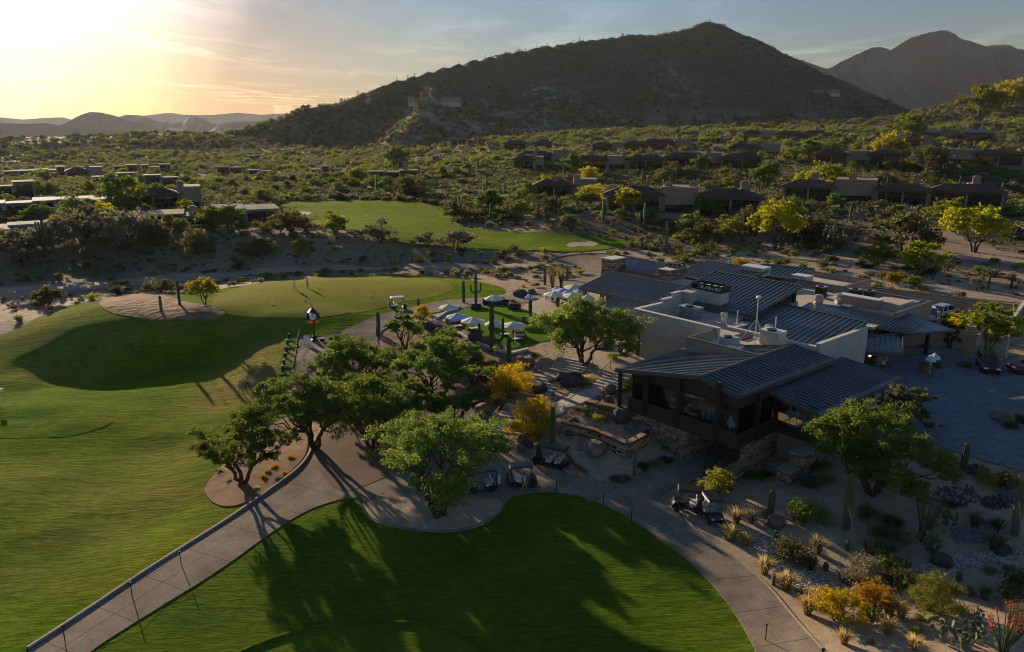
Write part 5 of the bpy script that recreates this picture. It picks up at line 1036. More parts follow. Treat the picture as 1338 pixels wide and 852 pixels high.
HL = [
 (890,280,192,'long brown tiled villa with deep shaded porches, lowest on the right slope',dict(seed=3,chim=4)),
 (738,262,82,'small brown tiled villa with yellow trees in front, left of the long porched one',dict(seed=5,chim=2,wall=M_adobe2)),
 (1158,268,232,'longest tiled villa with stone chimney piers above the lime trees at the right',dict(seed=8,chim=4,depth=15)),
 (808,222,112,'tiled villa with tan parapets in the middle row, left of its neighbour',dict(seed=12,chim=3)),(930,220,118,'tiled villa with flat terrace wall in the middle row, right of its neighbour',dict(seed=15,chim=3)),
 (1118,216,92,'upper tiled villa with lit left end and square tan tower',dict(seed=19,chim=2,wall=M_adobe2)),(1288,216,176,'upper right villa with wide dark windows over a tan retaining wall',dict(seed=23,chim=3)),
 (712,215,70,'low tan villa at the left end of the middle row',dict(seed=27,chim=2,wall=M_adobe2)),
 (810,200,70,'dark roofed villa behind the middle row, left of the tan one',dict(seed=31,chim=2)),(872,196,60,'small tan villa behind the middle row',dict(seed=33,chim=2,wall=M_adobe2)),
 (1025,184,96,'dark gabled villa on the upper terrace below the hill foot',dict(seed=36,chim=2)),(1240,184,84,'topmost stone villa with pale corner and slate roof',dict(seed=39,chim=1,roof=M_slate)),
 (690,196,62,'brown villa under the hill, left of the middle rows',dict(seed=42,chim=2)),(985,204,60,'half hidden dark villa on the upper terrace',dict(seed=44,chim=1)),(1195,196,36,'small tan house between the upper villas',dict(seed=46,chim=1,wall=M_adobe2)),
 (708,176,92,'pale flat roofed villa with bluish terraces below the hill spur',dict(style='flat',seed=51,chim=0,wall=M_white,roof=M_pflat)),(615,190,52,'dark flat villa on the low ridge above the valley',dict(style='flat',seed=53,chim=1,roof=M_flat)),
 (568,134,92,'pale villa alone high on the hill shoulder',dict(style='flat',seed=55,chim=0,wall=M_white,roof=M_pflat,depth=11)),(884,158,36,'small stone house alone low on the hill face',dict(style='flat',seed=57,chim=1,roof=M_flat)),
 (515,238,86,'long brown flat villa beyond the far fairway',dict(style='flat',seed=61,chim=1,roof=M_flat)),(427,230,52,'grey flat villa in the valley, left of the long brown one',dict(style='flat',seed=63,chim=0,wall=M_white,roof=M_flat)),(340,232,36,'pale roofed house in the valley middle',dict(style='flat',seed=65,chim=0,wall=M_adobe,roof=M_pflat)),
 (265,294,180,'long low flat roofed house with dark garage end on the left bank',dict(style='flat',seed=71,chim=1,wall=M_adobe,roof=M_flat,hs=.8,depth=16)),
 (66,282,140,'white modern house with tilted blue roof among trees at the left',dict(style='flat',seed=75,chim=0,wall=M_white,roof=M_slate,depth=16,hs=1.1)),
 (216,276,84,'brown tiled house with arched porch behind the flat one',dict(seed=77,chim=1)),(18,316,70,'white flat roofed house at the left edge near the cactus',dict(style='flat',seed=79,chim=0,wall=M_white,roof=M_pflat,hs=.9)),
 (20,262,40,'brown house behind the white modern one at the left edge',dict(style='flat',seed=81,chim=0,roof=M_flat)),(35,232,60,'pale roofed house far left in the valley',dict(style='flat',seed=83,chim=0,wall=M_white,roof=M_pflat)),(75,230,24,'little white roofed house far left in the valley',dict(style='flat',seed=84,chim=0,wall=M_white,roof=M_pflat)),
 (112,234,50,'brown tiled house far off in the left valley',dict(seed=85,chim=1)),(150,246,60,'dark slate roofed house in the left valley',dict(style='flat',seed=86,chim=0,roof=M_slate)),(212,246,52,'grey roofed house behind the brown tiled ones',dict(style='flat',seed=87,chim=0,wall=M_adobe,roof=M_slate)),(165,228,34,'flat house by the far lane in the left valley',dict(style='flat',seed=88,chim=0,roof=M_flat)),(205,226,44,'low house with bright roof edge in the far valley',dict(style='flat',seed=89,chim=0,wall=M_white,roof=M_flat)),(300,228,40,'brown house near the middle of the far valley',dict(style='flat',seed=90,chim=0,roof=M_flat)),
 (1290,172,30,'small white garden wall house high at the right edge',dict(style='flat',seed=92,chim=0,wall=M_white,roof=M_pflat)),(1270,135,34,'pinkish house on top of the right knoll',dict(style='flat',seed=93,chim=0,wall=M_adobe2,roof=M_flat)),(690,222,40,'tan villa corner at the left foot of the villa slope',dict(seed=94,chim=1)),(1080,122,40,'tiny pale house on the dark shoulder of the hill',dict(style='flat',seed=95,chim=0,wall=M_white,roof=M_flat)),(335,210,26,'lone house at the foot of the left ridge',dict(style='flat',seed=96,chim=0,roof=M_flat)),(400,136,22,'house on the skyline low on the left end of the hill ridge',dict(style='flat',seed=97,chim=0,roof=M_flat,depth=8)),
]
LBL0 = {'olive': 'dull green tree', 'mesquite': 'dark green tree', 'grey': 'twiggy tree', 'lime': 'lime tree', 'bright': 'bright green tree'}
for px, py, w, lb, kw in HL: house(px, py, w*(.72 if (px < 560 and py < 262) or py < 140 else 1), lb, **kw)
FR = random.Random(77)
for px, py, w, lb, kw in HL:
    if w < 22: continue
    for q in range(3 if w < 60 else 5 if w < 120 else 7):
        kd = FR.choice(['olive', 'mesquite', 'bright', 'lime', 'olive', 'mesquite', 'grey']); x_ = px+w*FR.uniform(-.58, .58); y_ = py+FR.uniform(2, 9)
        p_ = gp(x_, y_); mid(0, 0, FR.uniform(3.4, 6.6) if px < 560 else FR.uniform(2.6, 5.0), kd, LBL0[kd]+' in front of the '+' '.join(lb.split()[:9]), 'trees before the '+' '.join(lb.split()[:9]), p=p_, seed=q)
# tilted blue roof wing on the white house
# ------------------------------------------------------------------ scattered desert plants
ROT_ = BROT
def blocked(x, y, pad=1.0):
    b = np.zeros(x.shape, bool)
    for n_, P in SHEETS.items():
        b |= inside(P, x, y)
        
    dx, dy = x-BO[0], y-BO[1]; u = dx*U[0]+dy*U[1]; v = dx*V[0]+dy*V[1]
    b |= (u > -6) & (u < 60) & (v > -16) & (v < 5); b |= (u > 12) & (u < 60) & (v > -44) & (v < 6)
    for hx, hy, hw, hd, rz in HOUSES:
        c, s = math.cos(-rz), math.sin(-rz); lx = (x-hx)*c-(y-hy)*s; ly = (x-hx)*s+(y-hy)*c
        b |= (np.abs(lx) < hw) & (ly < hd) & (ly > -hd-4)
    return b
def scatter(n, r0, r1, rng, dens=None, pw=.5):
    """points in the wedge in front of the camera, thinned by density and by what already stands there"""
    r = r0+(r1-r0)*rng.uniform(0, 1, n)**pw; th = np.radians(rng.uniform(-47, 47, n)); x, y = r*np.sin(th), r*np.cos(th)
    k = ~blocked(x, y)
    if dens is not None: k &= rng.uniform(0, 1, n) < dens(x, y)
    return x[k], y[k]
rng = np.random.default_rng(99)
def visible(x, y, z):
    d = y*cp-(z-CAMZ)*sp; uu = y*sp+(z-CAMZ)*cp; px = 669+F*x/d; py = 426-F*uu/d
    return (px > -420) & (px < 1760) & (py < 900)
clump = lambda x, y: np.clip(.6+1.4*fbm(x/38, y/38, 3, 31), np.where(y > 200, .3, .06), 1)
# trees: the biggest 300 are things, the far rest belongs to the scrub
tx, ty = scatter(6600, 195, 800, rng, lambda x, y: np.clip(.45+1.5*fbm(x/60, y/60, 3, 41), .05, 1)*np.where(x < -30, 1., .55))
tz_ = HH(tx, ty); k = visible(tx, ty, tz_); tx, ty, tz_ = tx[k], ty[k], tz_[k]; o_ = np.argsort(np.hypot(tx, ty)+1e4*(np.abs(tx) > .64*ty)); tx, ty, tz_ = tx[o_], ty[o_], tz_[o_]
KINDW = [('olive', .42), ('mesquite', .26), ('grey', .14), ('lime', .08), ('bright', .07), ('yellow', .03)]
REG = lambda x, y: 'in the left valley' if x < -40 else ('on the villa slope' if x > 40 else 'beyond the far fairway')
LBL = {'olive': 'dull green desert tree', 'mesquite': 'dark green desert tree', 'grey': 'twiggy grey desert tree', 'lime': 'pale lime desert tree', 'bright': 'bright green desert tree', 'yellow': 'small yellow flowering tree'}
NT = 150
for i in range(min(NT, len(tx))):
    q = rng.uniform(); kd = 'olive'
    for kn, w_ in KINDW:
        if q < w_: kd = kn; break
        q -= w_
    g_ = LBL[kd]+' '+REG(tx[i], ty[i])
    mid(0, 0, rng.uniform(3.2, 7.0), kd, g_+' among others like it', g_, p=(tx[i], ty[i], tz_[i]-.05), seed=i)
FARTREES = list(zip(tx[NT:], ty[NT:], tz_[NT:]))
# shrubs
SHR = [bush_mesh(200+q, [.75, .9, 1.1, .6, .8, 1.3][q], [.8, .9, .9, .7, 1.0, 1.1][q], 420, [.10, .11, .11, .09, .1, .13][q]) for q in range(6)]
SHK = ['olive', 'grey', 'mesquite', 'olive', 'lime', 'olive']
for m_, k_ in zip(SHR, SHK): m_.materials.append(LM[k_])
SN = {'olive': 'olive', 'grey': 'grey', 'mesquite': 'dark green', 'lime': 'lime green'}
sx, sy = scatter(76000, 120, 420, rng, lambda x, y: np.maximum(clump(x, y), np.where(y > 128, .4, 0))*.85)
sz = HH(sx, sy); k = visible(sx, sy, sz); sx, sy, sz = sx[k], sy[k], sz[k]; ss = rng.uniform(.55, 1.5, len(sx)); o_ = np.argsort(np.hypot(sx, sy)/ss+1e4*(np.abs(sx) > .64*sy))
sx, sy, sz, ss = sx[o_], sy[o_], sz[o_], ss[o_]; NSH = 270
REG2 = lambda x, y: 'on the wash floor' if y < 175 else ('on the bank behind the wash' if y < 215 else 'on the desert slope')
for i in range(min(NSH, len(sx))):
    j = int(rng.integers(0, 6)); g_ = SN[SHK[j]]+' low desert shrub '+REG2(sx[i], sy[i]); s_ = ss[i]
    o = link('desert_shrub', SHR[j], None, None, (sx[i], sy[i], sz[i]-.05), rng.uniform(0, 6.28)); o.scale = (s_, s_, s_*rng.uniform(.8, 1.2)); tag(o, g_+' among its like', 'shrub', g_)
# far vegetation as one mass: instanced from hidden-in-memory kinds
def scrub(name, pts, idx, scl, rot, kinds):
    me = bpy.data.meshes.new(name); me.vertices.add(len(pts)); me.vertices.foreach_set('co', np.asarray(pts, np.float32).ravel())
    for nm, ty_, arr in (('kind_index', 'INT', idx), ('plant_size', 'FLOAT_VECTOR', scl), ('plant_turn', 'FLOAT', rot)):
        a = me.attributes.new(nm, ty_, 'POINT'); a.data.foreach_set('vector' if ty_ == 'FLOAT_VECTOR' else 'value', np.asarray(arr, np.int32 if ty_ == 'INT' else np.float32).ravel())
    src = bpy.data.collections.new(name+'_kinds')
    for i, (m_, mt) in enumerate(kinds):
        q = bpy.data.objects.new('%s_kind_%02d' % (name, i), m_); 
        if not m_.materials: m_.materials.append(mt)
        src.objects.link(q)
    o = bpy.data.objects.new(name, me); COL.objects.link(o)
    g = bpy.data.node_groups.new(name+'_nodes', 'GeometryNodeTree'); g.interface.new_socket('Geometry', in_out='INPUT', socket_type='NodeSocketGeometry'); g.interface.new_socket('Geometry', in_out='OUTPUT', socket_type='NodeSocketGeometry')
    a = g.nodes.new('NodeGroupInput'); b = g.nodes.new('NodeGroupOutput'); ip = g.nodes.new('GeometryNodeInstanceOnPoints'); ci = g.nodes.new('GeometryNodeCollectionInfo'); ci.inputs['Collection'].default_value = src; ci.inputs['Separate Children'].default_value = True; ci.inputs['Reset Children'].default_value = True
    def na(nm, t): n = g.nodes.new('GeometryNodeInputNamedAttribute'); n.data_type = t; n.inputs['Name'].default_value = nm; return [s for s in n.outputs if s.enabled][0]
    L = g.links; L.new(a.outputs[0], ip.inputs['Points']); L.new(ci.outputs[0], ip.inputs['Instance']); ip.inputs['Pick Instance'].default_value = True
    L.new(na('kind_index', 'INT'), ip.inputs['Instance Index']); L.new(na('plant_size', 'FLOAT_VECTOR'), ip.inputs['Scale'])
    cx = g.nodes.new('ShaderNodeCombineXYZ'); L.new(na('plant_turn', 'FLOAT'), cx.inputs[2]); er = g.nodes.new('FunctionNodeEulerToRotation'); L.new(cx.outputs[0], er.inputs[0]); L.new(er.outputs[0], ip.inputs['Rotation']); L.new(ip.outputs[0], b.inputs[0])
    m = o.modifiers.new('scrub', 'NODES'); m.node_group = g; tag(o, kind='stuff'); return o
def lowshrub(seed, H, R, n, size): return bush_mesh(seed, H, R, n, size, 7)
KINDS = []
for q in range(6): KINDS.append((lowshrub(300+q, 1.2, 1.1, 110, .26), LM[['olive', 'grey', 'mesquite', 'olive', 'grey', 'olive'][q]]))
for q in range(5): KINDS.append((bush_mesh(320+q, 3.6, 2.6, 380, .40, 14), LM[['olive', 'mesquite', 'grey', 'lime', 'bright'][q]]))
pts, idx, scl, rot = [], [], [], []
def put(x, y, z, k, s, sz_=None):
    n = len(x); pts.append(np.stack([x, y, z], 1)); idx.append(k); scl.append(np.stack([s, s, s*(sz_ if sz_ is not None else 1)], 1)); rot.append(rng.uniform(0, 6.28, n))
put(sx[NSH:], sy[NSH:], sz[NSH:]-.05, rng.integers(0, 6, len(sx)-NSH), ss[NSH:]*np.where(sy[NSH:] > 200, 1.1, .6))
if FARTREES: a = np.array(FARTREES); put(a[:, 0], a[:, 1], a[:, 2]-.1, 6+rng.choice(5, len(a), p=[.4, .26, .18, .09, .07]), rng.uniform(.6, 1.25, len(a)))
x, y = scatter(100000, 400, 1500, rng, lambda x, y: np.clip(.45+1.9*fbm(x/55, y/55, 4, 61), .03, 1), .6)
z = HH(x, y); k = visible(x, y, z); x, y, z = x[k], y[k], z[k]; hi = np.clip((z-30)/60, 0, 1)
put(x, y, z-.15, np.where(rng.uniform(0, 1, len(x)) < .25+.6*hi, np.array([0, 1, 4])[rng.integers(0, 3, len(x))], rng.integers(0, 6, len(x))), np.clip(np.exp(rng.normal(.15, .45, len(x))), .4, 3)*(1-.35*hi)*np.where(rng.uniform(0, 1, len(x)) < .06, 1.8, 1))
x, y = scatter(19000, 400, 1100, rng, lambda x, y: np.clip(.45+1.5*fbm(x/80, y/80, 3, 71), .04, 1), .6)
z = HH(x, y); k = visible(x, y, z) & (z < 60); x, y, z = x[k], y[k], z[k]; put(x, y, z-.15, 6+rng.choice(5, len(x), p=[.42, .24, .2, .08, .06]), rng.uniform(.45, 1.25, len(x)))
scrub('desert_scrub', np.concatenate(pts), np.concatenate(idx), np.concatenate(scl), np.concatenate(rot), KINDS)
# ------------------------------------------------------------------ far mountains
M_far = mat('far_rock', (.045, .05, .06), .95, noise=(.004, (.07, .072, .078), 8), spec=.05)
def range_(name, sky_pts, Y, depth, seed, rough=.16):
    """mountain range whose crest passes through the given skyline points at distance Y"""
    P = np.array([atd(px, py, Y) for px, py in sky_pts]); xs = np.linspace(P[0, 0], P[-1, 0], 340); zs = np.interp(xs, P[:, 0], P[:, 2]); hgt = zs+10
    zs = zs+fbm(xs/(Y*.012), xs*0+seed, 4, seed)*hgt*.025
    T_ = np.concatenate([np.linspace(-1, 0, 44), np.linspace(0, 1, 12)[1:]]); V_ = []
    for t in T_:
        yy = Y+t*depth; prof = np.clip(1-np.abs(t), 0, 1)**1.15
        wob = fbm(xs/(Y*.035)+seed, xs*0+t*3.1, 5, seed+3)
        rid = np.abs(fbm(xs/(Y*.05)+seed, xs*0+t*.9, 4, seed+9))
        V_.append(np.stack([xs*(1+t*.0), xs*0+yy+wob*depth*.1*(abs(t) > .01), -70+(zs+70)*prof*(1+(rough*wob*2-rid*.75-np.abs(fbm(xs/(Y*.016)+seed, xs*0+t*.5, 4, seed+19))*.9)*np.minimum(1, (1-prof)*1.6)*(abs(t) > .01))], 1))
    V_ = np.concatenate(V_); nc = len(xs); i = np.arange((len(T_)-1)*nc).reshape(-1, nc)[:, :-1].ravel(); f = np.stack([i, i+1, i+nc+1, i+nc], 1)
    tag(link(name, npmesh(name, V_, f, True), M_far), kind='structure')
range_('far_mountain', [(985,160),(1010,84),(1030,76),(1050,80),(1080,90),(1110,76),(1140,62),(1165,64),(1190,50),(1215,41),(1240,40),(1262,52),(1285,60),(1310,57),(1338,66),(1380,75),(1450,110),(1560,165)], 3600, 900, 3)
range_('far_mountain', [(1150,160),(1200,150),(1240,138),(1270,125),(1300,112),(1330,104),(1360,98),(1420,96),(1560,140)], 1500, 350, 5)
range_('far_mountain', [(-260,170),(-120,166),(-40,160),(0,160),(30,162),(60,161),(90,166),(130,170),(160,174),(240,180)], 3800, 330, 7)
range_('far_mountain', [(20,182),(70,166),(90,158),(105,150),(118,146),(132,147),(150,151),(170,158),(200,164),(240,170),(270,176)], 4600, 420, 9)
range_('far_mountain', [(110,176),(145,156),(165,150),(185,151),(205,158),(225,161),(240,159),(247,153),(256,151),(264,155),(275,160),(300,166),(330,172)], 5600, 420, 11)
range_('far_mountain', [(270,176),(285,163),(300,160),(320,158),(345,157),(365,155),(400,160),(450,170)], 5000, 300, 15)
range_('far_mountain', [(-300,160),(-60,158),(0,153),(30,156),(60,154),(82,153),(100,158),(150,158),(180,152),(205,149),(222,147),(240,150),(280,150),(310,147),(340,150),(370,148),(440,152),(560,165)], 8200, 450, 13)
# ------------------------------------------------------------------ near cacti
saguaro(643,461,6.8,'big saguaro with two raised arms on the bank below the terrace lawn',[(.20,PI*.97,1.55,2.3),(.24,.03,1.35,2.7)],.30)
saguaro(622,400,5.4,'saguaro with a ring of short arms behind the terrace, left of the umbrellas',[(.40,PI,.75,1.1),(.42,0,.75,1.2),(.5,-1.6,.6,.9)],.22)
saguaro(606,396,3.6,'armless saguaro between the putting green and the armed one',(),.24)
saguaro(547,408,2.1,'short saguaro beside the cart path at the edge of the putting green',(),.22); saguaro(495,436,3.1,'saguaro at the bend of the cart path, taller of the close pair',(),.25); saguaro(494,440,1.6,'stub of a saguaro at the bend of the cart path, shorter of the close pair',(),.24)
saguaro(665,487,4.3,'straight saguaro on the dark bank behind the farther golden bush',(),.24); saguaro(722,582,4.0,'straight saguaro beside the nearer golden bush',(),.25)
saguaro(693,411,2.2,'thick short saguaro at the corner of the terrace paving',(),.26); saguaro(834,464,2.7,'stumpy saguaro against the plaster clubhouse wall',(),.26,lit=True); saguaro(729,402,2.0,'short saguaro between the patio umbrellas',(),.24)
saguaro(829,622,2.5,'sunlit crooked topped saguaro in the sand before the stone wall',[(.94,PI*.1,.16,.2)],.16,lit=True)
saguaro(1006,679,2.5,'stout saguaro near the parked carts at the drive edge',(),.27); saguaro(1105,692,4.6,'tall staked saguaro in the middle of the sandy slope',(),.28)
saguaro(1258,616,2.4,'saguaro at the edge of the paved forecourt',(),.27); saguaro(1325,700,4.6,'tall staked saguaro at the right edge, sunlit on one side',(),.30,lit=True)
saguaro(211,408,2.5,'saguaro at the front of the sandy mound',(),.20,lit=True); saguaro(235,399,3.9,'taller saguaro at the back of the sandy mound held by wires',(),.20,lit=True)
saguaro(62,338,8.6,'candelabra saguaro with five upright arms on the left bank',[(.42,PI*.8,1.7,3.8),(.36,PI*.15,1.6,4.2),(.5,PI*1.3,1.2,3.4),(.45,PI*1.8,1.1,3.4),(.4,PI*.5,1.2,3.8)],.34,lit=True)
for q, (px, py, h, a, lb) in enumerate([(1022,300,8,0,'tall thin saguaro before the right end of the wash bank row'),(1023,262,7,0,'saguaro on the slope between the two long villas'),(991,258,6,0,'saguaro left of the longest villa'),(1156,268,8.5,2,'saguaro with arms in front of the longest villa'),(870,330,7,1,'saguaro standing beside the spiky shrubs near the service roofs'),(905,290,8,0,'thin saguaro in front of the long porched villa'),(970,312,7.5,0,'thin saguaro behind the wash bank row'),(1020,318,8,0,'thin saguaro at the middle of the wash bank row'),(1085,262,5,1,'small saguaro on the slope left of the lime tree'),(1012,214,7,0,'saguaro on the upper terrace in front of the gabled villa'),(1256,262,6,0,'saguaro by the right end of the longest villa'),(712,372,3,0,'saguaro beside the patio and the track'),(741,366,2.6,0,'short saguaro behind the patio umbrellas')]):
    saguaro(px, py, h, lb, [(.45, PI, .8, 1.6), (.5, 0, .8, 1.4), (.55, -1.5, .7, 1.2)][:a+0 if a else 0], .26, lit=q % 3 == 0, ribs=9)
# stakes holding the young saguaros
def stake(px, py, top, lb): p = Vector(gp(px, py)); o = MB().tube([(0, 0, 0), (top[0], top[1], top[2])], .05, 6).build('support_stake', M_spine, None, p); tag(o, lb, 'stake')
stake(1116,697,(-.55,.4,2.3),'pale slanting prop right of the staked saguaro on the slope'); stake(1096,690,(.5,.2,2.2),'pale slanting prop left of the staked saguaro on the slope'); stake(1337,712,(-.5,.5,3),'pale slanting prop right of the edge saguaro'); stake(1303,700,(1.1,.1,2.6),'pale slanting prop left of the edge saguaro')
# ridge and slope saguaros: each a copy of one of three plain kinds
SG = [rib_column(MB(), [(0, 0, -.5), (0, 0, 2), (0, 0, 4.2), (0, 0, 5.4)], [.3, .36, .34, .26], 6).mesh('saguaro', True)]
mb = rib_column(MB(), [(0, 0, -.5), (0, 0, 2), (0, 0, 4.2), (0, 0, 5.6)], [.3, .36, .34, .26], 6); arm = rib_column(MB(), [(0, 0, 2.2), (.9, 0, 2.3), (1.0, 0, 2.9), (1.0, 0, 4.2)], [.2, .22, .22, .2], 5).mesh('arm', True); SG.append(mb.mesh('saguaro', True))
for m_ in SG+[arm]: m_.materials.append(M_cactus)
def far_sag(p, s, lb, g):
    k = random.random() < .35; o = link('saguaro', SG[1 if k else 0], None, None, p, random.uniform(0, 6.28)); o.scale = (s*1.15, s*1.15, s); tag(o, lb, 'cactus', g)
    if k: link('arm', arm, None, o)
for i in range(62):
    t = (i+random.random())/62; px = 470+t*340; j = int(t*1000); q = R_MAIN[np.argmin(np.abs(R_MAIN[:, 0]/(R_MAIN[:, 1]*cp-(R_MAIN[:, 2]-CAMZ)*sp)*F+669-px))]; x = q[0]+random.uniform(-8, 8); y = q[1]-random.uniform(0, 25)
    far_sag((x, y, H1(x, y)-.3), random.uniform(.55, 1.15), 'saguaro on the crest of the big hill among many', 'saguaros along the hill crest')
for i in range(16): px = random.uniform(1120, 1180) if i < 8 else random.uniform(390, 480); py = (157 if i < 8 else 148)+random.uniform(0, 8); far_sag(tuple(gp(px, py)), random.uniform(.6, 1.1), 'saguaro on the low shoulder of the hill among others', 'saguaros on the hill shoulders')
for i in range(110): px, py = random.uniform(480, 1330), random.uniform(165, 300); p = gp(px, py); (not blocked(np.array([p[0]]), np.array([p[1]]))[0]) and far_sag(p, random.uniform(.55, 1.05), 'saguaro on the villa slope among scrub', 'saguaros on the villa slope')
# ------------------------------------------------------------------ grasses, low cacti, rocks near the camera
TUFT = {k: [tuft_mesh(400+q, 260, .9, .75) for q in range(3)] for k in ('straw', 'greygreen')}
for k in TUFT:
    for m_ in TUFT[k]: m_.materials.append(LM[k])
def c4(x, y): return 938+x*.3192, 580+y*.3192
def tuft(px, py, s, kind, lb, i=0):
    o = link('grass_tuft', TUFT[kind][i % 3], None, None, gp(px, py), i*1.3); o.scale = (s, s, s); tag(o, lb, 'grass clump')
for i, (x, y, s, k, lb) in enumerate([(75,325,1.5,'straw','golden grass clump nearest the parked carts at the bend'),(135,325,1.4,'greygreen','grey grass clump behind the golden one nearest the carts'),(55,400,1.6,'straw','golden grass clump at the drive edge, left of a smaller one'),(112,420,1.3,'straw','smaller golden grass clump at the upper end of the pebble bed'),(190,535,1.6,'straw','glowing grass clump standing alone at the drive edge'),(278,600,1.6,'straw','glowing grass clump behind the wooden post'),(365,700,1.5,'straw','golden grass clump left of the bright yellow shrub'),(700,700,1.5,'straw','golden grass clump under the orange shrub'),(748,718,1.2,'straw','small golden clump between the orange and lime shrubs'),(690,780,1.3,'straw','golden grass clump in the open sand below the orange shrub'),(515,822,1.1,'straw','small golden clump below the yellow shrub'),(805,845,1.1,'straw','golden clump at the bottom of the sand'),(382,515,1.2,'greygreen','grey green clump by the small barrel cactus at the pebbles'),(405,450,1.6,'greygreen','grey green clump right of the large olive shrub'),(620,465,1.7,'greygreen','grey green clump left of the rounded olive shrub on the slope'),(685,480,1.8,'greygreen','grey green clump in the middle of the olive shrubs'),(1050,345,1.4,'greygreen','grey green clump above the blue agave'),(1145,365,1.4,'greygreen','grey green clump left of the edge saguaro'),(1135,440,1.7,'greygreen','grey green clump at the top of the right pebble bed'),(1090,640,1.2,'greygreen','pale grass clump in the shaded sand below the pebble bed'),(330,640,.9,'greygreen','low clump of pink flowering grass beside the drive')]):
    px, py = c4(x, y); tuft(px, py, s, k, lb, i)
NB = [bush_mesh(500+q, [1.3, 1.5, 1.1, 1.7][q], [1.3, 1.4, 1.2, 1.3][q], 2600, .075, 14) for q in range(4)]
NBC = {}
def nshrub(px, py, s, kind, lb, i=0, hz=1):
    key = (i % 4, kind)
    if key not in NBC: m_ = NB[i % 4].copy(); m_.materials.append(LM[kind]); NBC[key] = m_
    o = link('desert_shrub', NBC[key], None, None, gp(px, py), i*1.1); o.scale = (s, s, s*hz); tag(o, lb, 'shrub')
for i, (x, y, s, k, lb) in enumerate([(300,470,1.35,'olive','large rounded olive shrub at the upper pebble bed'),(695,415,1.2,'olive','olive shrub on the slope under the ocotillo'),(705,525,1.25,'mesquite','dark shrub at the right of the grey green clumps'),(580,555,1.2,'grey','grey shrub above the dark red boulder'),(755,590,1.1,'olive','olive shrub above the orange blossoms'),(1235,640,1.4,'olive','dark olive shrub at the right edge below the pebbles'),(1190,180,1.2,'olive','yellowish shrub along the forecourt edge'),(365,320,1.35,'mesquite','tall green shrub between the stone steps and the staked saguaro'),(370,180,.9,'grey','grey shrub at the foot of the stone buttress'),(435,160,.7,'mesquite','small dark shrub left of the big shop side tree'),(950,260,.6,'olive','small shrub near the purple cactus patch'),(610,310,.8,'mesquite','green shrub right of the staked saguaro'),(700,335,.8,'olive','olive shrub under the big shop side tree'),(1240,720,.8,'grey','grey shrub at the bottom right edge'),(205,300,.5,'mesquite','small shrub behind the stout saguaro'),(330,330,.5,'olive','little olive shrub at the foot of the tall green one'),(550,555,.5,'olive','little shrub beside the dark red boulder'),(1100,170,.9,'lime','narrow lime shrub at the forecourt edge'),(825,720,.35,'lime','tiny lime plant in the lit sand, upper one'),(810,775,.35,'lime','tiny lime plant in the lit sand, lower one'),(610,700,.5,'mesquite','small green plant under the orange shrub'),(1110,530,.4,'greygreen','tiny grey plant in the shaded sand'),(1190,520,.4,'greygreen','tiny grey plant near the right pebbles'),(1030,620,.4,'grey','tiny grey plant below the barrel cactus'),(970,690,.5,'lime','small lime plant right of the lime shrub')]):
    px, py = c4(x, y); nshrub(px, py, s*.84, k, lb, i)
def barrel(px, py, h, r, lb): o = rib_column(MB(), [(0, 0, -.1), (0, 0, h*.4), (0, 0, h*.8)], [r*.9, r, r*.85], 11).build('barrel_cactus', M_cactus, None, gp(px, py)); tag(o, lb, 'cactus')
for x, y, h, lb in [(528,437,.85,'little column cactus left of the olive shrubs on the slope'),(440,522,.7,'little column cactus at the pebble bed'),(985,562,.8,'little column cactus just below the right pebble bed'),(1178,630,.6,'little column cactus by the dark shrub at the right edge'),(1230,775,1.0,'sunlit column cactus beside the red flowered plant'),(237,385,.6,'little column cactus before the round boulder'),(625,820,.3,'tiny round cactus in the lit sand below the yellow shrub')]:
    px, py = c4(x, y); barrel(px, py, h, .2, lb)
def pads(seed, n, r):
    rng = np.random.default_rng(seed); mb = MB(); base = [(np.array((rng.normal()*.25, rng.normal()*.25, .18)), rng.uniform(0, 6.28))]
    for i in range(n):
        b, _ = base[rng.integers(0, len(base))]; a = rng.uniform(0, PI); tlt = rng.uniform(-.5, .5); c = b+np.array((rng.normal()*.22, rng.normal()*.22, abs(rng.normal())*.16+.05)); c[2] = min(c[2], .95)
        nx = Vector((math.cos(a), math.sin(a), rng.uniform(-.3, .3))).normalized(); up = Vector((rng.normal()*.3, rng.normal()*.3, 1)); s = nx.cross(up).normalized(); t = s.cross(nx); R_ = r*rng.uniform(.7, 1.15)
        v = []; 
        for off in (-.02, .02):
            for k in range(9): an = 2*PI*k/9; v.append(Vector(c)+s*math.cos(an)*R_*.75+t*math.sin(an)*R_+nx*off)
        mb.add(v, [tuple(range(9))[::-1], tuple(range(9, 18))]+[(k, (k+1) % 9, 9+(k+1) % 9, 9+k) for k in range(9)]); base.append((c+np.array(t)*R_*.7, a))
    return mb.mesh('prickly_pear')
PP = [pads(600+q, 26, .17) for q in range(3)]; PPC = {}
M_pad = mat('pad_skin', (.075, .105, .045), .7, noise=(3, (.12, .15, .07), 5), spec=.25, randv=.2); M_purple = mat('purple_pad_skin', (.07, .058, .068), .8, noise=(4, (.12, .105, .125), 5), spec=.25, randv=.2); M_blue = mat('blue_agave', (.14, .155, .175), .7, noise=(4, (.22, .235, .26), 5), spec=.3)
def pear(px, py, s, lb, purple=False, i=0, flat=1):
    key = (i % 3, purple)
    if key not in PPC: m_ = PP[i % 3].copy(); m_.materials.append(M_purple if purple else M_pad); PPC[key] = m_
    o = link('prickly_pear', PPC[key], None, None, gp(px, py), i); o.scale = (s, s, s*flat); tag(o, lb, 'cactus')
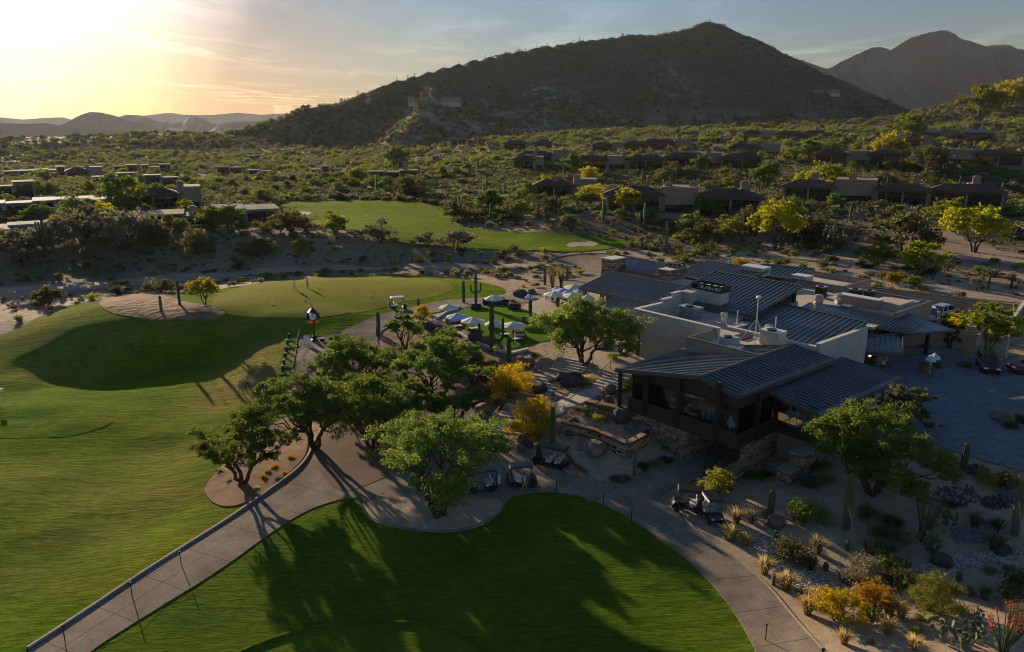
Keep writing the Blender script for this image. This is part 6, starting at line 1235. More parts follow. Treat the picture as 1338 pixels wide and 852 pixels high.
for i, (x, y, s, lb) in enumerate([(895,800,1.1,'prickly pear in the lit sand below the lime shrub'),(885,415,1.4,'prickly pear right of the ocotillo, upper one'),(880,460,1.2,'prickly pear below the ocotillo, lower one'),(945,345,1.2,'prickly pear between the ocotillo and the blue agave'),(1025,800,1.0,'prickly pear left of the red flowered plant'),(625,740,.9,'sprawling prickly pear between the yellow and orange shrubs'),(985,845,1.0,'prickly pear at the very bottom of the sand'),(1070,725,.6,'small prickly pear near the red flowered plant')]): px, py = c4(x, y); pear(px, py, s, lb, False, i)
def patch(px, py, rx, ry, lb, i, m=None):
    """low spreading cactus patch: one plant of many small pads"""
    rng = np.random.default_rng(700+i); p = gp(px, py); mb = MB()
    for k in range(150):
        a = rng.uniform(0, 6.28); t = math.sqrt(rng.uniform()); x, y = rx*t*math.cos(a), ry*t*math.sin(a); z = H1(p[0]+x, p[1]+y)-p[2]; h = rng.uniform(.12, .34); nx = rng.uniform(0, PI); c, s = math.cos(nx), math.sin(nx); w = h*.42
        lean = rng.normal()*.1; v = [(x-c*w*.4, y-s*w*.4, z), (x+c*w*.4, y+s*w*.4, z), (x+c*w, y+s*w+lean, z+h*.6), (x+c*w*.3, y+s*w*.3+lean, z+h), (x-c*w*.5, y-s*w*.5+lean, z+h*.95), (x-c*w, y-s*w+lean, z+h*.5)]
        v2 = [(q[0]-s*.05, q[1]+c*.05, q[2]) for q in v]; mb.add(v+v2, [(0, 1, 2, 3, 4, 5), (11, 10, 9, 8, 7, 6)]+[(j, (j+1) % 6, 6+(j+1) % 6, 6+j) for j in range(6)])
    o = mb.build('cactus_patch', m or M_purple, None, p); tag(o, lb, 'cactus')
for i, (x, y, rx, ry, lb, m_) in enumerate([(925,95,1.3,.9,'dark purple cactus patch under the right of the big tree',None),(970,215,1.7,1.2,'widest dark purple cactus patch on the slope',None),(1140,245,1.1,.7,'purple cactus patch left of the edge saguaro',None),(1045,112,1.1,.6,'dark purple patch beside the forecourt saguaro',None),(1195,222,.9,.7,'bluish patch just left of the edge saguaro',M_blue),(1030,380,1.4,.9,'blue grey agave patch above the right pebble bed',M_blue),(1105,345,.8,.6,'small bluish patch above the blue agave patch',M_blue)]): px, py = c4(x, y); patch(px, py, rx, ry, lb, i, m_)
def ocotillo(p, n, h, spread, lb, name='ocotillo', m=None, tips=None, seed=1, cat='plant'):
    rng = np.random.default_rng(seed); mb = MB(); P = []
    for k in range(n):
        a = rng.uniform(0, 6.28); l = h*rng.uniform(.65, 1.05); s = spread*rng.uniform(.2, 1); d = np.array((math.cos(a), math.sin(a), 0))
        pts = [d*.06, d*s*.35*l+np.array((0, 0, l*.45)), d*s*.8*l+np.array((0, 0, l*.85)), d*s*l+np.array((0, 0, l))]; mb.tube(pts, [.045, .035, .028, .015], 5)
        for q in range(26): t = rng.uniform(.15, 1); j = min(2, int(t*3)); f = t*3-j; P.append(np.array(pts[j])*(1-f)+np.array(pts[j+1])*f+rng.normal(size=3)*.03)
        if tips:
            for q in range(14): P.append(pts[3]+rng.normal(size=3)*np.array((.07, .07, .12)))
    o = mb.build(name, m or M_cactus, None, p, smooth=True); tag(o, lb, cat)
    P = np.array(P); V_, Fq = quads(P, .05, rng); link('leaves', leafmesh('leaves', V_, Fq, rng.uniform(0, 1, len(P))), LM['mesquite' if not tips else 'olive'], o)
    if tips:
        T_ = np.concatenate([np.array([tips_ for tips_ in P[i::40][:1]]) for i in range(1)]); Q = []
        for k in range(n): b = k*40+26; Q.append(P[b:b+14])
        Q = np.concatenate(Q); V_, Fq = quads(Q, .06, rng); link('flowers', leafmesh('flowers', V_, Fq, rng.uniform(0, 1, len(Q))), LM[tips], o)
px, py = c4(830,402); ocotillo(gp(px, py), 26, 4.0, .45, 'dark many stemmed ocotillo on the sandy slope', seed=3)
px, py = c4(1160,880); ocotillo(gp(px, py), 34, 3.1, .45, 'spindly plant tipped with orange red flowers at the bottom right corner', 'flowering_ocotillo', None, 'red', 4)
for i, (x, y, lb) in enumerate([(722,388,'tall yellowish ocotillo at the patio corner, left one'),(733,384,'tall yellowish ocotillo at the patio corner, right one')]): ocotillo(gp(x, y), 26, 4.6, .28, lb, tips='yellow', seed=8+i)
for i, (x, y, h, lb) in enumerate([(838,326,3.5,'spiky tree yucca behind the far stone pier, left one'),(858,328,3.5,'spiky tree yucca behind the far stone pier, right one'),(1290,380,4.,'tree yucca in the sand behind the car park, taller'),(1320,378,3.,'tree yucca in the sand behind the car park, shorter'),(1276,380,2.6,'round yucca in the sand left of the tall one')]):
    e = empty('tree_yucca', gp(x, y), 0, lb, 'tree'); MB().tube([(0, 0, -.2), (.1, 0, h*.55)], [.2, .16], 8).build('trunk', M_bark, e)
    for k in range(5):
        rg = np.random.default_rng(900+i*10+k); c = rg.normal(size=3)*(.5, .5, .35)+np.array((.1, 0, h*.7)); D = rg.normal(size=(110, 3)); D /= np.linalg.norm(D, axis=1)[:, None]; S_ = np.cross(D, rg.normal(size=(110, 3))); S_ /= np.linalg.norm(S_, axis=1)[:, None]
        V_ = np.stack([c-S_*.03+D*.05, c+S_*.03+D*.05, c+D*.55+S_*.01, c+D*.55-S_*.01], 1).reshape(-1, 3); link('rosette', leafmesh('rosette', V_, np.arange(440).reshape(110, 4), rg.uniform(0, 1, 110)), LM['greygreen'], e)
# rocks
M_rock = mat('brown_rock', (.11, .075, .055), .9, noise=(2, (.20, .145, .105), 9), bump=(3, .7, .08), spec=.15, randv=.3); M_rockd = mat('dark_rock', (.05, .04, .034), .9, noise=(2, (.10, .08, .065), 9), bump=(3, .7, .08), spec=.15)
def rock_mesh(seed, sub=3):
    bm = bmesh.new(); bmesh.ops.create_icosphere(bm, subdivisions=sub, radius=1); rg = np.random.default_rng(seed); Pn = rg.normal(size=(9, 3)); Pn /= np.linalg.norm(Pn, axis=1)[:, None]; dn = rg.uniform(.62, .95, 9)
    for v in bm.verts:
        c = np.array(v.co)
        for n_, d_ in zip(Pn, dn):
            e_ = c@n_-d_
            if e_ > 0: c = c-n_*e_*.92
        v.co = c*(1+.04*math.sin(c[0]*7+seed)*math.cos(c[1]*6))
    me = bpy.data.meshes.new('boulder'); bm.to_mesh(me); bm.free(); return me
RK = [rock_mesh(q) for q in range(5)]; RKC = {}
def rock(px, py, sx, sy, sz, lb, i=0, dark=False, cat='boulder'):
    key = (i % 5, dark)
    if key not in RKC: m_ = RK[i % 5].copy(); m_.materials.append(M_rockd if dark else M_rock); RKC[key] = m_
    p = gp(px, py); o = link('boulder', RKC[key], None, None, (p[0], p[1], p[2]+sz*.45), i*1.7); o.scale = (sx, sy, sz); tag(o, lb, cat)
for i, (x, y, a, b, c, d, lb) in enumerate([(744,502,1.7,1.2,1.0,1,'largest dark boulder wedged between the two flights of stairs'),(747,558,1.2,.8,.7,1,'dark flat boulder at the left end of the retaining wall'),(748,567,.7,.5,.3,1,'flat dark stone below the dark boulder at the retaining wall'),(778,592,1.3,1.0,.9,0,'brown boulder in the sand before the retaining wall'),(812,550,1.1,.9,1.0,1,'pointed brown boulder in the upper planter'),(797,513,.9,.7,.7,0,'round boulder at the edge of the upper garden path'),(795,528,.8,.7,.6,0,'rounded boulder just below the upper garden path'),(786,522,.5,.4,.4,0,'pale small boulder left of the rounded pair'),(630,540,1.0,.8,.8,0,'brown boulder at the drive edge left of the stairs'),(625,532,.8,.7,.7,1,'dark boulder behind the drive edge boulder'),(682,577,.6,.5,.5,0,'boulder under the nearer golden bush'),(680,590,.5,.4,.6,0,'upright stone at the drive edge below the golden bush'),(690,583,.6,.5,.4,1,'dark stone beside the upright stone'),(1012,688,.8,.7,.7,0,'round grey boulder beside the stout saguaro'),(1112,762,1.0,.7,.5,1,'dark red boulder in the pebble bed'),(1230,738,.8,.7,.6,1,'dark boulder at the start of the right pebble bed'),(1308,722,.8,.6,.5,1,'dark stone by the grey clump at the right pebble bed'),(1122,776,.7,.5,.4,0,'brown stone behind the orange shrub'),(620,445,1.4,1.0,1.0,1,'dark boulder below the terrace lawn curb'),(605,452,.9,.7,.6,1,'smaller dark boulder left of the armed saguaro foot'),(680,388,1.4,1.,.9,1,'dark boulder at the back of the terrace beside the track'),(695,384,1.,.8,.6,0,'brown boulder beyond the terrace corner'),(660,500,1.0,.8,.7,1,'dark stone under the straight saguaro'),(705,512,1.,.9,.7,1,'dark stone left of the middle stairs'),(1210,655,.6,.5,.3,0,'low stone below the big shop side tree'),(1308,548,1.3,1.0,.5,0,'flat stone in the island of the forecourt'),(560,430,1.0,.8,.7,1,'dark boulder on the bank by the cart path bend'),(574,436,.8,.7,.6,0,'brown boulder on the bank by the cart path'),(585,446,.8,.7,.6,1,'dark boulder mid bank')]): rock(x, y, a, b, c, lb, i, bool(d))
def stones(name, poly, n, s0, s1, m, seed):
    """a bed of loose stones nobody could count"""
    rg = np.random.default_rng(seed); P = px_loop(poly); x0, y0 = P.min(0); x1, y1 = P.max(0); x, y = rg.uniform(x0, x1, n*3), rg.uniform(y0, y1, n*3); k = inside(P, x, y); x, y = x[k][:n], y[k][:n]; z = HH(x, y)
    V0 = np.array([(1, 0, 0), (-1, 0, 0), (0, 1, 0), (0, -1, 0), (0, 0, 1), (0, 0, -1), (.6, .6, .35), (-.6, .5, .4), (.5, -.6, .3), (-.6, -.6, .35)])*1.0
    from mathutils.geometry import convex_hull_2d
    bm = bmesh.new(); [bm.verts.new(v) for v in V0]; bmesh.ops.convex_hull(bm, input=bm.verts); bmesh.ops.triangulate(bm, faces=bm.faces); bm.verts.index_update(); v0 = np.array([v.co[:] for v in bm.verts]); f0 = np.array([[q.index for q in f.verts] for f in bm.faces]); bm.free()
    m_ = len(x); s = rg.uniform(s0, s1, (m_, 1, 1))*rg.uniform(.6, 1.3, (m_, 1, 3)); s[:, :, 2] *= .6; a = rg.uniform(0, 6.28, m_); c_, s_ = np.cos(a), np.sin(a); v = v0[None]*s; vx = v[:, :, 0]*c_[:, None]-v[:, :, 1]*s_[:, None]; vy = v[:, :, 0]*s_[:, None]+v[:, :, 1]*c_[:, None]
    v = np.stack([vx+x[:, None], vy+y[:, None], v[:, :, 2]+z[:, None]+.05], 2).reshape(-1, 3); f = (f0[None]+(np.arange(m_)*len(v0))[:, None, None]).reshape(-1, 3)
    me = npmesh(name, v, f); me.attributes.new('tone', 'FLOAT', 'POINT').data.foreach_set('value', np.repeat(rg.uniform(0, 1, m_), len(v0)).astype(np.float32)); o = link(name, me, m); tag(o, kind='stuff')
def stone_tone(name, stops):
    m = leaf_mat(name, stops, 0.0, 0); return m
M_peb = stone_tone('river_stone', [(0, (.14, .115, .09)), (.5, (.28, .235, .19)), (1, (.48, .41, .34))]); M_rip = stone_tone('red_riprap', [(0, (.07, .04, .03)), (.5, (.14, .085, .06)), (1, (.24, .15, .11))]); M_dk = stone_tone('dark_cobble', [(0, (.04, .035, .03)), (1, (.13, .11, .10))])
stones('river_pebbles', [c4(*q) for q in [(130,385),(210,375),(230,470),(330,500),(450,560),(520,570),(600,590),(560,620),(440,615),(330,600),(300,560),(240,530),(170,470)]], 2600, .06, .17, M_peb, 1)
stones('river_pebbles', [c4(*q) for q in [(760,490),(850,500),(940,465),(1060,450),(1180,440),(1300,420),(1300,490),(1180,490),(1060,500),(960,530),(860,545),(780,530)]], 2600, .06, .17, M_peb, 2)
stones('rock_slope', [(575,452),(600,450),(640,470),(690,490),(700,510),(680,520),(650,500),(610,480),(585,470)], 1500, .12, .38, M_rip, 3)
stones('rock_slope', [(540,430),(570,428),(580,448),(570,456),(545,440)], 300, .12, .34, M_rip, 4)
stones('gravel_specks', [(760,600),(840,600),(850,625),(800,632),(740,605)], 200, .02, .07, M_dk, 5)
# small plants in the beds beside path, stairs and bank
LITTLE = [(840,612,.7,'olive'),(858,610,.7,'mesquite'),(870,604,.8,'olive'),(815,630,.7,'grey'),(806,628,.6,'grey'),(700,577,.6,'lime'),(686,566,.7,'olive'),(757,540,.8,'olive'),(770,545,.5,'mesquite'),(783,550,.8,'lime'),(800,535,.7,'olive'),(820,510,.7,'lime'),(830,520,.7,'olive'),(760,505,.9,'grey'),(765,497,.8,'straw'),(800,470,.8,'mesquite'),(825,445,1.0,'olive'),(835,430,.9,'mesquite'),(600,440,.5,'olive'),(590,430,.6,'lime'),(612,432,.5,'grey'),(640,475,.7,'mesquite'),(690,480,.8,'olive'),(700,470,.8,'mesquite'),(720,500,.6,'olive'),(650,530,.7,'mesquite'),(640,515,.9,'olive'),(660,540,.6,'olive'),(620,440,.5,'olive'),(560,412,.6,'olive'),(580,408,.6,'grey'),(700,375,.8,'olive'),(670,395,.6,'olive'),(655,392,.6,'mesquite'),(1210,455,.7,'olive'),(1220,480,.9,'olive'),(1260,480,.9,'mesquite'),(1320,560,.8,'olive'),(1335,552,1.0,'olive'),(930,620,.6,'grey'),(950,640,.5,'olive'),(985,625,.8,'mesquite'),(1000,622,.7,'olive'),(1060,612,.9,'olive'),(1080,610,.6,'mesquite'),(870,588,.5,'mesquite'),(300,630,.35,'lime'),(345,625,.35,'orange'),(358,612,.4,'orange'),(350,618,.35,'lime'),(372,620,.35,'orange'),(335,640,.3,'straw'),(380,600,.4,'orange'),(365,628,.4,'olive'),(440,520,.5,'olive'),(480,510,.6,'mesquite'),(520,505,.5,'olive'),(545,590,.5,'orange'),(505,560,.5,'olive')]
for i, (x, y, s, k) in enumerate(LITTLE):
    w_ = 'in the shop front planters' if x > 740 and y > 500 else 'in the beds beside the grove' if x < 560 else 'on the bank below the terrace' if y < 560 and x < 740 else 'by the drive and entrance'
    nshrub(x, y, s*.75, k, SN.get(k, {'lime': 'lime', 'orange': 'orange flowered', 'straw': 'straw coloured'}.get(k, k))+' small bedding shrub '+w_, i, .8); bpy.data.objects[-1] if False else None
    o = COL.objects[-1]; o['group'] = o['label']
# ------------------------------------------------------------------ stairs and rails
M_step = mat('step_stone', (.36, .30, .24), .85, noise=(1.5, (.45, .38, .31), 7), bump=(8, .3, .02))
def stairs(a, b, width, n, label):
    """steps from a (low) to b (high), both world points on the ground"""
    a, b = np.array(a), np.array(b); d = (b-a)[:2]; L_ = np.linalg.norm(d); rz = math.atan2(d[1], d[0]); e = empty('stairs', a, rz, label, 'stairs'); rise = (b[2]-a[2])/n; run = L_/n
    for i in range(n): MB().box(i*run, -width/2, -1.2, (i+1)*run+.05, width/2, (i+1)*rise).build('step', M_step, e) if i % 1 == 0 else None
    return e, rz, L_, rise*n
def handrail(a, rz, L_, H_, off, label):
    e = empty('handrail', a, rz, label, 'handrail'); p0, p1 = Vector((.1, off, .95)), Vector((L_, off, H_+.95)); MB().tube([p0-Vector((.1, 0, .02)), p0, p1, p1+Vector((.3, 0, 0))], .03, 6).build('rail', M_steel, e); MB().tube([p0-Vector((0, 0, .42)), p1-Vector((0, 0, .42))], .018, 5).build('rail', M_steel, e)
    for t in (0.02, .5, .98): q = p0.lerp(p1, t); MB().tube([q-Vector((0, 0, 1.3)), q], .028, 6).build('post', M_steel, e)
for i, (ax, ay, bx_, by_, w, n, lb) in enumerate([(664,566,688,533,4.4,8,'lowest flight of pale steps rising from the drive beside the golden bush'),(700,518,722,494,4.2,7,'middle flight of pale steps beside the largest boulder'),(738,487,755,474,4.0,6,'top flight of pale steps under the wide tree'),(786,510,812,494,3.0,7,'right hand flight of pale steps ending by the shop roof corner')]):
    a, b = gp(ax, ay), list(gp(bx_, by_)); b[2] = max(b[2], a[2]+.14*n)
    e, rz, L_, H_ = stairs(a, b, w, n, lb)
    handrail(a, rz, L_, H_, w/2-.1, 'dark rail on the uphill left side of the '+lb.split(' of')[0]); handrail(a, rz, L_, H_, -w/2+.1, 'dark rail on the right side of the '+lb.split(' of')[0])
sheet('stair_landing', px_loop([(683,532),(700,518),(722,524),(742,535),(730,545),(705,543)]), M_step, .12, .5)
sheet('garden_ramp', px_loop([(722,530),(740,520),(775,508),(790,510),(782,518),(745,536)]), M_step, .12, .5)
CB = [tuple(gp(*q)) for q in [(566,420),(590,432),(612,444),(640,456),(668,464),(690,458)]]; wallrun('terrace_curb', CB, .35, .4, M_cap, 'pale low curb round the lower edge of the terrace lawn', 'curb')
wallrun('terrace_curb', [tuple(gp(*q)) for q in [(566,420),(585,408),(600,402)]], .3, .35, M_cap, 'pale low curb at the back left of the terrace lawn', 'curb')
wallrun('drive_fence', [tuple(gp(*q)) for q in [(742,598),(752,612),(768,622)]], .5, .1, M_wood, 'low wooden edging fence beside the drive behind the long cart', 'fence')
# ------------------------------------------------------------------ umbrellas and furniture
M_canvas = mat('canvas', (.62, .565, .47), .9, noise=(3, (.70, .64, .54), 4), spec=.1); M_canvasb = mat('blue_canvas', (.36, .44, .52), .9, noise=(3, (.44, .52, .6), 4), spec=.1); M_cushion = mat('cushion', (.42, .42, .42), .95, noise=(4, (.5, .5, .5), 4))
def umbrella(px, py, r, lb, m=None, base=None, zc=2.5):
    """(px, py) is the canopy top"""
    p = hit(px, py); q = None
    for it in range(6): zz = H1(*(p[:2] if q is None else q[:2])); q = at(px, py, zz+zc+.35)
    e = empty('patio_umbrella', (q[0], q[1], H1(q[0], q[1])), random.uniform(0, 1), lb, 'umbrella'); mb = MB(); n = 8
    prof = [(.05, zc+.42), (r*.5, zc+.2), (r, zc-.05), (r*.99, zc-.2)]; v = [(0, 0, zc+.44)]; f = []
    for j, (rr, z) in enumerate(prof[1:]):
        for k in range(n*2): a = 2*PI*k/(n*2); s = 1 if k % 2 == 0 else .955; v.append((rr*s*math.cos(a), rr*s*math.sin(a), z-(0 if k % 2 == 0 else .035)))
    m_ = n*2
    for k in range(m_): f.append((0, 1+k, 1+(k+1) % m_))
    for j in range(2):
        for k in range(m_): a = 1+j*m_; f.append((a+k, a+m_+k, a+m_+(k+1) % m_, a+(k+1) % m_))
    mb.add(v, f); o = mb.build('canopy', m or M_canvas, e); sm = o.modifiers.new('thick', 'SOLIDIFY'); sm.thickness = .015
    MB().tube([(0, 0, .1), (0, 0, zc+.5)], .035, 8).build('pole', M_wood, e); MB().lathe([(.33, 0), (.33, .08), (.06, .12)], 14).build('base', M_black, e)
    for k in range(0, n, 2): a = 2*PI*k/n; MB().tube([(0, 0, zc-.25), (r*.55*math.cos(a), r*.55*math.sin(a), zc+.1)], .014, 4).build('strut', M_wood, e)
    return e
UM = [(586,398,1.45,0,'white umbrella at the back left corner of the terrace lawn'),(597,410,1.55,1,'grey white umbrella just in front of the corner one'),(618,415,1.6,0,'white umbrella standing free on the lit lawn'),(647,419,1.4,0,'white umbrella half behind the big armed saguaro'),(671,421,1.6,0,'white umbrella right of the big saguaro'),(645,386,1.4,0,'white umbrella above the terrace, beyond the big saguaro tip'),(692,385,.7,1,'small blue umbrella at the track beside the spiky ocotillos'),(724,381,1.6,0,'tan white umbrella at the left end of the crowded patio'),(735,377,1.6,1,'pale umbrella second in the back row of the patio'),(751,372,1.7,0,'bright umbrella at the top of the patio nearest the dining roof'),(748,383,1.6,0,'white umbrella in the middle of the crowded patio'),(727,375,.9,1,'small blue umbrella behind the tan one'),(741,380,.9,1,'small blue umbrella squeezed between two white ones'),(757,378,1.0,1,'small blue umbrella before the bar front'),(743,394,.8,1,'low blue umbrella in front of the patio tables'),(756,396,.9,1,'low blue umbrella right of the other low one'),(731,406,1.5,0,'white umbrella at the near edge of the patio beside the wide tree'),(767,386,1.1,0,'half hidden umbrella under the dining roof corner')]
for px, py, r, b, lb in UM: umbrella(px, py, r, lb, M_canvasb if b else M_canvas)
UB = umbrella
umbrella(1222,462,.6,'pale blue umbrella over the valet stand, front one',M_canvasb,zc=2.3); umbrella(1217,465,.55,'pale blue umbrella over the valet stand, rear one',M_canvasb,zc=2.2)
def table(p, rz, lb, round_=True):
    e = empty('patio_table', p, rz, lb, 'table', 'tables on the patio'); (MB().lathe([(.45, .70), (.45, .74)], 16) if round_ else MB().box(-.6, -.4, .38, .6, .4, .42)).build('tabletop', M_whitemetal, e); MB().lathe([(.25, 0), (.25, .03), (.04, .06), (.04, .7)] if round_ else [(.3, 0), (.3, .36)], 10).build('leg', M_steel, e)
def chair_proto():
    e = empty('patio_chair', (0, 0, -50), 0); MB().box(-.25, -.25, .40, .25, .25, .47).build('seat', M_cushion, e); MB().box(-.25, .20, .47, .25, .26, .9).build('backrest', M_wood, e)
    for sx in (-1, 1):
        for sy in (-1, 1): MB().box(sx*.24-.02, sy*.23-.02, 0, sx*.24+.02, sy*.23+.02, .4).build('leg', M_steel, e)
    return e
CHP = chair_proto(); used = [False]
def chair(p, rz, lb, g):
    c = CHP if not used[0] else copy_tree(CHP); used[0] = True; c.location = p; c.rotation_euler = (0, 0, rz); tag(c, lb, 'chair', g)
rg = np.random.default_rng(5)
for px, py in [(722,394),(732,391),(742,388),(752,386),(735,400),(748,396),(760,392),(728,384),(742,404),(764,400)]:
    p = gp(px, py); table(p, 0, 'small round table on the crowded patio among others')
    for k in range(3): a = rg.uniform(0, .8)+k*2.1; q = (p[0]+.8*math.cos(a), p[1]+.8*math.sin(a)); chair((q[0], q[1], p[2]), a-PI/2, 'cushioned chair at a round table on the crowded patio', 'chairs on the crowded patio')
def sofa(px, py, rz, w, lb, dark=False):
    e = empty('lounge_sofa', gp(px, py), rz, lb, 'sofa'); bevel(MB().box(-w/2, -.4, .1, w/2, .4, .42).build('seat', M_steel if dark else M_wood, e), .04); bevel(MB().box(-w/2+.06, -.36, .42, w/2-.06, .25, .56).build('cushion', M_cushion if not dark else M_panel, e), .05); bevel(MB().box(-w/2, .27, .42, w/2, .42, .85).build('backrest', M_steel if dark else M_wood, e), .04)
    for s in (-1, 1): MB().box(s*w/2-.06, -.4, .42, s*w/2+.06, .4, .65).build('armrest', M_steel if dark else M_wood, e)
for px, py, rz, w, lb, d in [(592,424,.6,1.9,'pale cushioned sofa under the grey white umbrella',0),(600,418,2.2,1.2,'armchair behind the sofa at the corner of the lawn',0),(640,398,.1,2.2,'sofa at the back edge of the terrace lawn, left one',1),(655,399,-.1,2.2,'sofa at the back edge of the terrace lawn, right one',1),(672,405,-.4,1.8,'dark sofa in the shade behind the right umbrella',1),(690,423,-1.2,2.4,'black wicker sofa right of the umbrellas',1),(697,418,-1.0,1.2,'black wicker armchair behind the wicker sofa',1),(643,430,.3,1.3,'armchair at the foot of the umbrella behind the saguaro',1),(680,442,.2,1.4,'pale low seat at the near edge of the lawn, left one',0),(674,438,1.4,1.0,'pale low seat at the near edge of the lawn, middle one',0),(622,405,-.2,1.4,'dark armchair at the back of the lit lawn',1)]: sofa(px, py, rz, w, lb, d)
for px, py, lb in [(620,432,'low pale table under the free standing umbrella'),(598,429,'low pale table before the cushioned sofa'),(660,440,'low white bench at the near edge of the lawn'),(676,446,'low white bench right of the other bench'),(708,424,'low dark table beside the wicker sofa')]: p = gp(px, py); table(p, .4, lb, False); o = COL.objects[-3]; 
# ------------------------------------------------------------------ people
M_skin = mat('skin', (.36, .20, .13), .6, noise=(6, (.42, .25, .17), 3)); M_hair = mat('hair', (.03, .02, .015), .8, noise=(20, (.06, .04, .03), 3))
CLO = {'white': M_shirtw, 'blue': M_shirt, 'teal': M_shirtd, 'navy': mat('navy_cloth', (.03, .04, .08), .9, noise=(6, (.05, .06, .11), 3)), 'dark': mat('dark_cloth', (.03, .03, .03), .9, noise=(6, (.05, .05, .05), 3)), 'khaki': mat('khaki_cloth', (.33, .27, .19), .9, noise=(6, (.4, .33, .24), 3)), 'grey': M_cushion, 'red': mat('red_cloth', (.35, .06, .05), .9, noise=(6, (.42, .08, .06), 3)), 'pink': mat('pink_cloth', (.5, .3, .3), .9, noise=(6, (.55, .35, .35), 3))}
def person(p, rz, label, shirt, legs, pose='stand', h=1.75, shorts=False, seed=0):
    """one continuous skinned figure; faces local +x"""
    k = h/1.75; rg = random.Random(seed); st = {'walk': .28, 'stand': .04, 'swing': .12, 'sit': 0}[pose]
    J = {'pelvis': (0, 0, .95), 'belly': (.01, 0, 1.10), 'chest': (.0, 0, 1.32), 'neck': (.01, 0, 1.49), 'head': (.035, 0, 1.60), 'crown': (.03, 0, 1.70)}
    R = {'pelvis': .145, 'belly': .13, 'chest': .155, 'neck': .055, 'head': .092, 'crown': .072}; E = [('pelvis', 'belly'), ('belly', 'chest'), ('chest', 'neck'), ('neck', 'head'), ('head', 'crown')]
    for s, n in ((1, 'l'), (-1, 'r')):
        f = st*s
        if pose == 'sit': hip, kn, an, toe = (.02, .1*s, .92), (.42, .11*s, .93), (.46, .11*s, .50), (.60, .12*s, .46)
        else: hip, kn, an, toe = (0, .095*s, .90), (f*.55+.03, .10*s, .50), (f-.02, .10*s, .09), (f+.14, .11*s, .04)
        J[n+'hip'] = hip; J[n+'knee'] = kn; J[n+'ankle'] = an; J[n+'toe'] = toe; R[n+'hip'] = .095; R[n+'knee'] = .06; R[n+'ankle'] = .042; R[n+'toe'] = .035
        if pose == 'swing': el, ha = (.16, .16*s, 1.12), (.34, .03*s, .93)
        elif pose == 'sit': el, ha = (.1, .23*s, 1.12), (.32, .14*s, 1.05)
        else: el, ha = (-f*.3-.01, .235*s, 1.12), (-f*.6+.05, .25*s, .88)
        J[n+'shoulder'] = (0, .18*s, 1.42); J[n+'elbow'] = el; J[n+'wrist'] = ha; J[n+'hand'] = tuple(np.array(ha)+(np.array(ha)-np.array(el))*.3); R[n+'shoulder'] = .068; R[n+'elbow'] = .046; R[n+'wrist'] = .032; R[n+'hand'] = .035
        E += [('pelvis', n+'hip'), (n+'hip', n+'knee'), (n+'knee', n+'ankle'), (n+'ankle', n+'toe'), ('chest', n+'shoulder'), (n+'shoulder', n+'elbow'), (n+'elbow', n+'wrist'), (n+'wrist', n+'hand')]
    names = list(J); me = bpy.data.meshes.new('person'); me.from_pydata([tuple(np.array(J[q])*k) for q in names], [(names.index(a), names.index(b)) for a, b in E], [])
    o = bpy.data.objects.new('person', me); COL.objects.link(o); sk = o.modifiers.new('skin', 'SKIN'); sk.use_smooth_shade = True; o.modifiers.new('sub', 'SUBSURF').levels = 1
    for i, q in enumerate(names): me.skin_vertices[0].data[i].radius = (R[q]*k, R[q]*k); me.skin_vertices[0].data[i].use_root = (q == 'pelvis')
    dg = bpy.context.evaluated_depsgraph_get(); m2 = bpy.data.meshes.new_from_object(o.evaluated_get(dg)); o.modifiers.clear(); old = o.data; o.data = m2; bpy.data.meshes.remove(old)
    for m_ in (M_skin, CLO[shirt], CLO[legs], CLO['dark']): m2.materials.append(m_)
    seg = [(np.array(J[a])*k, np.array(J[b])*k, a, b) for a, b in E]
    for f in m2.polygons:
        c = np.array(f.center); best = min(seg, key=lambda s: np.linalg.norm(c-(s[0]+(s[1]-s[0])*np.clip(np.dot(c-s[0], s[1]-s[0])/max(1e-9, np.dot(s[1]-s[0], s[1]-s[0])), 0, 1)))); b = best[3]
        f.material_index = 0 if b in ('head', 'crown') or 'wrist' in b or 'hand' in b or (b == 'neck' and c[2] > 1.45*k) else 1 if b in ('belly', 'chest', 'neck') or 'shoulder' in b or 'elbow' in b else 3 if 'toe' in b else (0 if shorts and 'ankle' in b else 2); f.use_smooth = True
    m2.materials[0] = M_skin
    o.location = (p[0], p[1], p[2]-(0 if pose != 'sit' else .46*k)); o.rotation_euler = (0, 0, rz); tag(o, label, 'person')
    hb = MB().lathe([(.02, 0), (.085, .01), (.108, .06), (.09, .12), (.03, .15)], 12, (.015*k, 0, 1.59*k)); link('hair', hb.mesh('hair', True), [M_hair], o); return o
PE = [(385,380,-.6,'golfer in white shirt and shorts walking on the putting green, left of two','white','khaki','walk',1,1),(402,377,-.4,'golfer in blue shirt on the putting green, right of two','blue','navy','stand',0,2),(324,510,2.6,'man in blue shirt and dark trousers walking on the rough slope','blue','dark','walk',0,3),(315,516,2.6,'person in white cap and pink top lower on the rough slope','pink','khaki','walk',1,4),(1214,489,2.8,'valet in white shirt standing by the umbrella stand','white','grey','stand',0,5),(685,642,.2,'person in blue shirt stepping beside the cart at the gravel bed','blue','khaki','walk',1,6),(757,404,1.0,'person standing among the patio tables','white','dark','stand',0,7),(738,396,2.0,'person in dark top among the patio tables','dark','navy','stand',0,8),(746,401,4.0,'person in red top at the near patio table','red','dark','stand',0,9),(769,396,3.0,'person at the bar front in grey','grey','navy','stand',0,10),(1152,488,0.4,'person bending near the entrance door','grey','dark','swing',0,12)]
for px, py, rz, lb, sh, lg, po, so_, sd_ in PE: person(gp(px, py), rz, lb, sh, lg, po, 1.75, bool(so_), sd_)
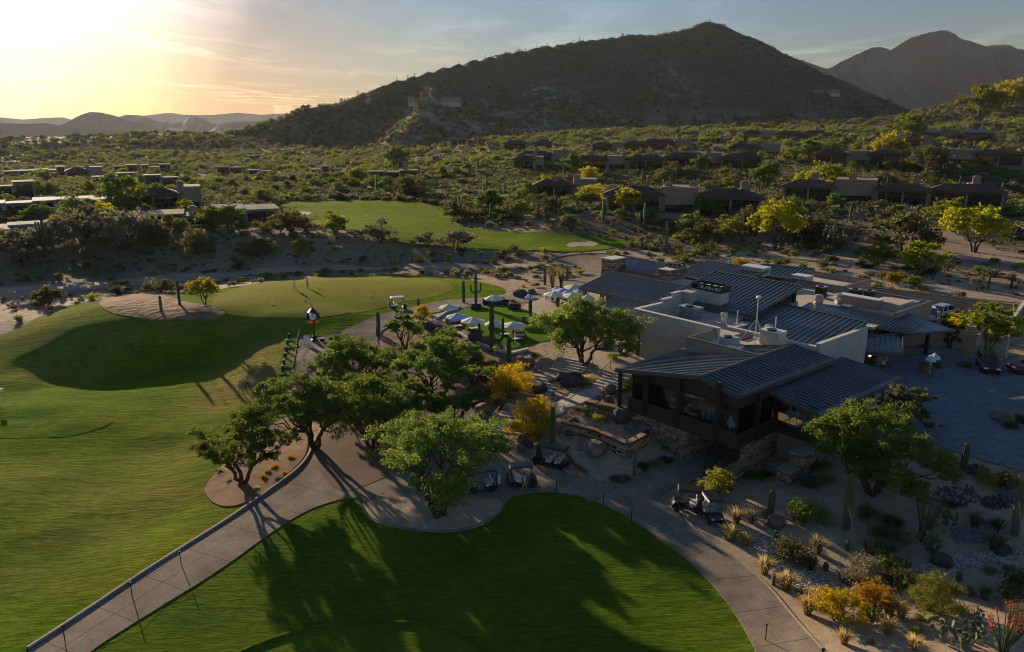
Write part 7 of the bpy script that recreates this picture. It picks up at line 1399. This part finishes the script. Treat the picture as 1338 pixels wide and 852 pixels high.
# ------------------------------------------------------------------ golf carts
M_cartb = mat('cart_black', (.016, .016, .018), .35, .2, noise=(4, (.022, .022, .026), 4), spec=.5); M_cartw = mat('cart_white', (.55, .55, .53), .35, noise=(4, (.6, .6, .58), 4), spec=.5); M_seat = mat('cart_seat', (.42, .40, .36), .6, noise=(6, (.5, .48, .44), 4)); M_lamp = mat('lamp_glass', (.6, .6, .58), .15, noise=(8, (.7, .7, .68), 3), spec=.8); M_tail = mat('tail_glass', (.35, .02, .02), .2, noise=(8, (.42, .03, .03), 3), spec=.8); M_rim = mat('rim_metal', (.5, .5, .5), .3, .8, noise=(8, (.58, .58, .58), 3))
def wheel(e, x, y, r, w):
    o = MB().lathe([(r*.6, -w/2), (r*.95, -w/2), (r, -w/3), (r, w/3), (r*.95, w/2), (r*.6, w/2)], 18).mesh('tyre', True); R_ = Matrix.Translation((x, y, r))@Matrix.Rotation(PI/2, 4, 'X'); o.transform(R_); t = link('wheel', o, [M_black], e)
    m_ = MB().lathe([(r*.62, -w*.42), (r*.2, -w*.5), (r*.2, w*.5), (r*.62, w*.42)], 12).mesh('rim', True); m_.transform(R_); link('rim', m_, [M_rim], t)
def golf_cart(px, py, rz, label, rows=1, body=None, top=None, bags=True, p=None, seat=None):
    body = body or M_cartb; top = top or M_cartb; seat = seat or M_seat; p = gp(px, py) if p is None else p; p = (p[0], p[1], p[2]+.12); e = empty('golf_cart', p, rz, label, 'golf cart'); L_ = 2.4+.85*(rows-1); x0 = -L_/2; x1 = L_/2
    mb = MB(); mb.add([(x, y, z) for y in (-.55, .55) for x, z in ((x1, .3), (x1+.02, .55), (x1-.18, .82), (x1-.55, .9), (x1-.6, .42), (x1-.55, .3))], [(0, 1, 2, 3, 4, 5), (11, 10, 9, 8, 7, 6)]+[(i, 6+i, 6+(i+1) % 6, (i+1) % 6) for i in range(6)])
    mb.box(x0+.1, -.55, .28, x1-.5, .55, .38).box(x0, -.55, .30, x0+.85, .55, .62, tx=.03); o = mb.build('body', body, e); bevel(o, .03)
    for q in range(rows):
        sx = x0+.55+q*.85; s = bevel(MB().box(sx, -.52, .5, sx+.5, .52, .78).build('seat', seat, e), .04); bevel(MB().box(sx-.1, -.52, .8, sx+.02, .52, 1.2).build('backrest', seat, e), .04)
    MB().box(x0+.02, -.62, 1.86, x1-.35, .62, 1.94, tx=.05, ty=.05).box(x0+.12, -.5, 1.94, x1-.5, .5, 1.97).build('roof', top, e)
    for x, xt in ((x1-.5, x1-.5), (x0+.3, x0+.15)):
        for s in (-1, 1): MB().tube([(x+(.05 if x > 0 else 0), s*.5, .6), (xt, s*.5, 1.88)], .022, 6).build('post', M_steel, e)
    MB().box(x1-.50, -.5, .95, x1-.48, .5, 1.8).build('windscreen', M_clear, e)
    m_ = bpy.data.meshes.new('steering_wheel'); bm = bmesh.new(); bmesh.ops.create_circle(bm, segments=14, radius=.17); bm.to_mesh(m_); bm.free()
    v = []; tb = MB(); tb.tube([(x1-.72+.17*math.cos(a)*.5, .25+.17*math.sin(a), 1.05+.17*math.cos(a)*.85) for a in [2*PI*k/14 for k in range(15)]], .016, 5); tb.tube([(x1-.72, .25, 1.05), (x1-.5, .25, .8)], .02, 5); tb.build('steering_wheel', M_black, e)
    for s in (-1, 1): wheel(e, x1-.38, s*.48, .23, .2); wheel(e, x0+.45, s*.48, .23, .2); MB().box(x1-.03, s*.36-.1, .58, x1+.035, s*.36+.1, .68).build('headlight', M_lamp, e)
    MB().box(x0-.28, -.45, .42, x0, .45, .5).build('bag_rack', M_steel, e)
    if bags:
        c, s_ = math.cos(rz), math.sin(rz)
        for q, yy in enumerate((-.22, .22)):
            lx = x0-.14; bp_ = (p[0]+lx*c-yy*s_, p[1]+lx*s_+yy*c, p[2]+.5); b = MB().lathe([(.11, 0), (.13, .1), (.12, .75), (.14, .82)], 10).build('golf_bag', M_cartw if q else CLO['navy'], None, bp_); tag(b, ('pale' if q else 'dark')+' golf bag strapped behind the '+label, 'golf bag'); b['label'] = ' '.join(b['label'].split()[:16])
            for j in range(4): a = j*1.6; MB().tube([(.05*math.cos(a), .05*math.sin(a), .8), (.07*math.cos(a), .07*math.sin(a), 1.08+.04*j)], .02, 5).build('club_head', M_galv, b)
    return e
golf_cart(719,610,-.45+PI,'long black cart with pale seats beside the wooden edging fence',2,bags=False)
golf_cart(683,636,.1,'dark roofed cart with white seats at the right end of the gravel bed',1,seat=M_cartw)
golf_cart(631,642,.25+PI,'dark cart half under the nearest tree',1)
golf_cart(898,668,PI*.93,'black cart with pale seats beside the sandy slope, left of the pair',1)
golf_cart(929,680,-1.45,'black cart seen head on beside the sandy slope, right of the pair',1)
golf_cart(521,405,.3,'white roofed cart on the path beside the putting green',1,body=M_cartb,top=M_cartw)
# ------------------------------------------------------------------ cars
def car(px, py, rz, label, paint, name='parked_car', L_=4.7, W_=1.9, H_=1.72, suv=True, cat='car'):
    p = gp(px, py); e = empty(name, (p[0], p[1], p[2]+.11), rz, label, cat); h = L_/2
    st = [(-h, .78, .42, .80), (-h+.12, .90, .30, 1.0), (-h+.9, .95, .26, 1.02), (0, .95, .26, .99), (h-1.35, .95, .26, .97), (h-.5, .92, .28, .86), (h-.12, .82, .32, .72), (h, .70, .40, .62)]
    v = []; f = []
    for x, w, z0, z1 in st: w = w*W_/1.9; v += [(x, -w*.88, z0), (x, -w, z0+.2), (x, -w*.97, z1-.12), (x, -w*.82, z1), (x, w*.82, z1), (x, w*.97, z1-.12), (x, w, z0+.2), (x, w*.88, z0)]
    n = 8
    for i in range(len(st)-1):
        for k in range(n): f.append((i*n+k, i*n+(k+1) % n, (i+1)*n+(k+1) % n, (i+1)*n+k))
    f.append(tuple(range(n))[::-1]); f.append(tuple(range((len(st)-1)*n, len(st)*n))); b = MB().add(v, f).build('body', paint, e, smooth=False); bevel(b, .05, 3)
    def green(name, m, x0, x1, x2, x3, z0, z1, w0, w1): v = [(x0, -w0, z0), (x3, -w0, z0), (x3, w0, z0), (x0, w0, z0), (x1, -w1, z1), (x2, -w1, z1), (x2, w1, z1), (x1, w1, z1)]; o = MB().add(v, [(0, 3, 2, 1), (4, 5, 6, 7), (0, 1, 5, 4), (1, 2, 6, 5), (2, 3, 7, 6), (3, 0, 4, 7)]).build(name, m, e); return o
    back = -h+.12 if suv else -h+.9; w = W_/2
    g_ = green('window_band', M_window, back, back+.35, h-2.05, h-1.35, .95, H_-.1, w*.90, w*.74); bevel(g_, .05, 2)
    bevel(green('roof', paint, back+.22, back+.42, h-2.25, h-1.98, H_-.12, H_, w*.77, w*.66), .04, 2)
    for s in (-1, 1):
        for x in (back+.32, back+1.35, h-2.0): q = .0; MB().tube([(x-.12 if x < 0 else x+.55, s*w*.905, .95), (x+.12 if x < 0 else x+.02, s*w*.755, H_-.1)], .045, 4).build('pillar', paint, e)
        wheel(e, h-.95, s*(w-.12), .36, .24); wheel(e, -h+.9, s*(w-.12), .36, .24)
        MB().box(h-.30, s*w*.62-.2, .68, h-.03, s*w*.62+.2, .80, tx=.06).build('headlight', M_lamp, e); MB().box(-h-.01, s*w*.74-.12, .78, -h+.14, s*w*.74+.12, 1.02).build('tail_light', M_tail, e)
        MB().box(h-1.75, s*(w+.02)-.09, .98, h-1.6, s*(w+.02)+.09, 1.12).build('mirror', paint, e)
    MB().box(h-.06, -w*.42, .48, h+.02, w*.42, .64).build('grille', M_black, e); MB().box(-h-.03, -.26, .55, -h+.02, .26, .67).build('number_plate', M_whitemetal, e)
    return e
M_silver = mat('silver_paint', (.42, .46, .50), .25, .5, noise=(3, (.48, .52, .56), 3), spec=.6); M_maroon = mat('maroon_paint', (.055, .012, .010), .25, .3, noise=(3, (.07, .016, .014), 3), spec=.7); M_red = mat('red_paint', (.16, .014, .012), .25, .3, noise=(3, (.19, .018, .014), 3), spec=.7); M_wpaint = mat('white_paint', (.62, .63, .65), .3, .1, noise=(3, (.68, .69, .7), 3), spec=.6)
car(1234,413,.55,'silver sport utility car parked before the long tan wall',M_silver); car(1306,414,.6,'white car mostly hidden behind the airy tree and the wall',M_wpaint)
car(1290,484,-1.95,'dark maroon sport utility car facing the forecourt',M_maroon); car(1345,488,PI-.1,'red low car cut by the right edge of the forecourt',M_red,L_=4.4,H_=1.42,suv=False)
car(1212,418,1.2,'white van end peeking past the service wall',M_wpaint,'parked_van',4.2,1.9,2.0,cat='van')
# valet stand, lamp posts, wheeled bags
p = gp(1206,487); e = empty('valet_stand', p, BROT, 'brown wooden valet stand left of the valet', 'stand'); bevel(MB().box(-.5, -.35, 0, .5, .35, 1.1).build('cabinet', M_wood, e), .02); MB().box(-.56, -.41, 1.1, .56, .41, 1.17).build('top', M_steel, e)
p = gp(1314,468); e = empty('lamp_post', p, 0, 'slim pale lamp post at the corner of the car park wall', 'lamp post'); MB().tube([(0, 0, 0), (0, 0, 6.2)], [.09, .06], 8).build('pole', M_cap, e); MB().box(-.15, -.15, 6.2, .15, .15, 6.45).build('lamp_head', M_steel, e)
e = empty('luggage_rack', gp(1160,480), .4, 'small metal bag rack beside the entrance canopy', 'rack'); MB().tube([(-.8, 0, 0), (-.8, 0, .9), (.8, 0, .9), (.8, 0, 0)], .03, 6).build('frame', M_galv, e); MB().tube([(-.8, .4, 0), (-.8, .4, .6), (.8, .4, .6), (.8, .4, 0)], .03, 6).build('frame', M_galv, e)
# ------------------------------------------------------------------ street clock, practice tee, markers, stakes
p = gp(411,446); e = empty('street_clock', p, .25, 'black street clock with round white faces and red flowers round its post', 'clock')
MB().lathe([(.42, 0), (.42, .25), (.30, .32), (.30, .7), (.16, .85), (.13, 1.0), (.10, 2.5), (.18, 2.6), (.10, 2.7), (.10, 2.95)], 14).build('post', M_cartb, e, smooth=False)
MB().lathe([(.30, 0), (.72, .22), (.82, .55), (.82, .85), (.72, 1.2), (.40, 1.42)], 8, (0, 0, 2.9)).build('clock_case', M_cartb, e); MB().lathe([(.4, 4.3), (.48, 4.36), (.2, 4.55), (.06, 4.75), (.02, 5.05)], 10).build('finial', M_cartb, e)
M_face = mat('clock_face', (.72, .70, .64), .5, noise=(4, (.76, .74, .68), 3))
for k in range(4):
    R_ = Matrix.Rotation(k*PI/2, 4, 'Z')@Matrix.Translation((0, -.83, 3.62))@Matrix.Rotation(PI/2, 4, 'X'); m_ = MB().lathe([(.47, -.05), (.47, .03)], 28).mesh('clock_face'); m_.transform(R_); fo = link('clock_face', m_, [M_face], e)
    m_ = MB(); m_.box(-.025, -.02, .035, .025, .34, .05); m_.add([tuple(Matrix.Rotation(-2.0, 4, 'Z')@Vector(q)) for q in ((-.03, -.02, .052), (.03, -.02, .052), (.03, .28, .052), (-.03, .28, .052), (-.03, -.02, .06), (.03, -.02, .06), (.03, .28, .06), (-.03, .28, .06))], [(0, 3, 2, 1), (4, 5, 6, 7), (0, 1, 5, 4), (1, 2, 6, 5), (2, 3, 7, 6), (3, 0, 4, 7)]); m_ = m_.mesh('hand'); m_.transform(R_); link('hand', m_, [M_black], fo)
    m_ = MB()
    for j in range(12): a = j*PI/6; x, y = .40*math.sin(a), .40*math.cos(a); m_.box(x-.02, y-.02, .031, x+.02, y+.02, .04) if j % 3 else m_.box(x-.035, y-.035, .031, x+.035, y+.035, .04)
    m_ = m_.mesh('hour_mark'); m_.transform(R_); link('hour_mark', m_, [M_black], fo)
    m_ = MB().lathe([(.47, .0), (.55, .0), (.55, .06), (.47, .06), (.47, .0)], 28, cap=False).mesh('bezel'); m_.transform(R_); link('bezel', m_, [M_cartb], fo)
rg = np.random.default_rng(12); Q = rg.normal(size=(160, 3))*(.32, .32, .13)+np.array((0, 0, 2.75)); V_, Fq = quads(Q, .08, rg); link('flower_basket', leafmesh('flower_basket', V_, Fq, rg.uniform(0, 1, 160)), LM['red'], e)
for i, (x, y, lb) in enumerate([(421,446,'dark planter pot beside the street clock')]): b = MB().lathe([(.25, 0), (.36, .45), (.32, .45)], 14).build('planter', M_black, None, gp(x, y)); tag(b, lb, 'planter')
e = empty('notice_board', gp(401,451), .2, 'pale tilted board standing on the paving left of the clock', 'board'); MB().box(-.35, -.03, .4, .35, .03, 1.3).build('panel', M_face, e); MB().box(-.3, -.02, 0, -.25, .02, .4).build('leg', M_steel, e); MB().box(.25, -.02, 0, .3, .02, .4).build('leg', M_steel, e)
for i in range(6):
    t = i/5; x, y = 379-8.0*t, 443.5+43*t; b = empty('practice_bag_stand', gp(x-1, y), .2, ['farthest','second farthest','third farthest','third nearest','second nearest','nearest'][i]+' black bag stand in the row on the practice tee', 'bag stand', 'bag stands on the practice tee')
    MB().tube([(0, 0, 0), (.15, 0, .9)], .02, 5).build('leg', M_steel, b); MB().tube([(.3, .2, 0), (.15, 0, .9)], .02, 5).build('leg', M_steel, b); MB().lathe([(.12, 0), (.14, .1), (.13, .8), (.16, .88)], 10, (0, -.1, 0)).build('bag', M_black, b)
    m_ = MB().box(-.9, -.9, 0, .9, .9, .04).build('hitting_mat', M_turf, None, tuple(np.array(gp(x+1.5, y+1.5))+np.array((0, 0, .145))), .2); tag(m_, ['farthest','second farthest','third farthest','third nearest','second nearest','nearest'][i]+' green hitting mat in the row on the practice tee', 'mat', 'hitting mats')
for i in range(13):
    t = i/12; x, y = 391-6.5*t, 440+46*t; o = MB().tube([(0, 0, 0), (0, 0, .95)], .05, 6).lathe([(.09, .95), (.09, 1.02)], 8).build('rail_post', M_black, None, gp(x, y)); tag(o, 'black post in the row between the practice tee and the clock paving', 'post', 'black posts along the practice tee')
    if i < 12:
        a, b = Vector(gp(x, y)), Vector(gp(391-6.5*(i+1)/12, 440+46*(i+1)/12)); c = b-a; o2 = MB().tube([(0, 0, .93), tuple(c*.5+Vector((0, 0, .78))), tuple(c+Vector((0, 0, .93)))], .02, 5).build('rope', M_black, None, a); tag(o2, 'black rope slung between two posts along the practice tee', 'rope', 'ropes along the practice tee')
MK = [(341,380),(398,393),(470,366),(484,388),(561,377),(416,378),(356,399),(494,370)]
for i, (x, y) in enumerate(MK): o = MB().lathe([(.16, 0), (.15, .12), (.03, .14), (.03, .42), (.08, .44), (.08, .5)], 10).build('hole_marker', M_whitemetal, None, tuple(np.array(gp(x, y))+np.array((0, 0, .09)))); tag(o, ['hole marker at the left end of the putting green','hole marker nearest the clock on the putting green','hole marker at the back middle of the putting green','hole marker at the front middle of the putting green','hole marker near the right end of the putting green','hole marker beside the right golfer','hole marker at the front left of the putting green','hole marker at the back right of the putting green'][i], 'golf marker')
for x, y, lb in [(85,838,'thin dark stake at the lower end of the left path'),(173,781,'thin dark stake midway along the left path'),(237,740,'thin dark stake at the upper end of the left path'),(825,684,'short stake at the lawn edge opposite the drive mouth'),(788,662,'short stake at the lawn edge beside the drive'),(727,646,'short stake at the top of the front lawn'),(1000,838,'thin stake at the lawn edge near the bottom')]: o = MB().tube([(0, 0, 0), (0, 0, 1.1)], .035, 6).lathe([(.05, 1.1), (.05, 1.2)], 6).build('edge_stake', M_steel, None, gp(x, y)); tag(o, lb, 'stake')
ST = [gp(85,838), gp(173,781), gp(237,740)]
for a, b, lb in ((ST[0], ST[1], 'thin low rope between the lower two stakes on the left path edge'), (ST[1], ST[2], 'thin low rope between the upper two stakes on the left path edge')):
    a, b = Vector(a), Vector(b); c = b-a; o = MB().tube([(0, 0, .95), tuple(c*.5+Vector((0, 0, .75))), tuple(c+Vector((0, 0, .95)))], .012, 4).build('rope', M_steel, None, a); tag(o, lb, 'rope')
o = MB().box(-.11, -.11, 0, .11, .11, .85).build('marker_post', M_wood, None, gp(*c4(225,578))); tag(o, 'square wooden post at the edge of the pebble bed', 'post')
o = MB().lathe([(.03, 0), (.03, 2.1), (.0, 2.12)], 6).add([(0.03, 0, 1.6), (.6, 0, 1.68), (.6, 0, 2.02), (.03, 0, 2.08), (0.03, .015, 1.6), (.6, .015, 1.68), (.6, .015, 2.02), (.03, .015, 2.08)], [(0, 1, 2, 3), (7, 6, 5, 4), (0, 4, 5, 1), (2, 6, 7, 3), (1, 5, 6, 2), (3, 7, 4, 0)]).build('golf_flag', M_whitemetal, None, gp(2,530)); tag(o, 'white golf flag at the left edge on the chipping green', 'flag')
for x, y, lb in [(655,622,'small white ball lying by the gravel bed')][:0]: pass
